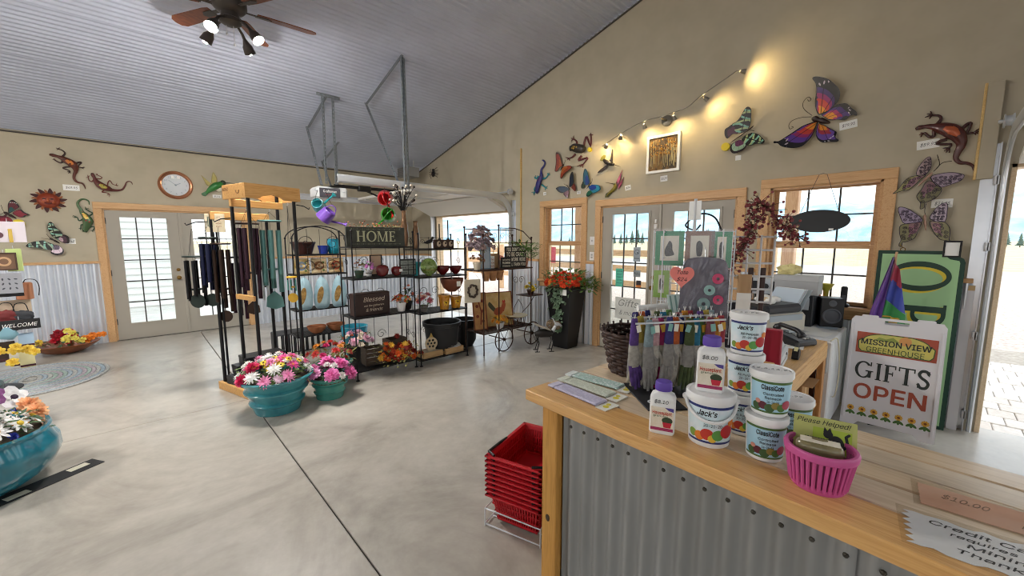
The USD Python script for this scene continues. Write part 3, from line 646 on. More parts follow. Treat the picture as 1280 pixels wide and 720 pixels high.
lizard(GW, (660, 190, 12), 'metal_gecko', 'purple gecko with curling teal tail, leftmost ornament on the gable wall', ANI,
    [(120, 610), (140, 570), (155, 500), (175, 430), (200, 370), (195, 310), (200, 260), (235, 210), (250, 160), (230, 130), (205, 120)], [30, 42, 48, 46, 40, 22, 18, 16, 14, 14, 7],
    [([(210, 400), (260, 390), (300, 340)], [(315, 310), (330, 345), (285, 315)]), ([(200, 490), (240, 520), (260, 540)], [(290, 510), (285, 545), (255, 575)]), ([(110, 520), (90, 560), (100, 600)], [(45, 605), (75, 630), (85, 650)]), ([(150, 360), (120, 400), (105, 380)], [(85, 370), (95, 400), (110, 350)])],
    '#2c2a6e', '#1f8a94', belly='#4b2a62', lr=15)
lizard(GW, (700, 160, 14.4), 'metal_frog', 'dark spotted frog with red hind legs stretched under the rail light', ANI,
    [(180, 380), (250, 355), (330, 370), (420, 380), (455, 385)], [40, 72, 82, 72, 35],
    [([(300, 310), (290, 240), (240, 200)], [(190, 180), (240, 135), (195, 235)]), ([(270, 470), (220, 520), (160, 545)], [(90, 530), (120, 575), (165, 585)]), ([(420, 320), (440, 220), (475, 160), (545, 330), (555, 200), (550, 120)], [(520, 130), (590, 125), (550, 85)]), ([(380, 500), (330, 580), (480, 535), (460, 590), (410, 650)], [(300, 690), (350, 700), (400, 715)])],
    '#2b2317', '#5a1a1e', belly='#8a6a2a', spots='#b9982f', lr=22)
FLAME = [(.84, '#43236e'), (.66, '#8d2160'), (.48, '#c2392c'), (.30, '#dd8a24')]
butterfly(GW, (960, 90, 7.2), 'metal_butterfly', 'largest butterfly, black tipped with orange, magenta and purple wings', ANI, [
    dict(p=[(410, 75), (440, 58), (500, 65), (560, 85), (610, 125), (650, 170), (655, 220), (640, 265), (600, 310), (560, 350), (500, 375), (455, 385), (430, 330), (428, 260), (440, 200), (440, 120)], c='#140f14', bands=[(.74, '#3a2160'), (.60, '#8d2160'), (.46, '#c2392c'), (.28, '#dd8a24')], spots='#b7a9b4'),
    dict(p=[(480, 385), (540, 350), (600, 310), (650, 295), (710, 290), (750, 325), (800, 365), (800, 395), (765, 390), (730, 405), (690, 435), (620, 430), (560, 435), (510, 410)], c='#140f14', bands=[(.78, '#43236e'), (.58, '#a3265a'), (.42, '#dd8a24')], spots='#b7a9b4'),
    dict(p=[(450, 440), (440, 480), (420, 540), (390, 600), (330, 665), (270, 690), (190, 690), (130, 675), (100, 650), (68, 650), (70, 630), (110, 630), (170, 590), (240, 540), (310, 490), (380, 460)], c='#140f14', bands=[(.8, '#5a3590'), (.60, '#8d2160'), (.48, '#c2392c'), (.30, '#dd8a24')], spots='#b7a9b4'),
    dict(p=[(455, 465), (510, 480), (560, 510), (600, 530), (620, 545), (610, 590), (640, 615), (620, 632), (560, 632), (500, 640), (455, 615), (435, 570), (440, 510)], c='#140f14', bands=[(.88, '#6b4aa0'), (.6, '#a03040'), (.4, '#dd8a24')], spots='#d8d4dc')],
    [(400, 415), (560, 460)], [[(400, 395), (330, 340), (315, 290), (340, 245), (372, 228), (390, 250), (370, 265), (358, 250)], [(395, 405), (300, 412), (220, 440), (190, 480), (200, 515), (230, 500), (215, 492)]], br=26)
TEAL = ['#7fb7a4', '#a7b884']
butterfly(GW, (895, 125, 9), 'metal_butterfly', 'black and pale teal striped butterfly right of the forest painting', ANI, [
    dict(p=[(370, 85), (405, 110), (400, 200), (390, 270), (340, 350), (250, 375), (210, 350), (190, 280), (240, 250), (290, 190), (330, 120)], c='#15130f', stripes=TEAL),
    dict(p=[(250, 375), (190, 385), (130, 435), (105, 400), (110, 340), (150, 310), (200, 285)], c='#1c1014', bands=[(.8, '#4c1f38')]),
    dict(p=[(300, 420), (400, 370), (480, 390), (540, 440), (560, 470), (540, 500), (460, 500), (370, 520), (300, 470)], c='#15130f', stripes=TEAL),
    dict(p=[(165, 520), (200, 480), (280, 450), (350, 510), (330, 560), (270, 590), (210, 605), (170, 580)], c='#1c1014', bands=[(.85, '#8fae98'), (.55, '#5c2a52')])],
    [(420, 300), (160, 485)], [[(390, 320), (420, 295), (430, 285)], [(385, 340), (410, 345), (435, 352)]])
butterfly(LW, (30, 270, 13.1), 'metal_butterfly', 'black and teal striped butterfly low on the wall above the corrugated panel', ANI, [
    dict(p=[(440, 95), (490, 130), (520, 180), (610, 260), (640, 310), (600, 400), (520, 370), (460, 330), (430, 290), (400, 230), (385, 190), (395, 130)], c='#15130f', stripes=['#8fc4b2', '#a5b69a']),
    dict(p=[(560, 370), (640, 305), (720, 330), (745, 380), (740, 440), (690, 450), (620, 430)], c='#1c1014', bands=[(.8, '#4c2f3e'), (.5, '#c9a9b4')]),
    dict(p=[(40, 490), (80, 450), (160, 420), (240, 410), (310, 400), (400, 430), (490, 470), (520, 540), (480, 565), (400, 555), (330, 545), (260, 530), (180, 515), (90, 515)], c='#15130f', stripes=['#8fc4b2', '#a5b69a']),
    dict(p=[(480, 480), (560, 480), (640, 540), (655, 590), (620, 630), (520, 640), (440, 600), (470, 540)], c='#1c1014', bands=[(.85, '#d8c3cf'), (.55, '#5a4a5c')])],
    [(420, 360), (590, 450)], [[(440, 370), (400, 330), (365, 290)], [(430, 385), (350, 370), (285, 362)]], br=16)
butterfly(LW, (0, 240, 12), 'metal_butterfly', 'black and red butterfly half hidden behind the merchandise rack', ANI, [
    dict(p=[(125, 180), (160, 130), (205, 120), (250, 155), (295, 210), (280, 240), (230, 270), (180, 300), (130, 320), (120, 250)], c='#1a1012', bands=[(.88, '#5c1522'), (.5, '#20504e')], spots='#cfd9d6'),
    dict(p=[(190, 320), (240, 280), (320, 262), (365, 300), (400, 320), (455, 342), (400, 350), (370, 375), (300, 380), (240, 355)], c='#1a1012', bands=[(.85, '#8a1c30')]),
    dict(p=[(110, 370), (60, 380), (0, 385), (-60, 430), (-40, 470), (60, 460), (140, 440), (200, 480), (190, 430), (150, 390)], c='#1a1012', bands=[(.85, '#8a1c30')]),
    dict(p=[(90, 330), (40, 360), (-60, 340), (-150, 330), (-170, 380), (-80, 420), (20, 400), (100, 370)], c='#1a1012', bands=[(.85, '#5c1522')])],
    [(60, 300), (250, 400)], [[(65, 300), (40, 260), (20, 195)], [(60, 310), (20, 330), (-10, 345)]], br=20)
butterfly(GW, (660, 190, 12), 'metal_butterfly', 'rust-orange butterfly beside the frog', ANI, [
    dict(p=[(450, 12), (480, 25), (500, 100), (510, 170), (520, 210), (480, 230), (440, 290), (410, 290), (420, 230), (435, 150), (440, 60)], c='#3a120c', bands=[(.88, '#8a2c1a'), (.5, '#a8541f')]),
    dict(p=[(500, 240), (560, 215), (630, 205), (680, 225), (670, 255), (620, 290), (560, 330), (520, 400), (495, 390), (490, 330), (505, 280)], c='#3a120c', bands=[(.9, '#9c3c1c'), (.55, '#b86424')])],
    [(545, 180), (480, 290)], [[(545, 180), (560, 150), (570, 120)]])
butterfly(GW, (690, 205, 14.4), 'metal_butterfly', 'navy butterfly with dull red hind wings below the frog', ANI, [
    dict(p=[(395, 145), (412, 165), (415, 250), (410, 320), (360, 400), (310, 410), (320, 330), (340, 220), (370, 165)], c='#0d1118', bands=[(.8, '#141f36')]),
    dict(p=[(300, 440), (240, 405), (150, 405), (95, 440), (110, 470), (150, 510), (200, 525), (250, 500), (300, 470)], c='#0d1118', bands=[(.8, '#16324a')]),
    dict(p=[(370, 395), (410, 350), (435, 400), (438, 470), (415, 490), (370, 450), (350, 425)], c='#5a1d14', bands=[(.85, '#7c2a1a')]),
    dict(p=[(250, 500), (300, 470), (305, 560), (295, 612), (265, 600), (220, 540)], c='#43252c', bands=[(.85, '#6c4450')])],
    [(270, 380), (340, 480)], [[(270, 385), (240, 370), (220, 355)]])
butterfly(GW, (690, 205, 14.4), 'metal_butterfly', 'bright blue and green butterfly above the small window corner', ANI, [
    dict(p=[(630, 90), (655, 130), (675, 250), (680, 330), (640, 380), (590, 370), (575, 300), (585, 200), (610, 110)], c='#12424e', bands=[(.88, '#1c5e78'), (.6, '#1d3f8c')]),
    dict(p=[(580, 310), (600, 390), (570, 435), (540, 440), (535, 400), (555, 350)], c='#15231a', bands=[(.8, '#1f3a28')]),
    dict(p=[(660, 400), (720, 375), (800, 375), (870, 390), (905, 450), (880, 485), (800, 525), (750, 525), (700, 480), (665, 440)], c='#16566e', bands=[(.92, '#2c8fae'), (.62, '#1f3f9c')]),
    dict(p=[(655, 490), (720, 480), (745, 530), (680, 585), (640, 585), (622, 550)], c='#103a2a', bands=[(.85, '#1c6848')])],
    [(720, 330), (620, 450)], [[(720, 330), (735, 300), (730, 260)]])
SC = dict(curls='#2c2036')
butterfly(GW, (1110, 185, 5.76), 'filigree_butterfly', 'tilted scrollwork butterfly directly below the rust-brown lizard', ANI, [
    dict(p=[(300, 65), (312, 100), (305, 150), (270, 190), (225, 205), (205, 190), (215, 150), (260, 90)], c='#a68f90', **SC),
    dict(p=[(270, 195), (230, 230), (200, 260), (150, 300), (100, 310), (40, 330), (45, 322), (80, 290), (110, 250), (150, 215), (205, 200)], c='#8f8a5a', bands=[(.7, '#96707a')], **SC),
    dict(p=[(310, 205), (380, 185), (460, 178), (530, 190), (548, 205), (520, 240), (450, 265), (380, 285), (330, 250)], c='#9c8a98', **SC),
    dict(p=[(280, 240), (330, 245), (380, 285), (382, 320), (340, 365), (280, 390), (265, 400), (262, 430), (232, 440), (235, 400), (215, 370), (208, 345), (240, 300)], c='#6f6a4a', bands=[(.6, '#7c5a60')], **SC)],
    [(318, 178), (215, 275)], [[(330, 170), (370, 120), (355, 50)], [(330, 170), (390, 110), (460, 95)]], bodycol='#b08a74')
butterfly(GW, (1110, 185, 5.76), 'filigree_butterfly', 'upright scrollwork butterfly just above the green sign', ANI, [
    dict(p=[(75, 435), (120, 430), (180, 460), (240, 505), (240, 530), (180, 540), (120, 545), (95, 510)], c='#9a8aa0', **SC),
    dict(p=[(240, 535), (215, 600), (190, 650), (130, 675), (105, 680), (100, 710), (80, 705), (85, 680), (95, 660), (85, 620), (85, 570), (110, 550), (180, 540)], c='#77724e', bands=[(.6, '#8c626c')], **SC),
    dict(p=[(305, 490), (350, 430), (400, 398), (428, 405), (425, 470), (410, 530), (350, 530), (310, 515)], c='#9a8a98', **SC),
    dict(p=[(300, 530), (350, 530), (400, 530), (440, 570), (445, 620), (440, 660), (465, 690), (455, 700), (430, 670), (380, 660), (345, 630), (320, 590)], c='#77724e', bands=[(.6, '#8c626c')], **SC)],
    [(265, 480), (272, 595)], [[(268, 480), (265, 450), (275, 400)]], bodycol='#a07c68')
bird(GW, (740, 170, 9), 'metal_hummingbird', 'dark brown hummingbird with spread wings beside the first lamp head', [(240, 320), (200, 310), (160, 290), (130, 270)], [14, 24, 26, 14], [(255, 325), (320, 345)],
    [[(195, 290), (210, 240), (222, 160), (232, 155), (230, 240), (225, 285)], [(170, 320), (145, 340), (90, 380), (62, 412), (75, 412), (130, 385), (175, 340)]], [(135, 265), (150, 215), (130, 210), (100, 235), (85, 275), (110, 280)], ['#1d1410', '#1a120e', '#2a1c12', '#3a2817', '#7a7428'])
bird(GW, (740, 170, 9), 'metal_hummingbird', 'pink-winged green hummingbird over the double door corner', [(255, 545), (260, 580), (235, 610), (195, 640), (160, 680)], [14, 24, 22, 14, 6], [(250, 540), (150, 522)],
    [[(270, 530), (290, 480), (330, 400), (342, 380), (330, 440), (320, 500), (300, 560)], [(290, 560), (320, 520), (355, 460), (350, 490), (330, 550), (295, 600)]], [(195, 620), (150, 650), (140, 690), (180, 690), (220, 640)], ['#8a7c2a', '#4c5c2a', '#6a2a36', '#b84a6a', '#4c4c28'])
bird(LW, (190, 205, 11.64), 'metal_hummingbird', 'bright green hummingbird with red throat right of the round clock', [(1030, 275), (985, 300), (930, 320), (880, 350), (830, 385), (790, 430)], [32, 42, 50, 45, 30, 12], [(1060, 270), (1210, 285)],
    [[(865, 290), (870, 180), (890, 120), (930, 170), (950, 230), (940, 290)], [(840, 330), (790, 300), (730, 190), (715, 160), (760, 200), (830, 260), (870, 290)]], [(840, 380), (770, 400), (715, 430), (740, 460), (780, 470), (820, 430)], ['#2f7a34', '#2c3c20', '#8a7a38', '#a89848', '#2c5c30'],
    [('throat', (1020, 315), 30, '#b8341f'), ('breast', (970, 365), 42, '#dcd8c0')])
# sun face
cs = LW(0, 0, 1, [(60.5, 250.5)])[0]; sw = thing('metal_sun', 'dark red sun face with flame rays on the clock wall', ANI, mat=LW.frame(cs))
rs = np.ptp(LW(0, 0, 1, [(36, 250), (85, 250)])[:, 0]) / 2; sy = .95
part(sw, 'face', MB().lathe([(rs * .62, 0), (rs * .6, .02), (rs * .45, .045), (rs * .25, .056), (0, .06)], 32).apply(lambda v: v * [1, sy, 1]), col('#8a3418'), True)
for k in range(20):
    a = k * math.pi / 10 + .1; L = rs * (1.0 if k % 2 == 0 else .86); w = .17 if k % 2 == 0 else .09
    P = Polygon(spline([(rs * .5 * math.cos(a - w * 1.6), rs * .5 * math.sin(a - w * 1.6)), (rs * .74 * math.cos(a - w), rs * .74 * math.sin(a - w)), (L * math.cos(a + .06), L * math.sin(a + .06)), (rs * .76 * math.cos(a + w), rs * .76 * math.sin(a + w)), (rs * .5 * math.cos(a + w * 1.6), rs * .5 * math.sin(a + w * 1.6))], 18))
    part(sw, 'ray', MB().poly(P.buffer(0), .002, .010 if k % 2 == 0 else .016).apply(lambda v: v * [1, sy, 1]), col('#3e100f' if k % 2 == 0 else '#9a5a30'))
for s in (-1, 1):
    part(sw, 'eye', MB().ball((s * rs * .2, rs * .1, .055), rs * .075, 1, (1.3, .7, .5)), col('#2a0d0a'), True)
    part(sw, 'cheek', MB().ball((s * rs * .24, -rs * .12, .045), rs * .13, 2, (1, 1, .5)), col('#b0562c'), True)
part(sw, 'nose', MB().tube([(0, rs * .18, .055), (0, -rs * .05, .075), (0, -rs * .09, .06)], [.006, .016, .012], 8), col('#b0562c'), True)
part(sw, 'mouth', MB().tube(spline([(-rs * .17, -rs * .2, .05), (0, -rs * .26, .06), (rs * .17, -rs * .2, .05)], 10), .010, 6), col('#5a1812'), True)
# round clock
ck = thing('wall_clock', 'round wall clock with copper rim and pale grey dial', 'clock', mat=on_left(.565, 2.42))
part(ck, 'rim', MB().lathe([(.175, 0), (.215, 0), (.22, .02), (.205, .038), (.185, .03), (.172, .036), (.168, .02), (.168, .01)], 40), M('copper_rim', '#c98a68', .22, .85), 40)
part(ck, 'dial', MB().lathe([(.172, .004), (.172, .014), (0, .014)], 32), M('dial_grey', '#c9ced2', .4), 30)
for k in range(12):
    a = math.radians(90 - 30 * (k + 1)); part(ck, 'numeral', MB().text(str(k + 1), .026, (.135 * math.cos(a), .135 * math.sin(a) - .013, .0145)), M('numeral_grey', '#8797a2', .6))
part(ck, 'hour_hand', B((-.004, -.01, .016), (.004, .07, .018)).rotz(-62), M('numeral_grey', '#8797a2')); part(ck, 'minute_hand', B((-.003, -.015, .019), (.003, .11, .021)).rotz(50), M('numeral_grey', '#8797a2'))
part(ck, 'cap', MB().ball((0, 0, .02), .012, 1), M('numeral_grey', '#8797a2'), True)
for s in (-.028, .045): part(ck, 'label_sticker', B((s - .02, .10, .0142), (s + .02, .145, .0150)), PAPER)
# price tags and stickers
def tag_(wall, px, py, w, h, txt, label, yellow=False, rot=0):
    c = wall(0, 0, 1, [(px, py)])[0]; t = thing('price_sticker' if yellow else 'price_tag', label, 'price tag', mat=wall.frame(c))
    if yellow: part(t, 'sticker', MB().lathe([(w / 2, 0), (w / 2, .032), (0, .033)], 16), M('yellow_sticker', '#e3cd2f', .6)); return
    part(t, 'card', B((-w / 2, -h / 2, 0), (w / 2, h / 2, .003)).rotz(rot), PAPER)
    if txt: part(t, 'writing', MB().text(txt, h * .36, (0, -h * .18, .0031), .0006, shear=.2, width=w * .7).rotz(rot), INK)
tag_(GW, 1060, 155.5, .125, .07, '$79.95', 'white price tag under the large purple butterfly', rot=6)
tag_(GW, 1160, 180, .13, .07, '$59.95', 'white price tag under the rust-brown lizard', rot=4)
tag_(GW, 1177.5, 254, .12, .07, '$38.95', 'white price tag between the two scrollwork butterflies')
tag_(GW, 829, 223, .09, .07, '$129', 'white price tag under the forest painting', rot=3)
tag_(GW, 784, 234.5, .085, .065, '$34', 'white price tag over the double door, beside the pink hummingbird', rot=8)
tag_(GW, 722.5, 240.5, .07, .045, '$32', 'white price tag between the navy and the blue butterfly')
tag_(GW, 680, 242, .06, .05, '$35', 'white price tag by the purple gecko')
tag_(GW, 922, 197, .055, .05, '', 'small white square tag under the striped teal butterfly by the rail light')
tag_(LW, 89, 234.5, .16, .08, '$49.95', 'white price tag under the highest lizard')
tag_(LW, 271.5, 245.5, .12, .055, '$24', 'white price tag under the green hummingbird')
tag_(LW, 88, 301.5, .1, .08, '$42', 'white price tag on the striped butterfly above the corrugated panel')
tag_(GW, 907, 183.5, .085, 0, '', 'round yellow sale sticker left of the striped teal butterfly', True)
tag_(GW, 737, 187, .06, 0, '', 'round yellow sale sticker beside the frog', True)
tag_(LW, 23.5, 279.5, .11, 0, '', 'round yellow sale sticker under the red butterfly', True)
# forest painting
pt = thing('framed_painting', 'white framed painting of bare trees in golden autumn grass', 'painting', mat=on_gable(2.355, 2.59))
PW, PH = .42, .45
part(pt, 'frame', MB().poly(sbox(-PW / 2, -PH / 2, PW / 2, PH / 2).difference(sbox(-PW / 2 + .03, -PH / 2 + .03, PW / 2 - .03, PH / 2 - .03)), 0, .035), WHITE)
part(pt, 'canvas', B((-PW / 2 + .03, -PH / 2 + .03, 0), (PW / 2 - .03, PH / 2 - .03, .02)), M('canvas_gold', '#7a5a22', .6, c2='#2c2214', scale=14, stretch=(1, .6, 1), detail=7, lo=.4, hi=.6))
m = [MB(), MB(), MB()]; rg = random.Random(5)
for i in range(26):
    x = rg.uniform(-PW / 2 + .04, PW / 2 - .04); y0 = -PH / 2 + rg.uniform(.06, .13); y1 = rg.uniform(.02, PH / 2 - .04)
    m[0].poly(LineString([(x, y0), (x + rg.uniform(-.006, .006), y1)]).buffer(rg.uniform(.0015, .0032)), .02, .0215)
for i in range(170):
    x, y = rg.uniform(-PW / 2 + .04, PW / 2 - .04), rg.uniform(-.02, PH / 2 - .04); m[1 + i % 2].poly(Point(x, y).buffer(rg.uniform(.004, .009), 3), .02, .0222)
part(pt, 'painted_trunks', m[0], M('trunk_paint', '#c9b98a', .7)); part(pt, 'painted_leaves', m[1], M('leaf_paint', '#b07d22', .7)); part(pt, 'painted_leaves', m[2], M('leaf_paint_dark', '#5a3a18', .7))
part(pt, 'hanger', MB().tube([(-.12, PH / 2, .004), (0, PH / 2 + .02, .004), (.12, PH / 2, .004)], .0015, 4), STEEL)
# wall plates, small black bug
for zz, nm, lb in ((1.53, 'light_switch', 'white light switch plate between the small window and the double door'), (1.31, 'wall_socket', 'white socket plate below the light switch by the double door')):
    s = thing(nm, lb, 'wall plate', mat=on_gable(3.375, zz)); part(s, 'plate', B((-.04, -.06, 0), (.04, .06, .006), .003), WHITE)
    for q in ((-.018,), (.018,)) if nm == 'wall_socket' else ((0,),): part(s, 'socket' if nm == 'wall_socket' else 'toggle', B((-.016, q[0] - .012, .006), (.016, q[0] + .012, .009), .002) if nm == 'wall_socket' else B((-.006, -.014, .006), (.006, .014, .016), .002), GREYP)
sp_ = thing('metal_spider', 'small black spider ornament high on the gable by the eave', ANI, mat=on_gable(7.48, 2.95))
part(sp_, 'body', MB().ball((0, 0, .03), .05, 2, (1, 1.3, .6)).ball((0, .08, .03), .03, 2, (1, 1, .7)), BLACK, True)
for k in range(8):
    s = -1 if k < 4 else 1; a = math.radians(-50 + 35 * (k % 4)); part(sp_, 'leg', MB().tube([(s * .03, .02, .03), (s * (.05 + .06 * math.cos(a)), .02 + .08 * math.sin(a), .05), (s * (.06 + .1 * math.cos(a)), .02 + .13 * math.sin(a), .004)], .005, 5), BLACK)
# louvred unit on the ceiling near the corner
vt = thing('ceiling_heater', 'grey louvred unit heater hung under the ceiling by the far corner', 'heater', mat=facing((-1, 0, 0), (4.2, 7.78, 2.86)))
part(vt, 'cabinet', B((-.2, 0, -.3), (.2, .2, 0), .012), M('heater_grey', '#8d8c8a', .5))
for k in range(5): part(vt, 'louvre', MB().boxc((0, .03 + .035 * k, .006), (.36, .022, .006)), M('heater_louvre', '#6f6d6b', .5))
for s in (-1, 1): part(vt, 'hanger_strap', B((s * .15 - .01, .2, -.2), (s * .15 + .01, .34, -.18)), STEEL)
# ------------------------------------------------------------------ flowers
def petal(L, w, cup=.3, tip=.0, rise=.0):
    """petal along +x in its own frame: six points, four triangles"""
    V = np.array([[0, 0, 0], [L * .45, -w / 2, cup * w + rise * L * .45], [L * .45, w / 2, cup * w + rise * L * .45], [L * .5, 0, rise * L * .5], [L * .85, -w * .34, tip * L + rise * L * .85], [L * .85, w * .34, tip * L + rise * L * .85], [L, 0, tip * L + rise * L]])
    return V, np.array([[0, 1, 3], [0, 3, 2], [1, 4, 3], [3, 5, 2], [3, 4, 6], [3, 6, 5]])
def rot_to(n):
    n = np.array(n, float); n /= np.linalg.norm(n); a = np.cross([0.3, .9, .1], n); a /= np.linalg.norm(a); return np.array([a, np.cross(n, a), n])
def bloom(kind, r, rg):
    m = MB()
    if kind == 'daisy': rows = [(11, .0, 1, .32, .10)]
    elif kind == 'mum': rows = [(13, -.05, 1, .24, .1), (12, .35, .85, .24, .1), (9, .9, .65, .24, .1), (6, 1.8, .45, .24, .1)]
    elif kind == 'peony': rows = [(9, -.25, .92, .6, .2), (11, .05, 1, .5, .22), (10, .35, .96, .46, .25), (9, .75, .9, .45, .28), (8, 1.3, .82, .42, .3), (6, 2.4, .75, .4, .35), (3, 6, .7, .35, .4)]
    elif kind == 'rose': rows = [(6, .1, 1, .8, .25), (6, .7, .85, .75, .3), (5, 1.5, .7, .65, .35), (4, 3., .55, .5, .4)]
    elif kind == 'pansy': rows = [(5, .1, 1, .9, .05), (4, .5, .6, .7, .1)]
    elif kind == 'puff': rows = [(9, .2, .9, .5, .2), (8, 1.0, .8, .5, .2), (6, 2.4, .75, .45, .25)]
    for i, (n, rise, s, w, cup) in enumerate(rows):
        for k in range(n):
            a = 2 * math.pi * (k + .5 * i) / n + rg.uniform(-.12, .12); q = rg.uniform(.88, 1.06) * s * r
            el = math.atan(rise); V, F = petal(q, w * q, cup, rg.uniform(-.12, .06)); V[:, 2] += 0
            x, z = V[:, 0] * math.cos(el) - V[:, 2] * math.sin(el), V[:, 0] * math.sin(el) + V[:, 2] * math.cos(el)
            m.add(np.stack([x * math.cos(a) - V[:, 1] * math.sin(a), x * math.sin(a) + V[:, 1] * math.cos(a), z], 1), F)
    return m
def pet(h): return M('petal_' + h.strip('#'), h, .6, c2=tuple(min(255, int(h[i:i + 2], 16) * 1.18 + 8) for i in (1, 3, 5)), scale=30, translucent=.25)
LEAFS = [M('leaf_green', '#4d6a35', .55, c2='#6f8a4a', scale=12, translucent=.25), M('leaf_dark', '#2f4a2c', .55, c2='#47633c', scale=12, translucent=.2), M('leaf_olive', '#6b6a35', .6, c2='#8a8448', scale=12, translucent=.2)]
def foliage(parent, c, rad, h, n, mat_, rg, L=(.05, .09), name='foliage', z0=0.0, droop=.2):
    m = MB(); c = np.array(c, float)
    for k in range(n):
        a, u = rg.uniform(0, 6.283), math.sqrt(rg.random()); p = c + [rad * u * math.cos(a), rad * u * math.sin(a), z0 + h * rg.random()]
        l = rg.uniform(*L); V, F = petal(l, l * .42, .1, -droop); e = rg.uniform(-.2, 1.1); b = a + rg.uniform(-.9, .9)
        x, z = V[:, 0] * math.cos(e) - V[:, 2] * math.sin(e), V[:, 0] * math.sin(e) + V[:, 2] * math.cos(e)
        m.add(p + np.stack([x * math.cos(b) - V[:, 1] * math.sin(b), x * math.sin(b) + V[:, 1] * math.cos(b), z], 1), F)
    return part(parent, name, m, mat_, kind='stuff')
def blooms(parent, c, rad, h, specs, rg, center=None):
    """specs: (count, kind, radius, colour, centre colour or None); scattered over a flattened dome, kept apart"""
    put = []
    for n, kind, r, colr, cc in specs:
        for k in range(n):
            best, bd = None, -1
            for tr in range(14):
                a, u = rg.uniform(0, 6.283), math.sqrt(rg.random()) * .98; q = np.array([rad * u * math.cos(a), rad * u * math.sin(a), h * math.sqrt(max(0, 1 - u * u))])
                d = min([np.linalg.norm(q - o) - s for o, s in put], default=1) - r
                if d > bd: best, bd = q, d
            put.append((best, r)); nrm = best / [rad, rad, h * .8] + [rg.uniform(-.2, .2), rg.uniform(-.2, .2), .35]
            flower(parent, np.array(c) + best, nrm, kind, r * rg.uniform(.9, 1.1), colr, cc, rg)
def flower(parent, p, nrm, kind, r, colr, cc, rg):
    T = rot_to(nrm); m = bloom(kind, r, rg); m.apply(lambda v: v @ T + p)
    b = part(parent, 'bloom', m, pet(colr))
    if cc: part(b, 'bloom_centre', MB().ball((0, 0, 0), r * .24, 1, (1, 1, .6)).apply(lambda v: v @ T + p + np.array(nrm) / np.linalg.norm(nrm) * r * .05), pet(cc), True)
def stems(parent, pts, r=.003, m_=None, name='stem'):
    m = MB()
    for p, q in pts: m.rod(p, q, r, 5)
    part(parent, name, m, m_ or LEAFS[1], kind='stuff')
SOIL = M('potting_moss', '#3a332a', .95, c2='#5a5040', scale=40)
def pot(name, label, loc, prof, m_, soil=None, n=36, group=None, cat='planter', smooth=35):
    t = thing(name, label, cat, group, loc=loc); part(t, 'pot', MB().lathe(prof, n), m_, smooth)
    if soil: part(t, 'soil', MB().lathe([(soil[0], soil[1] - .03), (soil[0], soil[1]), (0, soil[1] + .01)], 24), SOIL)
    return t
def glaze(name, a, b, rough=.18): return M(name, a, rough, c2=b, scale=5, stretch=(1, 1, .5), coat=.6)
TEALG = glaze('teal_glaze', '#2f7c88', '#45959c'); GREENG = glaze('sea_green_glaze', '#3f8f82', '#58a698'); BLUEG = glaze('deep_blue_glaze', '#1c6478', '#2a8296', .1)
def steps(rb, rt, h, n=3, lip=.02, th=.018):
    P = [(0, 0), (rb * .98, 0)]
    for k in range(n):
        z0, z1 = h * k / n, h * (k + 1) / n; r0 = rb + (rt - rb) * (k - .45 if k else k) / n; r1 = rb + (rt - rb) * (k + 1) / n
        P += [(r0, z0 + .008), (r1 - .010, z1 - h * .10), (r1 + .004, z1 - h * .07), (r1 + .007, z1 - h * .03), (r1 + .002, z1 - .003)]
    return P + [(rt + lip, h - .02), (rt + lip + .004, h - .006), (rt + lip - .006, h), (rt - th * .6, h - .004), (rt - th, h - .05), (0, h - .06)]

g5 = random.Random(21)
p1 = pot('ringed_planter', 'large teal glazed ringed planter of mixed silk flowers at the front of the chime stand', (.84, 4.0, 0), steps(.185, .285, .33), TEALG, (.25, .295))
blooms(p1, (0, 0, .29), .29, .21, [(7, 'mum', .068, '#f0efe6', None), (5, 'mum', .06, '#e0559a', '#d8b43a'), (5, 'mum', .065, '#e58fb4', None), (3, 'peony', .07, '#c22a5c', None), (8, 'puff', .048, '#e9e4d6', None), (5, 'mum', .058, '#efc0cf', None)], g5)
for k in range(17):
    a = g5.uniform(3.4, 6.0); u = g5.uniform(.02, .2); p = np.array([u * math.cos(a) + .0, u * math.sin(a) - .02, .47 + g5.uniform(-.05, .04)]); flower(p1, p, [math.cos(a) * .5, math.sin(a) * .5 - .2, 1], 'daisy', .032, '#e5c02c', '#5a3c14', g5)
foliage(p1, (0, 0, .29), .26, .12, 150, LEAFS[0], g5)
p2 = pot('ringed_planter', 'smaller sea-green ringed planter filled with big pink peonies', (1.29, 3.98, 0), steps(.125, .165, .22), GREENG, (.15, .195))
blooms(p2, (0, -.03, .2), .19, .15, [(7, 'peony', .085, '#e77db4', None), (3, 'peony', .07, '#f0a3c8', None), (3, 'puff', .05, '#efe9e2', None)], g5); foliage(p2, (0, 0, .2), .19, .1, 80, LEAFS[1], g5)
p3 = pot('ringed_planter', 'sea-green planter of red and orange silk flowers behind the pink peonies', (1.47, 4.33, 0), steps(.12, .16, .24), GREENG, (.14, .21))
blooms(p3, (-.05, 0, .24), .24, .22, [(7, 'mum', .05, '#b8302c', None), (5, 'mum', .05, '#d98a2a', '#7a3c14'), (4, 'puff', .045, '#c0306a', None), (6, 'puff', .03, '#8a2c1c', None)], g5); foliage(p3, (0, 0, .22), .2, .16, 90, LEAFS[2], g5)
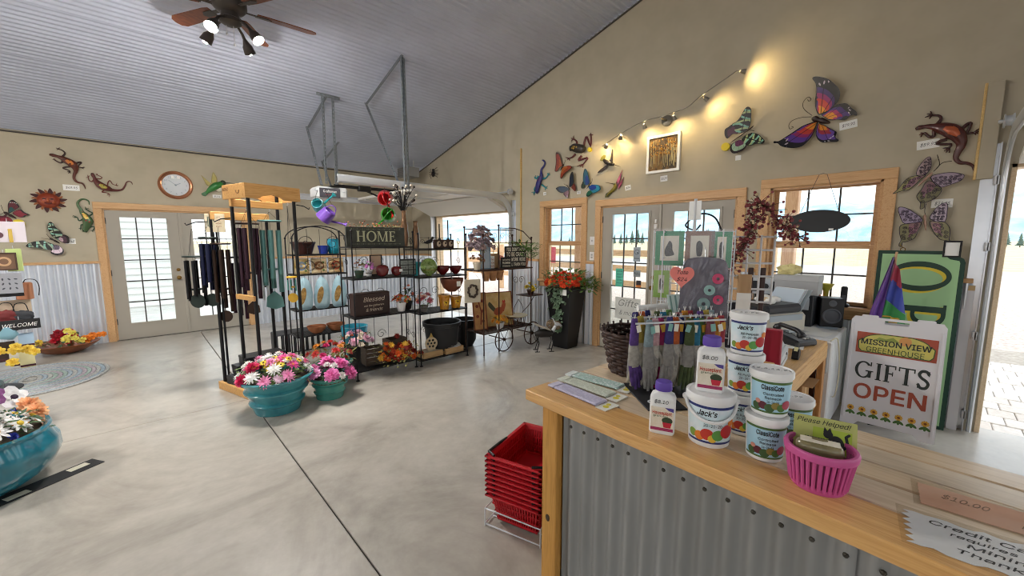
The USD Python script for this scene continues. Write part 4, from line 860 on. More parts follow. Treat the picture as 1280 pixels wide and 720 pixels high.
# big blue planter at the left edge
bp = thing('glazed_planter', 'wide deep-blue glazed planter of pansies and daisies at the left edge', 'planter', loc=(-.86, 3.90, 0))
prof = [(0, 0), (.22, 0), (.27, .02), (.36, .09), (.405, .18), (.40, .26), (.365, .32), (.372, .345), (.365, .36), (.345, .352), (.335, .31), (0, .29)]
V = MB().lathe(prof, 64); V.apply(lambda v: v * np.stack([1 - .03 * np.abs(np.sin(4.5 * np.arctan2(v[:, 1], v[:, 0]))) ** .25 * 0 + .0 - .022 * (np.abs(np.cos(4.5 * np.arctan2(v[:, 1], v[:, 0]))) > .985) * ((v[:, 2] > .03) & (v[:, 2] < .3))] * 2 + [np.ones(len(v))], 1))
part(bp, 'pot', V, BLUEG, 40); part(bp, 'soil', MB().lathe([(.33, .3), (.33, .33), (0, .35)], 24), SOIL)
blooms(bp, (0, 0, .31), .33, .17, [(7, 'daisy', .06, '#f1f0ec', '#d6b83c'), (6, 'mum', .055, '#e8861e', None), (5, 'mum', .055, '#f0b48c', None), (12, 'puff', .035, '#3340a8', None), (4, 'peony', .055, '#f2efe9', None)], g5)
for p, cc in (((.12, .1, .56), '#7c3f78'), ((.02, .16, .53), '#8a5a9a'), ((.2, .2, .50), '#f0eef0'), ((-.02, .05, .55), '#f3f1f4')): flower(bp, np.array(p), [.4, -.6, .5], 'pansy', .085, cc, '#2a1430', g5)
for a in (-.1, -.5, -.9): flower(bp, np.array([.30 * math.cos(a), .30 * math.sin(a), .42]), [math.cos(a), math.sin(a), .9], 'daisy', .07, '#f4f2ee', '#d6b83c', g5)
for q in ((.27, .12, .45), (.31, .02, .43)): flower(bp, np.array(q), [.6, -.3, .6], 'peony', .07, '#eeae84', None, g5)
foliage(bp, (0, 0, .31), .33, .14, 190, LEAFS[1], g5)
dp = pot('dark_planter', 'dark slate planter behind the blue planter, under the merchandise rack', (-1.18, 5.0, 0), [(0, 0), (.2, 0), (.3, .34), (.33, .35), (.335, .40), (.31, .40), (.29, .36), (0, .34)], M('slate_pot', '#223a40', .35), (.29, .36))
for k in range(9): part(dp, 'card', MB().box((-.06, -.003, 0), (.06, .003, .13), .002).rotz(g5.uniform(-50, 50)).move((g5.uniform(-.16, .2), g5.uniform(-.2, .1), .37)), [PAPER, M('card_blue', '#8fa9c9', .6), M('card_cream', '#e9dfc0', .6)][k % 3])
# copper bowl of flowers by the wainscot
cb = pot('copper_bowl', 'wide shallow copper bowl of red, yellow and orange silk roses by the corrugated panel', (-.80, 8.09, 0), [(0, 0), (.1, 0), (.2, .03), (.33, .12), (.345, .135), (.335, .14), (.2, .08), (0, .06)], M('copper_bowl', '#7a4022', .28, .7, c2='#a86238', scale=6), None, cat='bowl')
stuff_c = (('#b3182a', 10, (0, .02)), ('#e9cf6a', 9, (.09, -.12)), ('#e8842a', 9, (.27, -.02)), ('#e2bc4c', 6, (-.3, -.05)), ('#8a1420', 5, (-.08, 0)))
for cc, n, o in stuff_c:
    for k in range(n):
        p = np.array([o[0] + g5.uniform(-.10, .10), o[1] + g5.uniform(-.09, .09), .14 + g5.uniform(0, .17 if abs(o[0]) < .15 else .07)]); flower(cb, p, [g5.uniform(-.5, .5), -.7, .8], 'rose', .05, cc, None, g5)
foliage(cb, (0, 0, .1), .26, .1, 60, LEAFS[1], g5)
# braided oval rug: concentric braids
rug = thing('braided_rug', 'oval braided rug in grey and blue-green rings on the concrete', 'rug', loc=(-.95, 6.72, 0))
RUGM = [M('rug_' + n, c, .95, c2=d, scale=60, stretch=(1, 1, 1), bump=.004, bscale=120) for n, c, d in (('grey', '#8f8f8c', '#bdbdb8'), ('sage', '#7f938a', '#a9b8ae'), ('blue', '#7d8d99', '#aab5bd'), ('mauve', '#91868f', '#b9afb4'))]
a = np.linspace(0, 2 * np.pi, 120, endpoint=False)
for k in range(15):
    rx, ry = .60 - k * .038, .70 - k * .038
    rr = .019 + .0035 * np.sin(a * (60 - 3 * k)); P = np.stack([rx * np.cos(a), ry * np.sin(a), np.full_like(a, .006)], 1); P = np.vstack([P, P[:2]]); rr = np.concatenate([rr, rr[:2]])
    part(rug, 'braid', MB().tube(P, rr, 8, cap=False, flat=.4, ref=(0, 0, 1)), RUGM[(k * 2 + k // 3) % 4], True)
part(rug, 'braid', MB().lathe([(.045, 0), (.045, .01), (0, .012)], 20), RUGM[0])
mt = thing('floor_strip', 'long black rubber strip with two pale labels lying on the concrete', 'mat', loc=(-.62, 3.70, 0), rot=31)
part(mt, 'strip', B((-.5, -.065, 0), (.37, .065, .006), .002), M('black_rubber', '#1b1a1c', .6))
for x, y in ((-.03, -.02), (.27, .02)): part(mt, 'label', B((x - .05, y - .03, .006), (x + .05, y + .025, .0075)), M('strip_label', '#d8d4c0', .6))
part(mt, 'label', B((-.45, -.03, .006), (-.3, .03, .0075)), M('strip_label_green', '#c5cf7a', .6))

# ------------------------------------------------------------------ wind chime stand and chimes
PINE = wood('stand_pine', '#c08a48', '#d9a868', 0)
cs_ = thing('chime_stand', 'black and pine floor stand hung with wind chimes', 'display stand', loc=(.715, 4.42, 0), rot=16)
Wd, Dp = .56, .57
for lo, hi in (((-.03, -.03, 0), (Wd + .03, .0, .08)), ((-.03, Dp, 0), (Wd + .03, Dp + .03, .08)), ((-.03, 0, 0), (0, Dp, .08)), ((Wd, 0, 0), (Wd + .03, Dp, .08))): part(cs_, 'base_board', B(lo, hi, .004), PINE)
part(cs_, 'base_deck', B((0, 0, .05), (Wd, Dp, .065)), M('plywood', '#a98a5c', .6))
Dt = .36
for x, y, zt in ((.09, 0, 2.0), (Wd, 0, 2.0), (0, Dp, 1.80), (Wd, Dp, 1.80), (.09, Dt - .02, 2.0), (Wd, Dt - .02, 2.0)): part(cs_, 'post', MB().rod((x + (.015 if x < .1 else -.015), y + (.015 if y < .1 else -.015), .06), (x + (.015 if x < .1 else -.015), y + (.015 if y < .1 else -.015), zt), .0165, 12), BLACK, 30)
arch = sbox(.06, 1.93, Wd + .03, 2.065).difference(Polygon([(.17, 1.92), (.22, 1.955), (.31, 1.975), (.40, 1.955), (.45, 1.92)]))
for y in (-.03, Dt): part(cs_, 'header', MB().poly(arch, 0, .03).apply(lambda v, y=y: np.stack([v[:, 0], y + v[:, 2], v[:, 1]], 1)), PINE)
for x in (.06, Wd): part(cs_, 'header', B((x, 0, 1.93), (x + .03, Dt, 2.065), .003), PINE)
part(cs_, 'hanging_bar', B((.06, .24, 1.86), (Wd, .28, 1.93), .004), PINE); part(cs_, 'cross_block', B((.08, .0, .95), (.11, .34, 1.0), .004), PINE); part(cs_, 'hanging_bar', B((-.0, Dp - .05, 1.74), (Wd, Dp - .02, 1.82), .004), PINE)
hd = part(cs_, 'engraving', MB().text('WIND', .03, (.0, 0, .03), .001).text('CHIMES', .026, (0, 0, -.015), .001).apply(lambda v: np.stack([.0595 - v[:, 2], .26 - v[:, 0], 2.0 + v[:, 1]], 1)), M('engraved', '#6a431c', .7))
part(cs_, 'engraving', MB().tube([(.058, .10 - .03 * math.cos(t), 2.005 - .03 * math.sin(t)) for t in np.linspace(0, math.pi, 10)], .003, 5), M('engraved', '#6a431c', .7))
for x, y, dx, dy, z in ((0, Dp, -.17, .05, 1.72), (.09, Dt - .02, -.14, .0, 1.75), (Wd, .0, .12, -.03, 1.90)): part(cs_, 'arm', MB().tube([(x, y, z), (x + dx * .6, y + dy * .6, z - .01), (x + dx, y + dy, z - .04), (x + dx * 1.05, y + dy * 1.05, z - .02)], .005, 6), BLACK, 30)
def L2W(x, y, o=(.715, 4.42), d=16):
    a = math.radians(d); return o[0] + x * math.cos(a) - y * math.sin(a), o[1] + x * math.sin(a) + y * math.cos(a)
def chime(label, xy, ztop, zdisc, rd, n, rt, zt, lens, cm, tm, sail=None, discm=None, ring=None):
    t = thing('wind_chime', label, 'wind chime', loc=(xy[0], xy[1], zdisc)); D = discm or cm
    part(t, 'hook', MB().tube([(0, 0, ztop - zdisc), (.012, 0, ztop - zdisc - .012), (0, 0, ztop - zdisc - .03)], .003, 5), STEEL)
    c = MB()
    for k in range(3): a = 2.1 * k; c.rod((0, 0, ztop - zdisc - .03), (rd * .7 * math.cos(a), rd * .7 * math.sin(a), .008), .0015, 4)
    part(t, 'top_disc', MB().lathe([(0, -.008), (rd * .9, -.008), (rd, 0), (rd * .9, .008), (0, .010)], 28), D, 30)
    for k in range(n):
        a = 2 * math.pi * k / n + .3; x, y = rd * .72 * math.cos(a), rd * .72 * math.sin(a); L = lens * (1 - .06 * k); z1 = zt - zdisc
        c.rod((x, y, -.005), (x, y, z1), .0012, 4)
        tb = part(t, 'tube', MB().lathe([(rt * .75, -L), (rt, -L), (rt, 0), (rt * .75, 0), (rt * .75, -L)], 12, (x, y, z1)), tm, 40)
    part(t, 'cord', c, M('chime_cord', '#2c2a2a', .8), kind='stuff')
    zc_ = zt - zdisc - lens * .62; part(t, 'clapper', MB().lathe([(0, zc_ - .008), (rd * .42, zc_ - .008), (rd * .45, zc_), (rd * .42, zc_ + .008), (0, zc_ + .008)], 20), D, 30)
    if sail:
        sz, sr, shp = sail; s = MB().rod((0, 0, zc_), (0, 0, sz - zdisc), .0012, 4); part(t, 'cord', s, M('chime_cord', '#2c2a2a'))
        P = Point(0, 0).buffer(sr, 12) if shp == 'disc' else Polygon([(0, sr), (sr * .8, sr * .3), (sr * .9, -sr * .7), (0, -sr), (-sr * .9, -sr * .7), (-sr * .8, sr * .3)]); nrm = np.array([-.6, -.8, 0])
        part(t, 'sail', MB().poly(P, -.003, .003).apply(lambda v: v[:, :1] * np.array([.8, -.6, 0]) + v[:, 1:2] * np.array([0, 0, 1.0]) + v[:, 2:] * nrm + [0, 0, sz - zdisc - sr]), D)
    return t
PURP = M('plum_bronze_tube', '#3b2430', .3, .7); TEALC = M('verdigris_tube', '#5d8a86', .35, .4); NAVY = M('navy_tube', '#171c3c', .3, .5); BLK = M('black_tube', '#141315', .3, .5); FOREST = M('dark_green_tube', '#1f2c27', .35, .4); BRNZ = M('dark_bronze_tube', '#3a2a22', .35, .7)
w_ = L2W(.20, .26); chime('large plum-bronze wind chime hung at the front left of the stand', w_, 1.86, 1.70, .11, 8, .019, 1.655, .72, PURP, PURP, (.92, .07, 'kite'), BRNZ)
w_ = L2W(.42, .26); chime('big verdigris teal wind chime with a teal sail', w_, 1.86, 1.735, .115, 6, .025, 1.64, .66, TEALC, TEALC, (1.0, .10, 'kite'))
chime('navy blue wind chime on the left arm of the stand', (.535, 4.97), 1.70, 1.56, .08, 6, .020, 1.50, .50, NAVY, NAVY, (1.0, .065, 'disc'), FOREST)
chime('black and dark green wind chime hung outermost left, with a round black sail', (.42, 5.02), 1.68, 1.375, .10, 6, .016, 1.335, .46, FOREST, BLK, (1.0, .07, 'disc'))
w_ = L2W(.06, .515); chime('long dark bronze wind chime at the back of the stand', w_, 1.76, 1.50, .09, 6, .018, 1.44, .64, BRNZ, BRNZ, (.82, .06, 'disc'))
w_ = L2W(.20, .515); chime('plum chime hanging low behind the pine cross block', w_, 1.76, 1.36, .08, 6, .017, 1.30, .60, PURP, PURP, None, BLK)
w_ = L2W(.44, .515); chime('silver chime behind the teal one', w_, 1.76, 1.38, .07, 6, .013, 1.34, .5, STEEL, STEEL, None, BLK)
w_ = L2W(.50, .06); chime('small green glass chime with a yellow tassel at the right front post', w_, 1.92, 1.15, .055, 5, .007, 1.12, .12, GREENG, GREENG, (.98, .05, 'disc'), M('tassel_yellow', '#d8a82a', .6))
sg = thing('chime_sign', 'small cream notice with a printed chime, on a black post left of the stand', 'sign', mat=facing((-.55, -.84, 0), (.60, 4.93, 1.615)))
part(sg, 'board', B((-.09, 0, -.008), (.09, .18, 0), .003), M('notice_cream', '#e6d8b8', .7))
part(sg, 'print', MB().poly(unary_union([LineString([(-.06 + .012 * k, .15), (-.06 + .012 * k, .06 - .01 * (k % 2))]).buffer(.004) for k in range(4)]), 0, .001), M('print_grey_green', '#5c6a5c', .7))
part(sg, 'print', MB().text('LET', .014, (.035, .14, 0)).text('THE', .014, (.035, .11, 0)).text('WIND', .014, (.035, .08, 0)).text('PLAY', .014, (.035, .05, 0)), M('print_brown', '#a06a3a', .7))
part(sg, 'post', MB().rod((0, -1.615, -.02), (0, .05, -.02), .011, 8), BLACK, 30)
BOXM = M('black_carton', '#17161a', .45)
for k, (x, y, z, sx, sy, sz, r, lb) in enumerate(((.22, .40, .065, .46, .14, .10, 5, 'lowest back'), (.22, .22, .065, .44, .13, .10, 2, 'lowest front'), (.26, .40, .166, .42, .14, .09, -4, 'second layer back'), (.28, .25, .166, .40, .13, .09, 3, 'second layer front'), (.30, .36, .257, .38, .20, .08, -8, 'top'))):
    x0, y0 = L2W(x, y); b = thing('chime_box', f'black cardboard wind chime box, {lb} of the pile in the stand', 'box', 'black chime boxes', loc=(x0, y0, z), rot=16 + r)
    part(b, 'carton', B((-sx / 2, -sy / 2, 0), (sx / 2, sy / 2, sz), .004), BOXM); part(b, 'lid', B((-sx / 2 - .003, -sy / 2 - .003, sz * .7), (sx / 2 + .003, sy / 2 + .003, sz + .001), .004), BOXM)
# ------------------------------------------------------------------ iron display racks and what stands on them
RUST = M('rusty_iron', '#3b2a24', .6, .5, c2='#54392c', scale=20)
def scroll(m, c, r, turns=1.4, a0=0, plane='xz', s=1, rr=.004):
    t = np.linspace(0, turns * 2 * np.pi, 22); q = r * (1 - .75 * t / t[-1]); x, z = s * q * np.cos(t + a0), q * np.sin(t + a0)
    P = np.stack([c[0] + x, np.full_like(x, c[1]), c[2] + z], 1) if plane == 'xz' else np.stack([np.full_like(x, c[0]), c[1] + x, c[2] + z], 1)
    return m.tube(P, rr, 5)
def rack(label, loc, W, D, levels, top, m_, post=.008, back=True, cat='display rack', mesh_every=.05, rot=0):
    t = thing('iron_rack', label, cat, loc=loc, rot=rot)
    for x in (0, W):
        for y in (0, D):
            m = MB().rod((x, y, .01), (x, y, top), post, 8).ball((x, y, top + .012), .014, 1).lathe([(0, 0), (.02, 0), (.022, .006), (.01, .014), (0, .014)], 10, (x, y, 0)); part(t, 'post', m, m_, 30)
    for z in levels:
        m = MB()
        for p, q in (((0, 0), (W, 0)), ((W, 0), (W, D)), ((W, D), (0, D)), ((0, D), (0, 0))): m.box((min(p[0], q[0]) - .008, min(p[1], q[1]) - .008, z - .016), (max(p[0], q[0]) + .008, max(p[1], q[1]) + .008, z - .001), .002)
        sh = part(t, 'shelf', m, m_)
        n = int(D / .028); s = MB()
        for k in range(1, n): s.box((0, k * D / n - .008, z - .008), (W, k * D / n + .008, z - .002))
        part(sh, 'slats', s, m_, kind='stuff')
    if back:
        zs = sorted(levels) + [top]
        for a, b in zip(zs[:-1], zs[1:]):
            m = MB(); h = b - a
            if h < .15: continue
            for f in (.25, .5, .75): m.rod((W * f, D, a), (W * f, D, b - .02), .003, 5)
            for sx in (-1, 1): scroll(m, (W * .5 + sx * W * .12, D, a + h * .5), min(.06, h * .2), 1.3, 0, 'xz', sx, .003)
            m.rod((0, D, b - .03), (W, D, b - .03), .003, 5); part(t, 'scroll_back', m, m_, kind='stuff')
        for x in (0, W):
            m = MB()
            for a, b in zip(zs[:-1], zs[1:]):
                m.rod((x, D * .5, a), (x, D * .5, b - .03), .003, 5); scroll(m, (x, D * .5, (a + b) / 2), .045, 1.3, 0, 'yz', 1, .003)
            part(t, 'side_scroll', m, m_, kind='stuff')
    return t
z4 = [.105, .70, 1.125, 1.465]
rack('black iron four-shelf rack carrying the HOME board', (1.66, 4.20, 0), .72, .34, z4, 1.62, BLACK)
z5 = [.075, .655, 1.095, 1.435]
rack('black iron four-shelf rack beside the HOME board, with candle spikes on top', (2.43, 4.17, 0), .70, .34, z5, 1.60, BLACK)
rA = rack('arched iron bakers rack holding three pale blue cushions', (1.43, 5.5, 0), .66, .3, [.30, .64, 1.10, 1.355], 1.55, BLACK, back=False)
m = MB()
for y in (0, .3): m.tube([(.33 - .33 * math.cos(a), y, 1.55 + .17 * math.sin(a)) for a in np.linspace(0, math.pi, 20)], .007, 6)
part(rA, 'arch', m, BLACK, 30)
m = MB()
for f in (.25, .5, .75): m.tube([(.66 * f + .05 * math.sin(3 * z) * (f - .5), 0, z) for z in np.linspace(.64, 1.68, 10)], .003, 5)
for s in (-1, 1): scroll(m, (.33 + s * .16, 0, 1.5), .1, 1.3, 0, 'xz', s); scroll(m, (.33 + s * .14, 0, 1.2), .08, 1.2, 1, 'xz', s)
part(rA, 'front_scroll', m, BLACK, kind='stuff')

def board(name, label, cat, loc, w, h, t, m_, n=(0, -1, 0), lean=0.0, text=(), group=None, rim=None, tm=None):
    """upright board standing on its bottom edge, facing n; lean tilts the top back"""
    n = np.array(n, float); n /= np.linalg.norm(n); v = np.array([0, 0, 1.0]) * math.cos(lean) - n * math.sin(lean); nn = n * math.cos(lean) + np.array([0, 0, 1.0]) * math.sin(lean)
    u = np.cross(v, nn); M4 = Gf.Matrix4d(1.0)
    for i, q in enumerate((u, v, nn, np.array(loc, float))): M4.SetRow(i, Gf.Vec4d(*map(float, q), 1.0 if i == 3 else 0.0))
    o = thing(name, label, cat, group, mat=M4)
    part(o, 'board', B((-w / 2, 0, -t), (w / 2, h, 0), .003), m_)
    if rim: part(o, 'rim', MB().poly(sbox(-w / 2, 0, w / 2, h).difference(sbox(-w / 2 + .012, .012, w / 2 - .012, h - .012)), -.001, .006), rim)
    for tx in text:
        s, hh, y = tx[:3]; kw = tx[3] if len(tx) > 3 else {}; part(o, 'lettering', MB().text(s, hh, (kw.pop('x', 0), y, .0004), **kw), tm or PAPER)
    return o
# serif capitals built from stems, thins and slabs
def serif(ch, h):
    s, t, b = .17 * h, .07 * h, .05 * h
    def stem(x, w=s, y0=0, y1=h, sf=True):
        g = [sbox(x, y0, x + w, y1)]
        if sf: g += [sbox(x - .07 * h, y0, x + w + .07 * h, y0 + b), sbox(x - .07 * h, y1 - b, x + w + .07 * h, y1)]
        return g
    def ring(x, w, a0=None): 
        o = affinity.scale(Point(0, 0).buffer(1, 24), w / 2, h / 2 * 1.02); i = affinity.scale(Point(0, 0).buffer(1, 24), w / 2 - s, h / 2 - t)
        return affinity.translate(o.difference(i), x + w / 2, h / 2)
    if ch == 'H': g, w = stem(.07 * h) + stem(.6 * h) + [sbox(.07 * h, h * .47, .7 * h, h * .47 + t)], .85 * h
    elif ch == 'O': g, w = [ring(0, .95 * h)], .95 * h
    elif ch == 'M':
        g = stem(.07 * h, t) + stem(.82 * h) + [Polygon([(.07 * h, h), (.07 * h + s, h), (.56 * h, .0), (.46 * h, 0)]), Polygon([(.82 * h, h), (.88 * h, h), (.56 * h, 0), (.5 * h, 0)])]; w = 1.08 * h
    elif ch == 'E': g, w = stem(.07 * h) + [sbox(.07 * h, 0, .62 * h, t), sbox(.07 * h, h - t, .6 * h, h), sbox(.07 * h, .47 * h, .48 * h, .47 * h + t), sbox(.56 * h, 0, .62 * h, .22 * h), sbox(.54 * h, .8 * h, .6 * h, h), sbox(.43 * h, .38 * h, .48 * h, .63 * h)], .68 * h
    elif ch == 'G': g, w = [ring(0, .92 * h).difference(sbox(.62 * h, .42 * h, h, .78 * h)), sbox(.72 * h, .06 * h, .72 * h + s, .45 * h), sbox(.58 * h, .42 * h, h, .48 * h), sbox(.82 * h, .76 * h, .89 * h, h)], h
    elif ch == 'I': g, w = stem(.1 * h), .37 * h
    elif ch == 'F': g, w = stem(.07 * h) + [sbox(.07 * h, h - t, .6 * h, h), sbox(.07 * h, .47 * h, .46 * h, .47 * h + t), sbox(.54 * h, .78 * h, .6 * h, h), sbox(.42 * h, .38 * h, .47 * h, .63 * h)], .64 * h
    elif ch == 'T': g, w = stem(.32 * h, s) + [sbox(0, h - t, .81 * h, h), sbox(0, .76 * h, .06 * h, h), sbox(.75 * h, .76 * h, .81 * h, h)], .82 * h
    elif ch == 'S':
        c = spline([(.56, .80), (.42, .97), (.2, .96), (.09, .76), (.22, .58), (.42, .46), (.54, .28), (.44, .05), (.2, .03), (.06, .24)], 40) * h
        g, w = [LineString(c).buffer(.075 * h, cap_style=2), sbox(.53 * h, .72 * h, .58 * h, .99 * h), sbox(.04 * h, .0, .09 * h, .28 * h)], .62 * h
    elif ch == 'N': g, w = stem(.07 * h, t) + stem(.68 * h, t) + [Polygon([(.03 * h, h), (.07 * h + s, h), (.75 * h, 0), (.66 * h, 0)])], .82 * h
    elif ch == 'P': g, w = stem(.07 * h) + [affinity.translate(affinity.scale(Point(0, 0).buffer(1, 20), .36 * h, .28 * h).difference(affinity.scale(Point(0, 0).buffer(1, 20), .36 * h - s * .9, .28 * h - t)), .3 * h, .72 * h).intersection(sbox(.15 * h, 0, h, h))], .68 * h
    else: g, w = [], .3 * h
    return unary_union(g), w
def serif_word(word, h, gap=.09):
    x, out = 0, []
    for ch in word:
        g, w = serif(ch, h); out.append(affinity.translate(g, x, 0)); x += w + gap * h
    return affinity.translate(unary_union(out), -(x - gap * h) / 2, 0)
hb = board('home_board', 'charcoal board lettered HOME leaning on the top shelf of the black rack', 'sign', (1.955, 4.235, 1.466), .66, .215, .02, M('charcoal_board', '#3a3c36', .7, c2='#4d4f46', scale=12), (-.06, -1, 0))
part(hb, 'lettering', MB().poly(serif_word('HOME', .115), 0, .002).move((0, .055, 0)), M('board_cream', '#c8c8a4', .7))
for y in (.03, .19): part(hb, 'ornament_line', MB().poly(unary_union([Point(-.27 + .02 * k, y).buffer(.004 if k % 3 else .007, 5) for k in range(28)]), 0, .0015), M('board_sage', '#7c806a', .7))

TERRA = M('terracotta', '#a8633c', .8, c2='#b9764c', scale=10); RED_G = glaze('oxblood_glaze', '#4a0f14', '#6e1a1c', .12); AMBER = glaze('amber_glaze', '#c07a1c', '#d89a30', .2)
def lath(name, label, cat, loc, prof, m_, n=28, group=None, smooth=40, pn='body'):
    t = thing(name, label, cat, group, loc=loc); part(t, pn, MB().lathe(prof, n), m_, smooth); return t
def bowlp(r, h): return [(0, 0), (r * .5, 0), (r * .55, .006), (r * .85, h * .45), (r, h * .95), (r * 1.02, h), (r * .96, h), (r * .8, h * .5), (r * .4, .02), (0, .018)]
def vase(r, h, neck=.5): return [(0, 0), (r * .8, 0), (r, h * .25), (r * .95, h * .55), (r * neck, h * .8), (r * neck, h * .93), (r * neck * 1.3, h), (r * neck * 1.1, h), (r * neck * .8, h * .9), (0, h * .85)]
# top shelves
for k, (x, y, hh) in enumerate(((2.36, 4.36, .42), (2.50, 4.34, .33))):
    lath('tall_vase', ('taller', 'shorter')[k] + ' slender bronze-lustre vase standing behind the end of the HOME board', 'vase', (x, y, (1.466, 1.436)[k]), vase(.045, hh, .55), M('bronze_lustre', '#8a6a50', .25, .7))
gb = thing('berry_garland', 'rust-red berry garland lying along the top shelf behind the HOME board', 'garland', loc=(2.05, 4.45, 1.467)); stems(gb, [((-.33 + .06 * k, .02 * math.sin(k), .20 + .02 * math.cos(k * 2)), (-.27 + .06 * k, .02 * math.sin(k + 1), .20 + .02 * math.cos(k * 2 + 2))) for k in range(11)], .005, M('twig_brown', '#4a3226', .8), 'twig')
for k in range(3): part(gb, 'prop_wire', MB().rod((-.25 + .25 * k, 0, 0), (-.25 + .25 * k, 0, .2), .003, 5), BLACK)
m = MB(); g6 = random.Random(9)
for k in range(150): m.ball((g6.uniform(-.36, .36), g6.uniform(-.05, .05), .20 + g6.gauss(0, .035)), g6.uniform(.006, .012), 0)
part(gb, 'berries', m, M('rust_berry', '#8a2a1c', .5, c2='#c07a3c', scale=30), kind='stuff'); foliage(gb, (0, 0, .17), .33, .08, 60, LEAFS[2], g6, (.03, .05), 'leaves')
nb = board('number_board', 'small cream card lettered in black behind the HOME board', 'sign', (2.30, 4.40, 1.467), .14, .24, .008, M('print_cream', '#d8c89a', .7), text=(('25', .05, .15, {'bold': True}), ('5', .06, .05, {'bold': True})), tm=INK)
cl = thing('candle_block', 'dark wooden candle block with cream horse cut-outs and two black spikes', 'candle holder', loc=(2.86, 4.28, 1.436))
part(cl, 'block', B((-.14, -.03, 0), (.14, .03, .11), .006), M('dark_oak', '#3a241a', .6))
for k in range(3): part(cl, 'inlay', MB().poly(affinity.scale(Point(0, 0).buffer(1, 10), .03, .035).difference(Point(.012, .01).buffer(.014)), 0, .003).apply(lambda v, k=k: np.stack([-.09 + .09 * k + v[:, 0], -.03 - v[:, 2], .055 + v[:, 1]], 1)), M('inlay_cream', '#d8c4a8', .7))
for x, hh in ((-.06, .19), (.07, .24)): part(cl, 'candle', MB().lathe([(0, .11), (.02, .11), (.02, .12), (.008, .125), (.008, .11 + hh), (0, .12 + hh)], 10, (x, 0, 0)), BLACK, 30)
tw = thing('twig_bunch', 'dark twigs and pale pods standing in the taller bronze vase', 'dried twigs', loc=(2.36, 4.36, 1.83)); g14 = random.Random(14); sg_, m, m2 = [], MB(), MB()
for k in range(34):
    q = np.array([g14.gauss(0, .10), g14.gauss(0, .07), g14.uniform(.12, .36)]); sg_.append(((0, 0, 0), q * [.4, .4, .6])); sg_.append((q * [.4, .4, .6], q)); (m if k % 2 else m2).ball(q, g14.uniform(.01, .02), 1)
stems(tw, sg_, .0035, BLACK, 'twigs'); part(tw, 'pods', m, M('pod_pale', '#cfc6b4', .8), kind='stuff'); part(tw, 'pods', m2, M('pod_dark', '#3a302a', .8), kind='stuff')
wb = thing('iron_bird', 'little black iron bird perched on the end shelf in front of the vases', 'ornament', loc=(2.62, 4.25, 1.436)); part(wb, 'body', MB().tube([(-.06, 0, .07), (-.02, 0, .075), (.03, 0, .09), (.055, 0, .12)], [.006, .02, .024, .012], 8).ball((.06, 0, .13), .016, 1), BLACK, True)
part(wb, 'leg', MB().rod((0, 0, 0), (0, 0, .07), .003, 5).box((-.02, -.015, 0), (.02, .015, .003)), BLACK); part(wb, 'beak', MB().tube([(.07, 0, .13), (.095, 0, .126)], [.005, .001], 5), BLACK)
# second shelves
def apple(x, y, z, r, label, tagp):
    t = thing('ceramic_apple', label, 'ornament', loc=(x, y, z)); part(t, 'body', MB().lathe([(0, .012), (r * .35, 0), (r * .8, r * .35), (r, r), (r * .9, r * 1.5), (r * .5, r * 1.75), (r * .15, r * 1.62), (0, r * 1.55)], 24), RED_G, True)
    part(t, 'stem', MB().tube([(0, 0, r * 1.55), (.006, 0, r * 1.8), (.016, 0, r * 2.0)], .004, 6), M('twig_brown', '#4a3226'))
    if tagp: part(t, 'price_label', B((r * .1, -r * 1.02, r * .8), (r * .7, -r * .96, r * 1.3)), PAPER)
apple(2.02, 4.27, 1.127, .075, 'larger oxblood ceramic apple, second shelf below the word HOME', False); apple(2.19, 4.26, 1.127, .062, 'smaller oxblood ceramic apple with a paper price label', True)
bx = board('word_blocks', 'dark board with rows of pale lettered blocks beside the green glass ball', 'sign', (2.335, 4.25, 1.127), .20, .19, .02, M('slate_block', '#2e3230', .7), (-.1, -1, 0))
for i, row in enumerate((('LIVE', 'LOVE'), ('BE', 'KIND'), ('LAUGH', 'TODAY'))):
    for j, w in enumerate(row):
        q = part(bx, 'block', B((-.09 + .094 * j, .125 - .058 * i, 0), (-.004 + .094 * j, .172 - .058 * i, .005), .002), M('block_grey', '#8f968e', .7)); part(q, 'word', MB().text(w, .02, (-.047 + .094 * j, .138 - .058 * i, .005), .0008, width=.06), INK)
gl = lath('gazing_ball', 'green mosaic glass gazing ball on the second shelf', 'garden ball', (2.63, 4.27, 1.097), [(0, 0), (.03, 0), (.035, .012)] + [(.105 * math.sin(a), .115 - .105 * math.cos(a)) for a in np.linspace(.35, math.pi, 16)], M('green_mosaic', '#5f7a34', .15, c2='#93a860', scale=40, coat=.8), 32)
part(gl, 'mosaic_lines', MB().lathe([(.106 * math.sin(a), .115 - .106 * math.cos(a)) for a in np.linspace(1.2, 1.26, 2)], 32), BRASS)
lath('turquoise_bowl', 'turquoise glass bowl tucked behind the green gazing ball', 'bowl', (2.52, 4.42, 1.097), [(0, 0), (.04, 0), (.06, .10), (.085, .17), (.08, .17), (.05, .1), (0, .03)], glaze('turquoise', '#2a9aa6', '#4cc0c8'))
def heart_bowl(x, y, z, r, lb):
    t = thing('red_bowl', lb, 'bowl', loc=(x, y, z)); part(t, 'bowl', MB().lathe([(0, 0), (r * .3, 0), (r * .35, .01), (r * .8, r * .6), (r, r * 1.25), (r * .94, r * 1.3), (r * .86, r * 1.2), (r * .6, r * .55), (0, r * .3)], 28).apply(lambda v: v * np.stack([1 + .12 * np.cos(np.arctan2(v[:, 1], v[:, 0]) * 2), np.ones(len(v)), np.ones(len(v))], 1)), RED_G, True)
heart_bowl(2.84, 4.28, 1.097, .088, 'oxblood glazed bowl next to the green gazing ball'); heart_bowl(3.03, 4.27, 1.097, .082, 'oxblood glazed bowl at the right end of the second shelf')
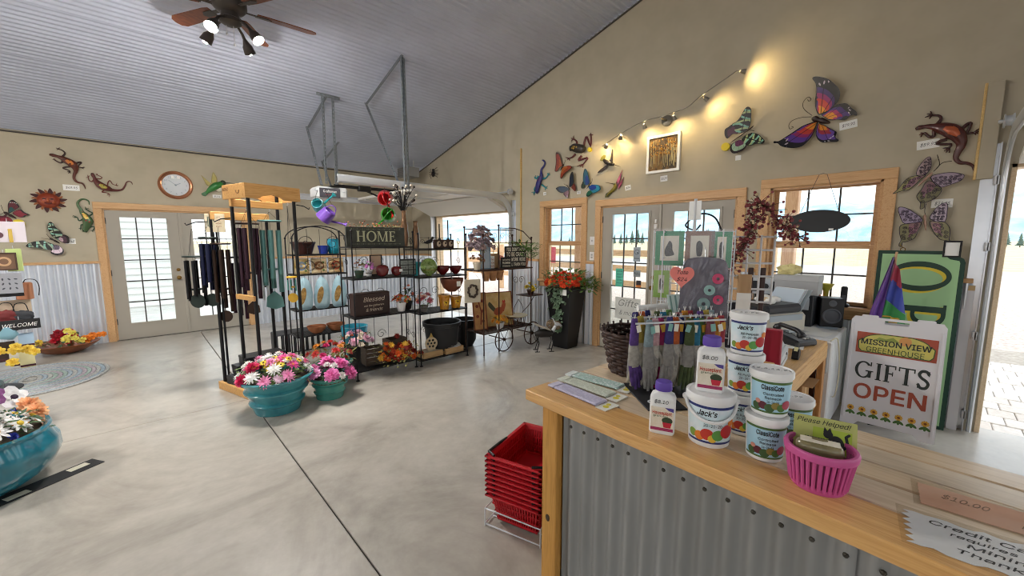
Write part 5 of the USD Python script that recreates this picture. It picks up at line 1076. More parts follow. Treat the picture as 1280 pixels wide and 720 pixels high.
def flowerpot(label, loc, r, h, m_, specs, dome, fol=40, name='potted_flowers', fm=0, seed=1, cat='potted flowers'):
    g = random.Random(seed); t = pot(name, label, loc, [(0, 0), (r * .7, 0), (r * .95, h * .8), (r * 1.05, h * .8), (r * 1.05, h), (r * .9, h), (r * .85, h * .8), (0, h * .75)], m_, (r * .88, h * .9), 20, cat=cat)
    if specs: blooms(t, (0, 0, h * .95), dome[0], dome[1], specs, g)
    if fol: foliage(t, (0, 0, h * .9), dome[0], dome[1] * .8, fol, LEAFS[fm], g, (.03, .06))
    return t
flowerpot('dark green pot with a pale twiggy plant at the left end of the second shelf', (1.76, 4.28, 1.127), .05, .08, M('bottle_green', '#27402e', .4), [(6, 'puff', .022, '#8a5a48', None), (3, 'puff', .02, '#e0c8b8', None)], (.06, .12), 20, fm=2, seed=3)
flowerpot('little pot of lilac-pink flowers behind the larger ceramic apple', (1.93, 4.42, 1.127), .04, .07, PAPER, [(7, 'mum', .03, '#d48ac8', None)], (.06, .1), 16, seed=4)
board('floral_card', 'framed pale peach card at the back of the second shelf', 'picture', (2.05, 4.49, 1.127), .15, .24, .01, M('peach_card', '#e0bfa0', .7), rim=BLACK)
# third shelves
fb_ = thing('lettered_crate', 'deep brown wooden box with cream script standing on the third shelf', 'box', loc=(1.88, 4.33, .702), rot=4)
part(fb_, 'box', B((-.20, -.07, 0), (.22, .07, .25), .006), M('brown_box', '#38201a', .5, c2='#2a1713', scale=10))
for s, hh, z in (('Blessed', .05, .155), ('are the gatherers', .022, .10), ('& friends', .035, .045)): part(fb_, 'lettering', MB().text(s, hh, (0, 0, 0), .001, shear=.25).apply(lambda v, z=z: np.stack([.02 + v[:, 0], -.0702 - v[:, 2], z + v[:, 1]], 1)), M('script_cream', '#c9b9a4', .7))
part(fb_, 'foot', B((-.18, -.06, -.0), (.2, .06, .004)), BLACK)
flowerpot('white pot of orange and red mums on the third shelf', (2.24, 4.27, .702), .058, .11, WHITE, [(9, 'mum', .035, '#cf6a24', '#7a3010'), (4, 'mum', .03, '#c8404a', None), (4, 'puff', .028, '#d8a03a', None)], (.105, .09), 30, seed=5)
flowerpot('dark leafy plant in a black pot at the end of the third shelf', (2.38, 4.36, .702), .05, .1, BLACK, [(3, 'puff', .03, '#c0705a', None)], (.09, .2), 60, fm=1, seed=6)
flowerpot('pot of dusty-pink dahlias at the left of the farther rack', (2.55, 4.27, .657), .05, .08, M('grey_pot', '#6a6660', .6), [(6, 'mum', .05, '#c06a72', None), (4, 'mum', .045, '#d8a48c', None)], (.11, .16), 30, seed=7)
for k, (x, c1) in enumerate(((2.84, 'taller'), (3.02, 'shorter'))):
    t = lath('sunflower_pot', f'{c1} amber glazed pot with a painted sunflower on the farther rack', 'plant pot', (x, 4.26, .657), [(0, 0), (.055, 0), (.075, .16 - .03 * k), (.082, .165 - .03 * k), (.082, .19 - .03 * k), (.07, .19 - .03 * k), (.06, .05), (0, .04)], AMBER)
    flower(t, np.array([-.02, -.072, .09]), [-.1, -1, .15], 'daisy', .042, '#e8b52a', '#4a2814', g6)
    part(t, 'soil', MB().lathe([(0, .17 - .03 * k), (.068, .17 - .03 * k), (.068, .16 - .03 * k)], 16), SOIL)
hb2 = thing('hanging_terracotta_bowl', 'wide terracotta bowl with a paper tag hung under the second shelf', 'bowl', loc=(2.92, 4.20, .885)); part(hb2, 'bowl', MB().lathe([(0, 0), (.05, 0), (.11, .05), (.145, .13), (.15, .17), (.14, .17), (.13, .13), (.1, .06), (0, .02)], 30).move((0, 0, .0)), M('brown_terracotta', '#7a3f24', .5, c2='#5c2c1a', scale=8), True)
part(hb2, 'tag', B((-.025, -.150, .075), (.03, -.143, .14)), PAPER)
for a in (0, 2.1, 4.2): part(hb2, 'hanging_wire', MB().rod((.14 * math.cos(a), .14 * math.sin(a), .165), (.1 * math.cos(a), .1 * math.sin(a) + .05, .20), .002, 4), STEEL)
bpn = lath('black_planter', 'big black plastic planter pushed under the farther rack', 'planter', (2.86, 4.36, .12), [(0, 0), (.17, 0), (.22, .30), (.25, .31), (.255, .36), (.235, .36), (.2, .05), (0, .04)], M('black_plastic', '#19191b', .5))
lath('black_saucer_pot', 'squat black pot carrying the big black planter', 'planter', (2.86, 4.36, .077), [(0, 0), (.12, 0), (.14, .03), (.13, .042), (0, .042)], M('black_plastic', '#19191b'))
# bottom shelves
for k, (x, y, w, h, lb) in enumerate(((1.92, 4.38, .22, .20, 'dark weathered wood crate on the bottom shelf behind the autumn bouquet'), (2.22, 4.42, .24, .25, 'taller dark weathered crate on the bottom shelf, right of the other'))):
    t = thing('wooden_crate', lb, 'crate', loc=(x, y, .107), rot=-5 + 8 * k); MM = wood('weathered_wood', '#3a332c', '#57493c', 0, .8)
    for i in range(4):
        for q in (-.09, .08): part(t, 'slat', B((-w / 2, q, i * h / 4 + .004), (w / 2, q + .01, (i + 1) * h / 4 - .004), .002), MM)
    for q in (-w / 2, w / 2 - .012): part(t, 'end_panel', B((q, -.08, 0), (q + .012, .08, h), .002), MM)
    part(t, 'bottom', B((-w / 2 + .012, -.08, 0), (w / 2 - .012, .08, .01)), MM)
ab = thing('autumn_bouquet', 'loose bunch of rust, orange and gold autumn flowers spilling off the bottom shelf', 'bouquet', loc=(2.13, 4.22, .107)); g7 = random.Random(31)
for k in range(56):
    p = np.array([g7.gauss(0, .15), g7.gauss(-.03, .06), .05 + abs(g7.gauss(.07, .07))]); p[2] = max(p[2], .03); flower(ab, p, [g7.uniform(-.6, .6), -.8, g7.uniform(0, 1)], g7.choice(['mum', 'puff', 'daisy']), g7.uniform(.03, .05), g7.choice(['#a83a1a', '#7c1e16', '#d07a24', '#c8561c', '#e0aa3a', '#8f2a18']), None, g7)
foliage(ab, (0, -.02, .02), .25, .2, 130, LEAFS[2], g7, (.03, .06)); stems(ab, [((0, .02, .02), (g7.gauss(0, .14), g7.gauss(0, .05), .12)) for k in range(12)], .003)
hr = thing('lace_heart', 'cream cut-out scrollwork ornament propped on a pale crate', 'ornament', mat=facing((-.2, -1, 0), (2.62, 4.24, .16))); P = Point(0, .085).buffer(.08, 16)
for k in range(6): a = k * math.pi / 3; P = P.difference(Point(.045 * math.cos(a), .085 + .045 * math.sin(a)).buffer(.016, 6))
part(hr, 'plaque', MB().poly(P.union(sbox(-.05, 0, .05, .02)).difference(Point(0, .085).buffer(.014, 6)), -.006, .006), M('lace_cream', '#cdbb98', .7)); part(hr, 'finial', MB().poly(Polygon([(-.03, .155), (0, .22), (.03, .155)]), -.004, .004), M('lace_gold', '#b99a4c', .6))
CRATEM = wood('pale_crate', '#b08a5c', '#cba878', 0, .7)
for k, (x, y, lb) in enumerate(((2.62, 4.28, 'pale pine tray crate under the scrollwork ornament'), (2.93, 4.26, 'pale pine tray crate holding white plates at the right end of the bottom shelf'))):
    t = thing('tray_crate', lb, 'crate', loc=(x, y, .077)); 
    for a, b in (((-.14, -.09), (.14, -.08)), ((-.14, .08), (.14, .09)), ((-.14, -.08), (-.13, .08)), ((.13, -.08), (.14, .08))): part(t, 'side', B((a[0], a[1], 0), (b[0], b[1], .075), .002), CRATEM)
    part(t, 'bottom', B((-.13, -.08, 0), (.13, .08, .01)), CRATEM); part(t, 'insert', B((-.125, -.075, .01), (.125, .075, .07)), M('crate_fill', '#d8ccb4', .8))
for k in range(2):
    t = lath('white_plate', ('lower', 'upper')[k] + ' white plate on the right tray crate', 'plate', (2.93, 4.25, .1505 + .017 * k), [(0, 0), (.07, 0), (.12 - .01 * k, .012), (.125 - .01 * k, .016), (.118 - .01 * k, .016), (.07, .006), (0, .005)], WHITE)
sfl = thing('silk_sunflower', 'silk sunflower lying on the white plates', 'flower', loc=(2.92, 4.23, .178)); flower(sfl, np.array([0, 0, .012]), [0, -.5, 1], 'mum', .05, '#e0a52c', '#4a2814', g7)
# arched rack stock
FISH = Polygon(spline([(-.085, .02), (-.10, .18), (-.06, .36), (.0, .43), (.07, .36), (.10, .2), (.08, .03), (0, 0)], 40, True))
def cushion(x, lb, c2):
    t = thing('blue_cushion', lb, 'cushion', mat=facing((-.3, -1, 0), (x, 5.46, .642))); v, f = MB().poly(FISH.buffer(-.004), 0, .01).get()
    T = trimesh.Trimesh(v, f, process=True); T = T.subdivide_to_size(.03); v = np.array(T.vertices); d = np.array([max(0, FISH.exterior.distance(Point(q[0], q[1]))) for q in v]); s = np.where(v[:, 2] > .005, 1, -1)
    v[:, 2] = s * .045 * np.sqrt(np.clip(d / .09, 0, 1)); part(t, 'cover', (v, np.array(T.faces)), M('powder_blue', '#8fb0bd', .85, c2='#a9c4cc', scale=8), True)
    P = affinity.translate(affinity.rotate(affinity.scale(Point(0, 0).buffer(1, 14), .035, .11), -12), -.02, .19); m = MB().poly(P, .034, .046); part(t, 'embroidery', m, M('tan_embroidery', '#a98548', .85, c2=c2, scale=25))
for x, lb in ((1.53, 'leftmost of the three pale blue cushions on the arched rack'), (1.74, 'middle of the three pale blue cushions on the arched rack'), (1.96, 'rightmost of the three pale blue cushions on the arched rack')): cushion(x, lb, '#7c5c2c')
for k, (x, c, lb) in enumerate(((1.55, '#d9b054', 'yellow tile plaque at the left of the arched rack'), (1.77, '#cfae82', 'tan tile plaque with scrolls in the middle of the arched rack'), (1.99, '#c08a4c', 'orange-brown tile plaque at the right of the arched rack'))):
    t = board('tile_plaque', lb, 'plaque', (x, 5.60, 1.102), .19, .20, .012, M('tile_' + c.strip('#'), c, .5, c2='#e6d3a8', scale=14), (-.1, -1, 0), .1)
    part(t, 'motif', MB().poly(Point(0, .1).buffer(.06, 12).difference(Point(0.01, .1).buffer(.035, 12)).union(Point(0, .1).buffer(.018)), 0, .003), M('motif_' + c.strip('#'), ('#8a96a4', '#8a5a34', '#a04a28')[k], .6)); part(t, 'motif', MB().poly(unary_union([Point(.05 * (-1) ** i, .04 + .05 * i).buffer(.016, 6) for i in range(3)]), 0, .0025), M('motif_green', '#6c7c44', .6))
lath('brown_pot', 'wide dark brown pot with a paper tag on top of the arched rack', 'plant pot', (1.60, 5.65, 1.357), [(0, 0), (.1, 0), (.14, .13), (.15, .14), (.15, .16), (.13, .16), (.1, .02), (0, .02)], M('brown_pot', '#3a1c18', .35))
lath('blue_pot', 'small cobalt blue pot on top of the arched rack', 'plant pot', (1.84, 5.62, 1.357), [(0, 0), (.05, 0), (.07, .1), (.075, .11), (.06, .11), (0, .02)], glaze('cobalt', '#1c2c8a', '#2a44a8'))
lath('turquoise_jar', 'ribbed turquoise jar on top of the arched rack, right end', 'jar', (1.99, 5.66, 1.357), [(0, 0), (.06, 0), (.085, .05), (.08, .09), (.085, .13), (.08, .17), (.085, .2), (.07, .2), (.06, .02), (0, .02)], glaze('turquoise_deep', '#1c7a94', '#2ca0b4'))
for x, lb in ((1.70, 'terracotta bowl on the lowest tier of the arched rack'), (1.95, 'terracotta bowl beside the other on the lowest tier')): lath('terracotta_bowl', lb, 'bowl', (x, 5.62, .302), bowlp(.12, .09), TERRA)
lath('turquoise_vase', 'turquoise pot standing on the floor between the racks', 'plant pot', (2.02, 5.15, 0), [(0, 0), (.11, 0), (.16, .3), (.17, .42), (.15, .42), (.1, .05), (0, .04)], glaze('turquoise_deep', '#1c7a94', '#2ca0b4'))
st_ = thing('striped_box', 'low black and white striped box on the floor behind the arched rack', 'box', loc=(1.62, 6.05, 0)); part(st_, 'box', B((-.35, -.15, 0), (.35, .15, .28), .01), M('box_dark', '#2b2b2e', .6))
for k in range(9): part(st_, 'stripe', B((-.33 + .075 * k, -.153, .02), (-.295 + .075 * k, -.149, .26)), PAPER)
flowerpot('black pot of pale pink hydrangeas on the floor between the chime stand and rack', (1.93, 4.86, 0), .13, .24, BLACK, [(8, 'peony', .06, '#e6b4c4', None), (4, 'puff', .05, '#e8cfc0', None), (4, 'puff', .03, '#c06a4a', None)], (.19, .16), 50, seed=8)

# watering cans hung from the opener rail
def can(label, loc, c, r, axis, h, spout=True):
    t = thing('watering_can', label, 'watering can', loc=loc); mm = M('can_' + c.strip('#'), c, .35, coat=.4); d = np.array(axis, float); d /= np.linalg.norm(d); T = rot_to(d)
    part(t, 'body', MB().lathe([(0, -h / 2), (r, -h / 2), (r * 1.02, -h / 2 + .006), (r * .86, h / 2 - .01), (r * .8, h / 2), (r * .74, h / 2), (r * .78, 0), (0, -h / 2 + .02)], 28).apply(lambda v: v @ T), mm, 40)
    if not spout: T = T * np.array([[-1], [-1], [1]])
    part(t, 'spout', MB().tube([d * (-h * .25) + T[0] * r * .8, T[0] * (r + .07) + d * (h * .1), T[0] * (r + .14) + d * (h * .35)], [.016, .012, .010], 8).apply(lambda v: v), mm, 30); part(t, 'rose', MB().tube([T[0] * (r + .13) + d * (h * .33), T[0] * (r + .165) + d * (h * .45)], [.012, .032], 10), mm, 30)
    part(t, 'handle', MB().tube(spline([d * (h / 2) - T[0] * r * .7, d * (h / 2 + .07) - T[0] * r * .3, d * (h / 2 + .07) + T[0] * r * .3, d * (h / 2) + T[0] * r * .7], 16), .006, 6), mm, 30)
    top = d * (h / 2 + .07); part(t, 'hook', MB().tube([top, top * .6 + np.array([0, 0, .1]), np.array([0, 0, max(.14, 2.20 - loc[2])])], .003, 5), BLACK); return t
can('teal watering can hung behind the purple one under the door opener', (1.85, 5.75, 2.01), '#2a9aa0', .085, (-.5, -.8, .3), .15)
can('purple watering can with its spout pointing down, under the door opener', (1.88, 5.55, 1.87), '#7a52b4', .10, (.5, -.5, .7), .15)
can('red watering can hung above the green one by the garage door', (2.47, 5.06, 2.09), '#c4161c', .10, (-.5, -.85, -.2), .16, False)
can('green watering can hung below the red one by the garage door', (2.50, 5.04, 1.88), '#2c8a22', .10, (-.45, -.85, .05), .16, False)

# ------------------------------------------------------------------ wrought-iron flower cart
ct = thing('flower_cart', 'rusty wrought-iron flower cart with two big spoked wheels and gothic top rail', 'plant cart', loc=(3.28, 4.0, 0))
W, D = .92, .40
for x, y, tp in ((0, 0, 1.66), (W * .98, 0, 1.56), (.0, D, 1.70), (W * .98, D, 1.60), (.27, 0, 1.72)):
    part(ct, 'post', MB().rod((x, y, .0), (x, y, tp), .009, 8).ball((x, y, tp + .014), .016, 1), RUST, 30)
for z, x0, x1 in ((.30, 0, W), (1.15, -.08, W)):
    m = MB()
    for p, q in (((x0, 0), (x1, 0)), ((x1, 0), (x1, D)), ((x1, D), (x0, D)), ((x0, D), (x0, 0))): m.box((min(p[0], q[0]) - .008, min(p[1], q[1]) - .008, z - .018), (max(p[0], q[0]) + .008, max(p[1], q[1]) + .008, z - .001), .002)
    s = part(ct, 'tray', m, RUST); sl = MB()
    for k in range(1, 9): sl.box((x0, k * D / 9 - .012, z - .008), (x1, k * D / 9 + .012, z - .002))
    part(s, 'slats', sl, RUST, kind='stuff')
part(ct, 'side_shelf', B((W, .06, .70), (W + .32, .34, .712), .003), RUST); part(ct, 'side_shelf_brace', MB().tube([(W, .2, .45), (W + .15, .2, .55), (W + .28, .2, .70)], .006, 6), RUST)
m = MB().rod((0, D, 1.69), (W, D, 1.69), .006, 6).rod((0, 0, 1.50), (W, 0, 1.50), .005, 6).rod((.27, 0, 1.70), (W * .62, 0, 1.70), .006, 6).tube([(W * .62, 0, 1.70), (W * .8, 0, 1.66), (W * .98, 0, 1.54)], .007, 6)
for k in range(6): scroll(m, (.1 + .15 * k, D, 1.60), .05, 1.3, 0, 'xz', (-1) ** k, .003)
for k in range(4): m.rod((.3 + .1 * k, 0, 1.5), (.3 + .1 * k, 0, 1.7), .003, 5)
part(ct, 'top_scrolls', m, RUST, kind='stuff')
m = MB()
for s in (-1, 1):
    m.tube(spline([(W + s * .02, .2, .32), (W + s * .1, .2, .5), (W, .2, .66)], 10) - np.array([.08, 0, 0]), .005, 5); scroll(m, (W - .08 + s * .05, .2, .36), .045, 1.3, 0, 'xz', s); scroll(m, (W - .08 + s * .06, .2, .95), .06, 1.3, 0, 'xz', s)
part(ct, 'side_scrolls', m, RUST, kind='stuff')
for x in (.34, W - .02):
    a = np.linspace(0, 2 * np.pi, 33); R_ = .165; w = part(ct, 'wheel', MB().tube(np.stack([x + R_ * np.cos(a), np.full_like(a, -.03), R_ + .008 + R_ * np.sin(a)], 1), .008, 6, cap=False), RUST, 30)
    m = MB().rod((x, -.045, R_ + .008), (x, -.015, R_ + .008), .022, 10)
    for k in range(6): m.rod((x, -.03, R_ + .008), (x + R_ * math.cos(k * 1.047), -.03, R_ + .008 + R_ * math.sin(k * 1.047)), .004, 5)
    part(w, 'spoke', m, RUST)
for x in (.34, W - .02): part(ct, 'axle', MB().rod((x, -.03, .173), (x, .3, .173), .008, 6), RUST)
flowerpot('cream pot of dried brown hydrangea at the left end of the cart shelf', (3.24, 4.08, 1.152), .055, .10, M('cream_pot', '#cfc3ac', .6), [(9, 'puff', .035, '#a87c60', None)], (.09, .10), 10, fm=2, seed=9)
fr = board('photo_frame', 'tall pale blue picture frame with an iron easel on the cart shelf', 'picture frame', (3.42, 4.12, 1.152), .15, .37, .012, M('frame_photo', '#c9d4dc', .4, c2='#9fb2c0', scale=5), (-.35, -1, 0), .06, rim=M('frame_blue', '#7d9ab0', .5))
board('small_box_sign', 'small black box sign with three lines of cream text on the cart shelf', 'sign', (3.72, 4.03, 1.152), .15, .15, .03, INK, (-.3, -1, 0), text=(('GROWING', .022, .105, {'width': .12}), ('FLOWERS', .03, .06, {'width': .12, 'bold': True}), ('FRIENDS', .022, .02, {'width': .12})), tm=M('sign_cream', '#d9d4c2', .7))
board('crazy_sign', 'big black box sign about working here, with four lines of block letters', 'sign', (3.93, 4.06, 1.152), .34, .30, .035, INK, (-.25, -1, 0), text=(("YOU DON'T HAVE", .05, .232, {'width': .31, 'bold': True}), ('TO BE CRAZY', .055, .162, {'width': .31, 'bold': True}), ('TO WORK HERE', .05, .092, {'width': .31, 'bold': True}), ("WE'LL TRAIN YOU", .045, .025, {'width': .31, 'bold': True})), tm=M('sign_cream', '#d9d4c2', .7))
bgs = thing('gift_bag', 'beige paper gift bag with a loop handle behind the small box sign', 'bag', loc=(3.66, 4.22, 1.152)); part(bgs, 'bag', B((-.08, -.03, 0), (.08, .03, .2), .004), M('kraft', '#b3906a', .8)); part(bgs, 'handle', MB().tube([(-.04, -.03, .2), (-.035, -.03, .30), (0, -.03, .335), (.035, -.03, .30), (.04, -.03, .2)], .005, 6), M('kraft_dark', '#8a6a4a', .8), 30)
board('text_card', 'narrow cream card with orange lettering beside the picture frame', 'card', (3.56, 4.16, 1.152), .09, .17, .008, PAPER, (-.3, -1, 0), text=(('The', .028, .11), ('Book', .028, .065), ('Club', .028, .02)), tm=M('print_orange', '#b0602a', .7))
flowerpot('potted variegated ivy at the right end of the cart shelf', (4.13, 4.10, 1.152), .075, .13, M('pinkish_pot', '#a8745c', .7), [], (.16, .2), 130, fm=0, seed=10)
foliage('/World/' + [c.GetName() for c in stage.GetPrimAtPath('/World').GetChildren() if c.GetName().startswith('potted_flowers')][-1], (0, 0, .14), .19, .2, 150, LEAFS[0], g6, (.06, .10), 'leaves')
flowerpot('pink silk blossoms in a small tin behind the black box sign', (3.80, 4.26, 1.152), .05, .1, STEEL, [(6, 'mum', .035, '#d86a74', None)], (.07, .07), 10, seed=11)
flowerpot('small yellow sunflowers in a pot on the cart side shelf', (4.34, 4.16, .713), .06, .08, M('brown_pot', '#3a1c18'), [(6, 'mum', .05, '#e8c22a', '#4a2814')], (.1, .1), 20, seed=12)
hg = thing('dried_hydrangea', 'large dusty-mauve dried flower bunch hung at the cart top left corner', 'dried flowers', loc=(3.24, 4.0, 1.52)); g8 = random.Random(41); blooms(hg, (0, 0, -.16), .17, .34, [(22, 'puff', .065, '#8a7a80', None), (18, 'puff', .055, '#a08a86', None), (8, 'puff', .05, '#c0aca4', None)], g8); foliage(hg, (0, 0, -.16), .14, .2, 60, LEAFS[2], g8, (.03, .05))
for k, (x, nm) in enumerate(((3.34, 'first'), (3.46, 'second'), (3.58, 'third'))): 
    lath('hanging_clay_pot', f'ribbed tan clay pot hung under the cart shelf, {nm} from the left', 'plant pot', (x, 4.02, 1.0), [(0, 0), (.04, 0), (.055, .10), (.062, .11), (.062, .13), (.05, .13), (0, .03)], M('tan_clay', '#9a6a44', .8, c2='#b98a5c', scale=12))
wr = board('wreath_plaque', 'cream hanging plaque with a dark twig wreath on the left of the cart', 'plaque', (3.10, 4.0, .74), .22, .30, .008, M('plaque_cream', '#d0c5ae', .8), (-.3, -1, 0)); aa = np.linspace(0, 2 * np.pi, 40); part(wr, 'wreath', MB().tube(np.stack([.06 * np.cos(aa) + .006 * np.sin(9 * aa), .15 + .075 * np.sin(aa) + .006 * np.cos(7 * aa), np.full_like(aa, .01)], 1), .014, 6, cap=False), M('wreath_dark', '#3c3026', .9)); part(wr, 'hanging_wire', MB().tube([(-.1, .29, 0), (0, .41, .02), (.1, .29, 0)], .002, 4), STEEL)
ROOST = [('#c9a45c', '#dcc08a'), ('#b07a44', '#c99a5c')]
for k, (x, w, h, lb) in enumerate(((3.40, .20, .52, 'narrow rust-brown painted panel standing on the cart tray'), (3.74, .46, .50, 'large square rooster picture on mottled gold, standing on the cart tray'))):
    t = board('painted_panel', lb, 'picture', (x, 4.20, .302), w, h, .02, M(f'panel_{k}', ROOST[1 - k][0], .6, c2=ROOST[1 - k][1], scale=9), (-.3, -1, 0), .18, rim=M('panel_rim', '#7a3a22', .6))
    if k: 
        part(t, 'rooster_body', MB().poly(affinity.rotate(affinity.scale(Point(0, .22).buffer(1, 16), .075, .055), 20), 0, .004), M('rooster_rust', '#a8502a', .6)); part(t, 'rooster_tail', MB().poly(Polygon(spline([(-.05, .2), (-.15, .30), (-.13, .36), (-.05, .27), (-.02, .24)], 25, True)).buffer(0), 0, .0035), M('rooster_green', '#4c4a30', .6))
        part(t, 'rooster_head', MB().poly(Polygon(spline([(.04, .24), (.07, .33), (.10, .35), (.12, .31), (.10, .25), (.08, .21)], 25, True)).buffer(0), 0, .0045), M('rooster_rust', '#a8502a')); part(t, 'rooster_comb', MB().poly(Polygon([(.07, .34), (.08, .38), (.095, .355), (.11, .385), (.12, .345)]), 0, .005), M('rooster_red', '#b02a1c', .6)); part(t, 'rooster_leg', MB().poly(LineString([(-.01, .17), (.0, .10)]).buffer(.005).union(LineString([(.03, .17), (.04, .10)]).buffer(.005)), 0, .004), M('rooster_leg', '#c99a3c', .6), kind='stuff')
    else: part(t, 'painted_stem', MB().poly(unary_union([LineString([(0, .08), (.02, .25), (-.02, .42)]).buffer(.008)] + [Point(.04 * (-1) ** i, .12 + .07 * i).buffer(.022, 6) for i in range(5)]), 0, .003), M('painted_rust', '#7a3018', .6), kind='stuff')
flowerpot('white pot of gold flowers before the large rooster picture', (3.62, 4.06, .302), .06, .10, WHITE, [(8, 'mum', .042, '#d8922a', '#7a4414'), (4, 'mum', .04, '#e0b03a', None)], (.11, .1), 20, seed=13)
bk = thing('scroll_basket', 'dark iron scroll basket on the cart tray with a cream dish on top', 'basket', loc=(3.98, 4.1, .302)); m = MB()
for a in np.linspace(0, 2 * np.pi, 17)[:-1]: m.rod((.14 * math.cos(a), .09 * math.sin(a), 0), (.16 * math.cos(a), .10 * math.sin(a), .13), .004, 5)
a = np.linspace(0, 2 * np.pi, 30)
for z, f in ((.005, 1), (.13, 1.14)): m.tube(np.stack([.14 * f * np.cos(a), .09 * f * np.sin(a), np.full_like(a, z)], 1), .006, 6, cap=False)
part(bk, 'wirework', m, RUST); part(bk, 'dish', MB().lathe([(0, .13), (.12, .13), (.17, .15), (.165, .155), (.1, .14), (0, .14)], 24), M('cream_dish', '#d8cba8', .4), 30)
kb = thing('kettle_bowl', 'black cauldron pot on the floor under the cart', 'pot', loc=(3.42, 4.62, 0)); part(kb, 'pot', MB().lathe([(0, 0), (.12, 0), (.17, .1), (.18, .3), (.19, .4), (.17, .4), (.15, .1), (0, .05)], 24), BLACK, 30)
# tall planter and the tin goat
tp = thing('tall_planter', 'tall tapering black square planter of red-orange flowers by the small window', 'planter', loc=(4.46, 3.57, 0), rot=4)
def frustum(a, b, h, z0=0): return np.array([[sx * (a if z == 0 else b), sy * (a if z == 0 else b), z0 + h * z] for z in (0, 1) for sx, sy in ((-1, -1), (1, -1), (1, 1), (-1, 1))])
FF = np.array([[0, 2, 1], [0, 3, 2], [4, 5, 6], [4, 6, 7], [0, 1, 5], [0, 5, 4], [1, 2, 6], [1, 6, 5], [2, 3, 7], [2, 7, 6], [3, 0, 4], [3, 4, 7]])
part(tp, 'body', (frustum(.125, .20, .84), FF), M('planter_black', '#161618', .4)); part(tp, 'rim', B((-.215, -.215, .82), (.215, .215, .87), .008), M('planter_black', '#161618')); part(tp, 'soil', B((-.19, -.19, .87), (.19, .19, .885)), SOIL); part(tp, 'price_label', B((-.222, -.16, .78), (-.216, -.06, .86)), PAPER)
g9 = random.Random(51); blooms(tp, (-.03, 0, .89), .27, .17, [(16, 'mum', .075, '#d8341c', '#e8a02a'), (8, 'peony', .07, '#e2502a', None), (4, 'mum', .06, '#e88a2c', None)], g9); foliage(tp, (0, -.02, .86), .32, .24, 190, LEAFS[0], g9, (.06, .13)); foliage(tp, (.08, -.26, .84), .15, .14, 90, LEAFS[0], g9, (.07, .14))
m = MB(); n = 0
for k in range(170):
    z = .88 - .62 * (g9.random() ** 1.3); w = .09 * (1 - (.88 - z) / .8); V, F = petal(.055, .035, .1, -.2); e = g9.uniform(-1.2, -.2); b = g9.uniform(2.2, 4.1); x, zz = V[:, 0] * math.cos(e) - V[:, 2] * math.sin(e), V[:, 0] * math.sin(e) + V[:, 2] * math.cos(e)
    f = (z / .87) * .075 + .13; m.add(np.stack([x * math.cos(b) - V[:, 1] * math.sin(b), x * math.sin(b) + V[:, 1] * math.cos(b), zz], 1) + [-f - .012, g9.gauss(.0, w), z], F)
part(tp, 'trailing_ivy', m, M('ivy_grey', '#5c7a5a', .6, c2='#8ca288', scale=20, translucent=.2), kind='stuff')
gt = thing('tin_goat', 'tin goat sculpture with wire legs and plank back before the black planter', 'sculpture', loc=(4.05, 3.62, 0), rot=-35)
part(gt, 'body', MB().tube([(-.13, 0, .24), (-.05, 0, .25), (.08, 0, .25), (.13, 0, .26)], [.03, .06, .06, .035], 10), M('tin_dark', '#2e2b29', .5, .6), True)
part(gt, 'plank', B((-.13, -.075, 0), (.10, .075, .015), .003).apply(lambda v: np.stack([v[:, 0] * .93 - v[:, 2] * .35 - .01, v[:, 1], .33 - v[:, 0] * .35 + v[:, 2]], 1)), M('bleached_plank', '#b9b0a0', .8))
for sx in (-.1, .1):
    for sy in (-.045, .045): part(gt, 'leg', MB().tube([(sx, sy, .22), (sx + .02, sy * 1.2, .12), (sx - .01, sy * 1.5, .004)], .006, 6).box((sx - .04, sy * 1.5 - .01, 0), (sx + .03, sy * 1.5 + .01, .008), .002), BLACK)
part(gt, 'neck', MB().tube([(.12, 0, .27), (.17, 0, .36)], [.03, .022], 8), STEEL, True); part(gt, 'head', MB().tube([(.15, 0, .38), (.20, 0, .37), (.25, 0, .345)], [.03, .028, .014], 8), STEEL, True)
for s in (-1, 1): part(gt, 'ear', MB().tube([(.155, s * .02, .40), (.15, s * .06, .39)], [.012, .003], 6), STEEL); part(gt, 'horn', MB().tube([(.15, s * .012, .40), (.13, s * .02, .45), (.10, s * .025, .46)], [.007, .005, .002], 6), STEEL)
part(gt, 'tail', MB().tube([(-.13, 0, .25), (-.18, 0, .30), (-.2, 0, .28)], .005, 5), BLACK)
ns = thing('twig_balls', 'cluster of brown twig balls wired to the face of the tall black planter', 'ornament', loc=(4.24, 3.60, .34)); m = MB(); g10 = random.Random(61)
for c, r in (((0, .05, 0), .07), ((-.01, -.06, .01), .06)):
    b = MB()
    for k in range(60):
        v = np.array([g10.gauss(0, 1) for _ in range(3)]); v /= np.linalg.norm(v); w = np.cross(v, [g10.gauss(0, 1) for _ in range(3)]); w /= np.linalg.norm(w); b.tube([np.array(c) + r * (v * math.cos(t) + w * math.sin(t)) for t in np.linspace(0, 1.6, 6)], .004, 4)
    part(ns, 'twig_ball', b, M('twig_tan', '#6e5a48', .9, c2='#9a8468', scale=30), kind='stuff')
part(ns, 'wire', MB().rod((0, 0, 0), (.085, 0, .0), .003, 4), BLACK)
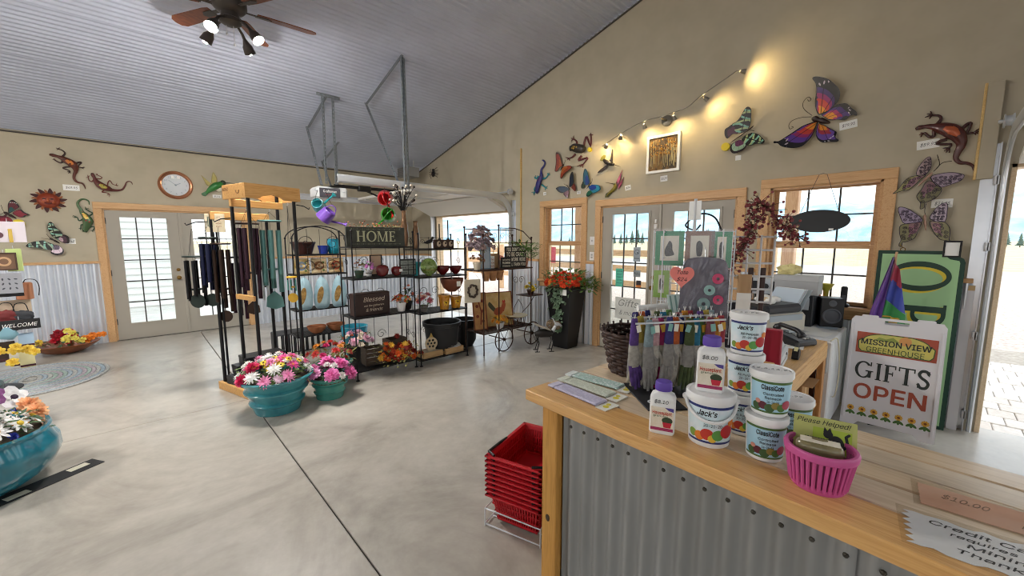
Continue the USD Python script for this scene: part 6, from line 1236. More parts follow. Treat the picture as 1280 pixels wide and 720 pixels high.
# ------------------------------------------------------------------ the L-shaped pine and corrugated counter
CT = .91
OAKX = wood('counter_plank_x', '#bb8a50', '#d3a468', 0, .38, 3, .2); OAKY = [wood(f'counter_plank_{i}', a, b, 1, 0.30, 3, .75) for i, (a, b) in enumerate((('#c08a48', '#d8a766'), ('#c9b090', '#dcc6a8'), ('#c0a27c', '#d6bb98')))]
POSTW = wood('counter_post', '#a8742f', '#c48f45', 2, .45)
co = thing('sales_counter', 'L-shaped pine plank sales counter with corrugated steel front', 'counter', loc=(1.143, 1.126, 0), rot=-3.2)
xs = [0, .145, .275, .375, .49, .60]; LEN = 2.9
for i in range(5): part(co, 'top_plank', B((xs[i] + .0018, -LEN, CT - .045), (xs[i + 1] - .0018, 0, CT - (.001 * (i % 2))), .004), OAKY[(0, 1, 2, 1, 2)[i]])
for i in range(4): part(co, 'return_plank', B((.602, -.56 + .14 * i + .001, CT - .045), (1.22, -.56 + .14 * (i + 1) - .001, CT), .004), OAKX)
part(co, 'corner_post', B((.075, -.115, 0), (.113, -.03, CT - .045), .004), POSTW); part(co, 'corner_post', B((.113, -.075, 0), (.150, -.03, CT - .045), .004), POSTW)
part(co, 'knot', MB().lathe([(0, 0), (.011, 0), (.012, .002), (.005, .003), (0, .002)], 10).apply(lambda v: np.stack([.0745 - v[:, 2], -.07 + v[:, 0], .33 + 1.4 * v[:, 1]], 1)), M('knot_dark', '#3a2410', .6))
V, F = corrugated(2.78, CT - .05, .0675, .008, 8)
for k in range(3):
    w = 2.78 / 3; V, F = corrugated(w + .02, CT - .05, .0675, .011, 8); part(co, 'steel_sheet', (np.stack([.118 + (V[:, 2] - .002 * k), -.115 - V[:, 0] - k * w, V[:, 1]], 1), F), M('counter_steel', '#9f9f9d', .5, .35, c2='#8f8e8b', scale=4, stretch=(1, 1, .3)), True)
for k in range(22): part(co, 'screw', MB().lathe([(0, 0), (.007, 0), (.006, .004), (.003, .006), (0, .006)], 8).apply(lambda v, k=k: np.stack([.108 - v[:, 2], -.165 - .0675 * k + v[:, 0], CT - .138 + v[:, 1]], 1)), M('screw_dark', '#4a463f', .4, .8))
part(co, 'end_panel', B((.15, -.05, 0), (1.2, -.03, CT - .045)), POSTW); part(co, 'back_panel', B((.57, -LEN + .1, 0), (.59, -.6, CT - .045)), POSTW); part(co, 'return_panel', B((.6, -.55, 0), (1.2, -.53, CT - .045)), POSTW)
# things lying on the counter
ty = CT + .0008
def pack(label, x, y, rot, c1, c2):
    t = thing('glove_pack', label, 'packaged gloves', 'flat glove packs at the counter end', loc=(x, y, ty), rot=rot); g = random.Random(int(x * 1e4))
    part(t, 'gloves', MB().box((-.035, -.14, .001), (.036, .09, .012), .005), M('fabric_' + c1.strip('#'), c1, .9, c2=c2, scale=120, lo=.52, hi=.6)); part(t, 'cuff', MB().box((-.034, .091, .001), (.035, .13, .010), .004), M('fabric_' + c2.strip('#'), c2, .9)); c = part(t, 'header_card', B((-.04, -.188, .001), (.041, -.141, .004)), M('header_card', '#e9e6d8', .7))
    part(c, 'flower_print', MB().poly(Point(-.008, -.166).buffer(.012, 6).union(Point(.015, -.16).buffer(.009, 6)), .004, .0046), M('print_yellow', '#d8c83a', .6)); 
    v, f = [], []; n1, n2 = 9, 30
    for i in range(n2):
        for j in range(n1): a, b = i / (n2 - 1), j / (n1 - 1); v.append((-.045 + .092 * b, -.23 + .405 * a, .0135 + .004 * g.random() if 0 < i < n2 - 1 and 0 < j < n1 - 1 else .002))
    for i in range(n2 - 1):
        for j in range(n1 - 1): q = i * n1 + j; f.append([q, q + 1, q + n1 + 1, q + n1])
    part(t, 'wrapper', (np.array(v) * [1, .82, 1], np.array(f)), CLEAR_FILM)
pack('lavender flat pack of garden gloves, nearest the counter front', 1.255, .95, -6, '#b9b3c9', '#c9c4d4'); pack('cream-green flat pack of garden gloves, middle of the three', 1.345, .97, -3, '#c3c8b4', '#d9dccb'); pack('mint green flat pack of garden gloves, farthest from the counter front', 1.435, .99, 3, '#a9c4b9', '#dfe6e2')
pd = thing('card_pad', 'black rubber pad with a white emblem lying beside the gloves', 'mat', loc=(1.46, .72, ty), rot=-40); part(pd, 'pad', B((-.075, -.14, 0), (.075, .14, .006), .002), M('black_rubber', '#1b1a1c')); part(pd, 'emblem', MB().poly(affinity.scale(Point(0, 0).buffer(1, 16), .028, .022).difference(affinity.scale(Point(0, 0).buffer(1, 16), .021, .015)).union(Polygon([(-.012, -.01), (.014, .0), (-.008, .01)])), .006, .0066).move((-.02, -.07, 0)), M('emblem_grey', '#c9ccd0', .5))

def disk(cx, cy, rx, ry, n=16, m=4):
    V = [(cx, cy, 0)] + [(cx + rx * j / m * math.cos(6.2832 * i / n), cy + ry * j / m * math.sin(6.2832 * i / n), 0) for j in range(1, m + 1) for i in range(n)]
    F = [[0, 1 + i, 1 + (i + 1) % n] for i in range(n)]
    for j in range(m - 1):
        for i in range(n): a, b = 1 + j * n + i, 1 + j * n + (i + 1) % n; F += [[a, a + n, b + n], [a, b + n, b]]
    return np.array(V), np.array(F)
def bucket(label, loc, r, h, yaw, brand, sub, c_top, c_bot, pics, handle=False, tilt=0, lidtxt=None, group=None):
    """fertiliser tub; the label wraps the side that faces yaw"""
    t = thing('fertiliser_tub', label, 'tub', group, loc=loc); rb = r * .86
    part(t, 'tub', MB().lathe([(0, 0), (rb - .004, 0), (rb, .004), (r * .97, h * .86), (r * .985, h * .87), (r * .96, h * .9), (0, h * .9)], 40), WHITE, 40)
    part(t, 'lid', MB().lathe([(r * .96, h * .84), (r * 1.04, h * .845), (r * 1.06, h * .87), (r * 1.05, h * .97), (r * 1.02, h * .985), (r * .95, h * .985), (r * .92, h * .965), (0, h * .965)], 40), WHITE, 40)
    if lidtxt: part(t, 'lid_writing', MB().text(lidtxt, .014, (0, 0, 0), .0006, shear=.2).rotz(yaw + 90).move((0, 0, h * .965)), M('pencil_grey', '#9a9a98', .7))
    z0, z1 = h * .10, h * .80; span = 1.25
    def wrap(v):                         # u (arc metres), z, out -> cylinder side
        a = math.radians(yaw) + v[:, 0] / r; rr = rb + (r * .97 - rb) * (v[:, 1] / (h * .86)) + v[:, 2] + .0006
        return np.stack([rr * np.cos(a), rr * np.sin(a), v[:, 1]], 1)
    def strip_(u0, u1, a, b, d):
        n = 24; V, F = [], []
        for i in range(n + 1): V += [(u0 + (u1 - u0) * i / n, a, d), (u0 + (u1 - u0) * i / n, b, d)]
        for i in range(n): q = 2 * i; F.append([q, q + 2, q + 3, q + 1])
        return np.array(V), np.array(F)
    u = span * r
    V, F = strip_(-u, u, z0, z1, .0002); lb = part(t, 'label', (wrap(V), F), c_top)
    V, F = strip_(-u, u, z0, z0 + h * .04, .0006); part(lb, 'label_band', (wrap(V), F), c_bot); V, F = strip_(-u, u, z1 - h * .05, z1, .0006); part(lb, 'label_band', (wrap(V), F), c_bot)
    def txt(s, hh, z, w, m_, x=0, **k):
        g = MB().text(s, hh, (0, 0, 0), .0005, width=w, **k); part(lb, 'lettering', g.apply(lambda v: wrap(np.stack([v[:, 0] + x, v[:, 1] + z, v[:, 2] + .001], 1))), m_)
    txt(brand, h * .10, h * .62, r * (.85 if 'J' in brand else 1.1), INK, -.25 * r if 'J' in brand else 0, bold=True, shear=.2 if 'J' in brand else 0)
    for i, s in enumerate(sub): txt(s, h * .055, h * (.50 - .085 * i), r * (1.0 - .2 * i), INK, .05 * r)
    g = random.Random(int(h * 1e5)); 
    for k, (cx, cz, rr, cc) in enumerate(pics):
        part(lb, 'printed_fruit', MB().add(*disk(cx * r, cz * h, rr * r, rr * r * .9)).apply(lambda v, k=k: wrap(np.stack([v[:, 0], v[:, 1], v[:, 2] + .0009 + .0002 * k], 1))), cc)
    if handle:
        a = math.radians(yaw); e1, e2 = np.array([-math.sin(a), math.cos(a), 0]), np.array([math.cos(a), math.sin(a), 0])
        part(t, 'bail_handle', MB().tube([e1 * r * 1.05 * math.cos(q) + e2 * (r * 1.09 * math.sin(q)) + np.array([0, 0, h * .83 - h * .30 * math.sin(q)]) for q in np.linspace(0, math.pi, 22)], .0045, 7), WHITE, 30)
        for s in (-1, 1): part(t, 'handle_boss', MB().ball(e1 * r * 1.04 * s + np.array([0, 0, h * .82]), .011, 1), WHITE, True)
    return t
LBW = M('label_pale', '#e3e9ee', .4, c2='#b9dce2', scale=9); NVB = M('label_navy', '#27326e', .4); LBB = M('label_sky', '#9fcbe0', .4, c2='#b9dbe8', scale=6); GRN = M('label_green', '#4c6a34', .4)
VEG = [(-.9, .24, .22, M('print_lime', '#7c9a3c', .5)), (-.55, .22, .24, M('print_orange2', '#d87a2a', .5)), (-.2, .27, .30, M('print_red2', '#c4382a', .5)), (.05, .20, .2, M('print_yellow2', '#dcb63a', .5)), (.3, .27, .28, M('print_green2', '#5c9a4a', .5)), (.75, .34, .36, M('print_red3', '#b82a2e', .5)), (.95, .5, .2, M('print_orange2', '#d87a2a'))]
GARD = [(-.8, .22, .25, M('print_leaf', '#3c5a30', .5)), (-.45, .26, .24, M('print_wine', '#5a1c2c', .5)), (-.1, .22, .26, M('print_leaf', '#3c5a30')), (.2, .28, .22, M('print_olive', '#8a7a3a', .5)), (.5, .24, .24, M('print_leaf2', '#557a3c', .5)), (.8, .30, .28, M('print_rose', '#b04a5c', .5)), (-.7, .34, .14, M('print_pink', '#c88a7a', .5))]
YW = 200
def tub_j(label, loc, r, h, **k): return bucket(label, loc, r, h, k.pop('yaw', YW), "Jack's", ('All Purpose', '20-20-20'), LBW, NVB, VEG, **k)
def tub_c(label, loc, r, h, **k): return bucket(label, loc, r, h, k.pop('yaw', YW), 'ClassiCote', ('Controlled', 'Release', '14-14-14'), LBB, GRN, GARD, **k)
tub_j('large white tub with a wire-style handle and a bottle standing on its lid', (1.255, .430, CT), .067, .166, handle=True, yaw=206)
tub_j('bottom tub of the stack of three, half hidden behind the large handled tub', (1.400, .382, CT), .052, .134); tub_j('middle tub of the stack of three vegetable-print tubs', (1.404, .383, CT + .1315), .052, .134); tub_j('topmost tub of the stack of three vegetable-print tubs', (1.403, .382, CT + .263), .052, .134, lidtxt='19.99')
tub_c('lower tub of the garden-print pair beside the pink basket', (1.280, .285, CT), .0525, .131); tub_c('upper tub of the garden-print pair, pencil note on its lid', (1.292, .284, CT + .1285), .0525, .131, lidtxt='12.4.16.99')
tub_c('garden-print tub standing behind the pair, next to the pink basket', (1.475, .262, CT), .055, .134, lidtxt='14.99')
def bottle(label, loc, rot, price):
    t = thing('fertiliser_bottle', label, 'bottle', loc=loc, rot=rot)
    def rr(sx, sy, z, e=.35): 
        a = np.linspace(0, 2 * np.pi, 32, endpoint=False); p = 2 / 5.
        return np.stack([sx * np.sign(np.cos(a)) * np.abs(np.cos(a)) ** p, sy * np.sign(np.sin(a)) * np.abs(np.sin(a)) ** p, np.full(32, z)], 1)
    L = [rr(.001, .001, 0), rr(.022, .036, 0), rr(.025, .039, .006), rr(.025, .039, .118), rr(.022, .034, .130), rr(.016, .018, .138), rr(.016, .017, .150), rr(.001, .001, .150)]; V = np.vstack(L); F = []
    for i in range(len(L) - 1):
        for j in range(32): q, r_ = i * 32 + j, i * 32 + (j + 1) % 32; F.append([q, r_, r_ + 32, q + 32])
    part(t, 'bottle', (V, np.array(F)), WHITE, 35)
    part(t, 'cap', MB().lathe([(.0, .143), (.0255, .143), (.0265, .147), (.0255, .168), (.023, .171), (0, .171)], 24), M('purple_cap', '#5a3fa0', .4), 40)
    def face(mb): return mb.apply(lambda v: np.stack([-.0256 - v[:, 2], -v[:, 0], v[:, 1]], 1))
    lb = part(t, 'label', face(MB().poly(sbox(-.034, .014, .034, .092), 0, .0006)), M('label_buff', '#e9dfcf', .5, c2='#dcd0b8', scale=40))
    part(lb, 'label_band', face(MB().poly(sbox(-.034, .014, .034, .024), .0006, .001)), M('label_magenta', '#a02c5c', .5)); part(lb, 'label_corner', face(MB().poly(Polygon([(.008, .092), (.034, .092), (.034, .08), (.02, .083)]), .0006, .001)), M('label_violet', '#4a3a8a', .5))
    part(lb, 'lettering', face(MB().text('Houseplant', .011, (0, .068, .0008), .0005, width=.058, bold=True)), M('print_brick', '#b8402a', .5)); part(lb, 'lettering', face(MB().text('granules', .006, (-.004, .060, .0008), .0005, width=.045)), M('print_leaf', '#3c5a30'))
    part(lb, 'printed_pot', face(MB().poly(Polygon([(.006, .026), (.026, .026), (.030, .043), (.002, .043)]), .0006, .0011)), M('print_crimson', '#c01c34', .5)); part(lb, 'printed_leaves', face(MB().poly(affinity.scale(Point(.016, .05).buffer(1, 10), .016, .011), .0006, .001)), M('print_leaf_dark', '#2c3a20', .5))
    part(t, 'price_writing', face(MB().text(price, .011, (-.004, .104, .0), .0006, shear=.15)), INK)
bottle('purple-capped white bottle standing on the counter at the front', (1.205, .557, CT), 22, '$8.10'); bottle('purple-capped white bottle standing on the lid of the handled tub', (1.256, .436, CT + .1605), 20, '$8.00')

# pink slatted basket with cards in it
def SH85(v): return v * [.85, .85, .9]
pk = thing('pink_basket', 'pink slatted plastic basket holding a notice card and a clear pack', 'basket', loc=(1.222, .150, CT)); PNK = M('pink_plastic', '#c2508c', .4)
part(pk, 'rim', MB().lathe([(.082, .098), (.090, .098), (.092, .112), (.088, .118), (.080, .118), (.078, .11), (.082, .098)], 36).apply(SH85), PNK, 40); part(pk, 'base', MB().lathe([(0, 0), (.066, 0), (.069, .006), (.071, .018), (.067, .018), (0, .006)], 36).apply(SH85), PNK, 40); part(pk, 'liner', MB().lathe([(.064, .016), (.079, .10)], 36).apply(SH85), M('pink_liner', '#8f3464', .5), True)
for k in range(34):
    a = 2 * math.pi * k / 34; part(pk, 'slat', MB().tube([(.0685 * math.cos(a), .0685 * math.sin(a), .012), (.084 * math.cos(a), .084 * math.sin(a), .104)], .0052, 6).apply(SH85), PNK, 40)
cd = thing('notice_card', 'green notice card with a black cat picture standing in the pink basket', 'card', mat=facing((-.80, -.18, .35), (1.258, .142, CT + .072), (.35, .08, .9))); part(cd, 'card', B((-.072, 0, 0), (.06, .088, .002)), M('card_olive', '#b3b46a', .7))
part(cd, 'lettering', MB().text('Please Helped!', .012, (-.01, .070, .002), .0006, shear=.3, width=.11), INK); part(cd, 'green_panel', B((-.03, .005, .002), (.05, .062, .0028)), M('card_lime', '#a3b53c', .7))
part(cd, 'printed_cat', MB().poly(affinity.scale(Point(.018, .028).buffer(1, 12), .017, .02).union(Point(.002, .048).buffer(.010, 8)).union(Polygon([(-.008, .052), (-.006, .066), (0, .057), (.006, .066), (.010, .052)])).union(LineString([(.03, .015), (.042, .03), (.038, .05), (.044, .056)]).buffer(.003)), .0028, .0036), INK)
bl = thing('clear_pack', 'clear domed plastic pack with a paper label leaning in the pink basket', 'package', loc=(1.214, .152, CT + .050), rot=12); v, f = _ICO[3]; v = v.copy(); v = np.sign(v) * np.abs(v) ** .7 * [.026, .050, .028]; part(bl, 'blister', (v + [0, 0, .045], f), M('blister_amber', '#b9ac84', .12, trans=.55, c2='#8f845c', scale=12), True); part(bl, 'label', MB().box((-.012, -.040, .0715), (.018, .040, .073)).apply(lambda v: np.stack([v[:, 0] - .012, v[:, 1], v[:, 2] - 2.2 * v[:, 1] ** 2 + .003], 1)), M('label_buff', '#e9dfcf')); part(bl, 'print', MB().text('handmade soap', .006, (0, 0, 0), .0005).apply(lambda v: np.stack([-.006 + v[:, 1], -v[:, 0], v[:, 2] + .0775], 1)), INK)

# taped notes near the counter's camera end
def deckle(w, h, n, seed, amp=.006):
    g = random.Random(seed); P = []
    for k in range(n): P.append((-w / 2 + w * k / n, h / 2 + g.uniform(-amp, amp)))
    for k in range(10): P.append((w / 2 + g.uniform(-amp, amp), h / 2 - h * k / 10))
    for k in range(n): P.append((w / 2 - w * k / n, -h / 2 + g.uniform(-amp, amp)))
    for k in range(12): P.append((-w / 2 + (amp * 1.6 if k % 2 else -amp * .6), -h / 2 + h * k / 12))
    return Polygon(P).buffer(0)
def note(name, label, loc, rot, w, h, col_, lines, seed, ink=INK, film_=True, amp=.006):
    t = thing(name, label, 'note', loc=loc, rot=rot); part(t, 'paper', MB().poly(deckle(w, h, 16, seed, amp), 0, .0007), col_)
    for s, hh, x, y, ww in lines: part(t, 'handwriting', MB().text(s, hh, (x, y, .0008), .0004, width=ww, shear=.35), ink)
    if film_: part(t, 'clear_tape', B((-w / 2 - .012, -h / 2 - .012, .0016), (w / 2 + .012, h / 2 + .012, .0019)), film('tape_film', '#faf9f7', .03))
BLUEINK = M('blue_black_ink', '#34363c', .7)
note('credit_note', 'white deckle-edged handwritten note taped at the front edge of the counter', (1.198, -.155, CT + .0006), -84, .285, .135, M('note_white', '#e3e6ea', .8), [('Credit Card', .017, -.02, .036, .17), ('requires', .013, -.03, .011, .09), ('Minimum', .015, .01, -.016, .13), ('Thank You', .015, .0, -.046, .15)], 3, BLUEINK)
note('minimum_note', 'peach handwritten note taped behind the white deckle-edged one', (1.372, -.165, CT + .0006), -86, .27, .11, M('note_peach', '#dfa98c', .8, c2='#e6bba2', scale=8), [('$10.00', .022, -.06, .005, .075), ('Minimum', .014, .06, -.03, .08)], 5, M('brown_ink', '#8a6a52', .7), amp=.001)

# wicker basket and rack of hanging gloves
wk = thing('wicker_basket', 'dark brown wicker basket behind the hanging gloves', 'basket', loc=(1.70, .93, CT)); WK = M('dark_wicker', '#2c1c18', .55, c2='#4a3228', scale=40)
a = np.linspace(0, 2 * np.pi, 97)
for k in range(13):
    r = .115 + .0035 * k; z = .008 + .0155 * k; w = .006 * np.cos(12 * a + math.pi * (k % 2)); part(wk, 'weaver', MB().tube(np.stack([(r + w) * np.cos(a), (r + w) * np.sin(a), np.full_like(a, z)], 1), .0088, 5, cap=False), WK, True)
for k in range(24): b = 2 * math.pi * k / 24; part(wk, 'stake', MB().rod((.115 * math.cos(b), .115 * math.sin(b), 0), (.16 * math.cos(b), .16 * math.sin(b), .215), .005, 5), WK)
part(wk, 'base', MB().lathe([(0, 0), (.112, 0), (.112, .008), (0, .008)], 24), WK)
gk = thing('glove_rack', 'wire counter rack hung with garden gloves', 'display rack', loc=(1.60, .70, CT)); part(gk, 'base', MB().lathe([(0, 0), (.10, 0), (.10, .012), (.02, .016), (0, .016)], 24), BLACK, 30); part(gk, 'stem', MB().rod((0, 0, .015), (0, 0, .32), .008, 8), BLACK, 30)
ga = math.radians(-42); gx, gy2 = math.cos(ga), math.sin(ga)
part(gk, 'rail', MB().rod((-.19 * gx, -.19 * gy2, .305), (.17 * gx, .17 * gy2, .315), .004, 6).rod((-.19 * gx - .05, -.19 * gy2 - .05, .295), (.17 * gx - .05, .17 * gy2 - .05, .31), .004, 6).rod((-.05, -.05, .30), (0, 0, .31), .004, 6), STEEL)
GC = ['#5c3f86', '#b9a24a', '#8fa3a8', '#c9a0a6', '#b8306c', '#3f3a78', '#c4602c', '#2a2f6a', '#4c5a34', '#2a7a9a', '#5c8a4a', '#8a4a54', '#d08a2c', '#a83a44']
GN = ['violet', 'mustard', 'grey-blue', 'pale rose', 'magenta', 'indigo', 'burnt orange', 'navy', 'olive', 'turquoise', 'leaf green', 'plum', 'amber', 'brick red']
KN = [M('knit_grey', '#a9a59c', .95, c2='#8f8b84', scale=60), M('knit_oat', '#b7ae98', .95, c2='#9d9580', scale=60), M('knit_ash', '#8d8a86', .95, c2='#7a7774', scale=60)]
g11 = random.Random(71); nrm = np.array([-.67, -.74, 0])
LBL = ['in the front row', 'in the back row']
for k in range(26):
    row = k // 14; f = (k % 14) / 13 if row == 0 else (k - 14 + .5) / 12; off = (.035, .02, .045)[k % 3] - .05 * row; z = CT + .305 + .012 * g11.random() + .02 * row; px = 1.60 - .185 * gx + .36 * gx * f + nrm[0] * off; py = .70 - .185 * gy2 + .36 * gy2 * f + nrm[1] * off
    t = thing('garden_glove', f'{GN[(k + 5 * row) % 14]} cuffed grey knit garden glove hanging {LBL[row]} of the counter rack', 'glove', 'gloves on the counter rack', mat=facing((nrm[0] + g11.uniform(-.5, .5), nrm[1] + g11.uniform(-.3, .3), 0), (px, py, z)))
    hx = GC[(k + 5 * row) % 14]; cu = M('cuff_' + hx.strip('#'), hx, .9, c2=tuple(int(int(hx[i:i + 2], 16) * .75) for i in (1, 3, 5)), scale=30)
    sw_ = g11.uniform(-.12, .12); m = MB()
    part(t, 'cuff', MB().tube([(0, 0, 0), (.002, -.04, 0), (0, -.11, 0)], [.012, .019, .021], 10, flat=.5, ref=(0, 0, 1)), cu, True)
    part(t, 'palm', MB().tube([(0, -.105, 0), (.01 * sw_, -.15, .002), (.05 * sw_, -.20, 0)], [.021, .026, .024], 10, flat=.45, ref=(0, 0, 1)), KN[k % 3], True)
    for j, (dx, L, sp) in enumerate(((-.018, .085, -.003), (-.006, .10, -.001), (.007, .094, .001), (.018, .075, .004))): part(t, 'finger', MB().tube([(dx + .05 * sw_, -.195, 0), (dx + sp + .12 * sw_, -.195 - L * .55, .004), (dx + sp * 1.3 + .2 * sw_, -.195 - L, 0)], [.0085, .0085, .006], 7), (KN[k % 3], cu)[k % 4 == 0], True)
    part(t, 'thumb', MB().tube([(.018, -.14, 0), (.032, -.165, .004), (.033, -.20, .003)], [.010, .0095, .006], 7), KN[k % 3], True)
    part(t, 'loop', MB().tube([(0, -.002, 0), (.004, .018, .0), (-.004, .018, 0), (0, -.002, 0)], .0012, 4), PAPER)
    hd_ = part(t, 'swing_tag', MB().poly(sbox(-.009, -.055, .010, -.025), .016, .0168).rotz(g11.uniform(-20, 20)), (M('header_card', '#e9e6d8'), M('tag_gold', '#c9992c', .6), M('tag_teal', '#7fb0a8', .6))[k % 3])
# spinner of framed cards with a wrapped tote bag hung on it
sp = thing('card_spinner', 'white wire counter spinner holding mounted prints behind the gloves', 'display rack', loc=(1.98, .80, CT)); WIRE = M('white_wire', '#d9dadc', .4)
part(sp, 'base', MB().lathe([(0, 0), (.13, 0), (.13, .015), (.02, .02), (0, .02)], 28), WIRE, 30); part(sp, 'pole', MB().rod((0, 0, .02), (0, 0, .82), .008, 8), WIRE, 30); part(sp, 'ticket', B((-.004, -.03, .72), (-.001, .03, .81)).rotz(-6), PAPER)
for k, an in enumerate((200, 290, 20, 110)):
    a = math.radians(an); n_ = np.array([math.cos(a), math.sin(a), 0]); u = np.array([-n_[1], n_[0], 0]); m = MB()
    for z in (.18, .30, .42, .54, .66): m.rod(n_ * .12 - u * .17 + [0, 0, z], n_ * .12 + u * .17 + [0, 0, z], .0028, 5)
    for s in (-1, -.33, .33, 1): m.rod(n_ * .122 + u * .17 * s + [0, 0, .15], n_ * .122 + u * .17 * s + [0, 0, .67], .0028, 5)
    part(sp, 'wire_panel', m, WIRE, kind='stuff'); part(sp, 'strut', MB().rod((0, 0, .30), n_ * .12 + [0, 0, .30], .003, 5).rod((0, 0, .6), n_ * .12 + [0, 0, .6], .003, 5), WIRE, kind='stuff')
def print_card(label, u0, z0, w, h, fr, pic, an=200, d=.128):
    a = math.radians(an); n_ = np.array([math.cos(a), math.sin(a), 0]); u = np.array([-n_[1], n_[0], 0]); p = np.array([1.98, .80, CT]) + n_ * d + u * u0 * .85 + [0, 0, z0]
    t = thing('mounted_print', label, 'print', 'prints on the counter spinner', mat=facing(n_, p)); part(t, 'mount', B((-w / 2, 0, 0), (w / 2, h, .003)), fr); part(t, 'inner_mount', B((-w / 2 + .022, .022, .003), (w / 2 - .022, h - .022, .0036)), M('mount_cream', '#dcd6c4', .8)); part(t, 'image', MB().poly(Polygon(spline([(x * w * .22, h * .28 + y * h * .44) for x, y in pic], 24, True)).buffer(0), .0036, .0042), M('print_charcoal', '#2f2c2a', .7)); part(t, 'sleeve', B((-w / 2 - .006, -.006, .0046), (w / 2 + .006, h + .012, .005)), CLEAR_FILM)
GRM, BRM = M('mount_green', '#2f8a5c', .7), M('mount_brown', '#8a6652', .7)
BEAR = [(-.6, 0), (-.7, .4), (-.3, .8), (0, 1), (.4, .8), (.5, .4), (.8, .1), (.3, 0)]; TREE = [(-.4, .1), (-.5, .8), (0, 1), (.5, .7), (.4, .1), (0, 0)]
print_card('green mounted print of a dark bear on the right of the spinner', -.115, .505, .125, .16, GRM, BEAR); print_card('brown mounted print, upper middle of the spinner', .035, .505, .12, .16, BRM, TREE); print_card('green mounted print at the upper left edge of the spinner', .14, .50, .08, .16, GRM, TREE)
print_card('black mounted print on the left of the spinner, middle row', .125, .35, .10, .14, M('mount_black', '#2a2a2c', .7), BEAR); print_card('black mounted print on the left of the spinner, lowest row', .125, .20, .10, .14, M('mount_black', '#2a2a2c'), TREE); print_card('lime green card low on the right side of the spinner', -.15, .35, .07, .13, M('mount_lime', '#8fb84a', .7), TREE)
an = math.radians(205); n_ = np.array([math.cos(an), math.sin(an), 0]); tb = thing('wrapped_tote', 'grey tote bag with pink flowers in a clear plastic wrap hung on the spinner', 'bag', mat=facing(n_, np.array([1.93, .735, CT + .21]) + n_ * .16))
v, f = MB().poly(Polygon(spline([(-.09, 0), (-.095, .15), (-.085, .30), (-.05, .335), (.05, .335), (.085, .30), (.09, .15), (.085, 0)], 40, True)).buffer(0), 0, .01).get(); T = trimesh.Trimesh(v, f, process=True).subdivide_to_size(.022); v = np.array(T.vertices); s = np.where(v[:, 2] > .005, 1, -1); nz = meshkit.fbm(np.column_stack([v[:, 0] * 28, v[:, 1] * 18, np.full(len(v), 3.3)]), 3); v[:, 2] = s * (.012 + .018 * nz); part(tb, 'bag', (v, np.array(T.faces)), M('tote_grey', '#77737c', .8, c2='#5f5c66', scale=9), True)
for x, y, r, c in ((.05, .25, .022, '#c43a64'), (.055, .16, .02, '#c43a64'), (.0, .06, .03, '#c8436a'), (.05, .05, .034, '#d0507a'), (-.04, .05, .028, '#b83a60'), (.02, .20, .022, '#8fb4ac'), (-.0, .14, .026, '#7f9a96')): part(tb, 'flower_print', MB().poly(Point(x, y).buffer(r, 8).difference(Point(x, y).buffer(r * .3, 6)), .026, .031), M('tote_' + c.strip('#'), c, .8))
q = v.copy(); q[:, 2] = np.where(q[:, 2] > 0, q[:, 2] + .008 + .006 * nz, q[:, 2]); part(tb, 'plastic_wrap', (q * [1.06, 1.03, 1] + [0, -.004, .002], np.array(T.faces)), CLEAR_FILM, True); part(tb, 'hook', MB().tube([(0, .335, 0), (0, .37, -.02), (0, .38, -.05)], .002, 4), STEEL)
ht = thing('heart_tag', 'coral paper heart with a handwritten price tied to the wrapped tote', 'price tag', mat=facing(n_ + [0, .15, 0], np.array([1.93, .735, CT + .20]) + n_ * .215 + np.array([-n_[1], n_[0], 0]) * -.092 + [0, 0, .27])); a = np.linspace(0, 2 * np.pi, 40); H_ = Polygon(np.stack([.0036 * 16 * np.sin(a) ** 3 * .85, .0033 * (13 * np.cos(a) - 5 * np.cos(2 * a) - 2 * np.cos(3 * a) - np.cos(4 * a))], 1)); part(ht, 'heart', MB().poly(H_, 0, .0012), M('coral_card', '#e8837a', .7)); part(ht, 'handwriting', MB().text('Tote', .016, (0, .008, .0013), .0005, shear=.3).text('$24', .016, (0, -.022, .0013), .0005, shear=.3), INK)
cyl = thing('paper_roll', 'white rolled leaflet lying across the top of the gloves', 'paper', loc=(1.74, .86, CT + .31), rot=-35); part(cyl, 'roll', MB().rod((-.09, 0, 0), (.09, 0, 0.01), .014, 12), PAPER, 30)
lf = thing('striped_leaflet', 'pale green striped leaflet leaning above the gloves', 'leaflet', mat=facing((-.7, -.5, .5), (1.76, .74, CT + .30), (.3, .3, .8))); part(lf, 'sheet', B((-.06, 0, 0), (.06, .09, .002)), M('leaflet_mint', '#cfe0d8', .6)); 
for k in range(5): part(lf, 'stripe', B((-.05 + .022 * k, .006, .002), (-.042 + .022 * k, .084, .0025)), M('leaflet_stripe', '#7fa39a', .6))

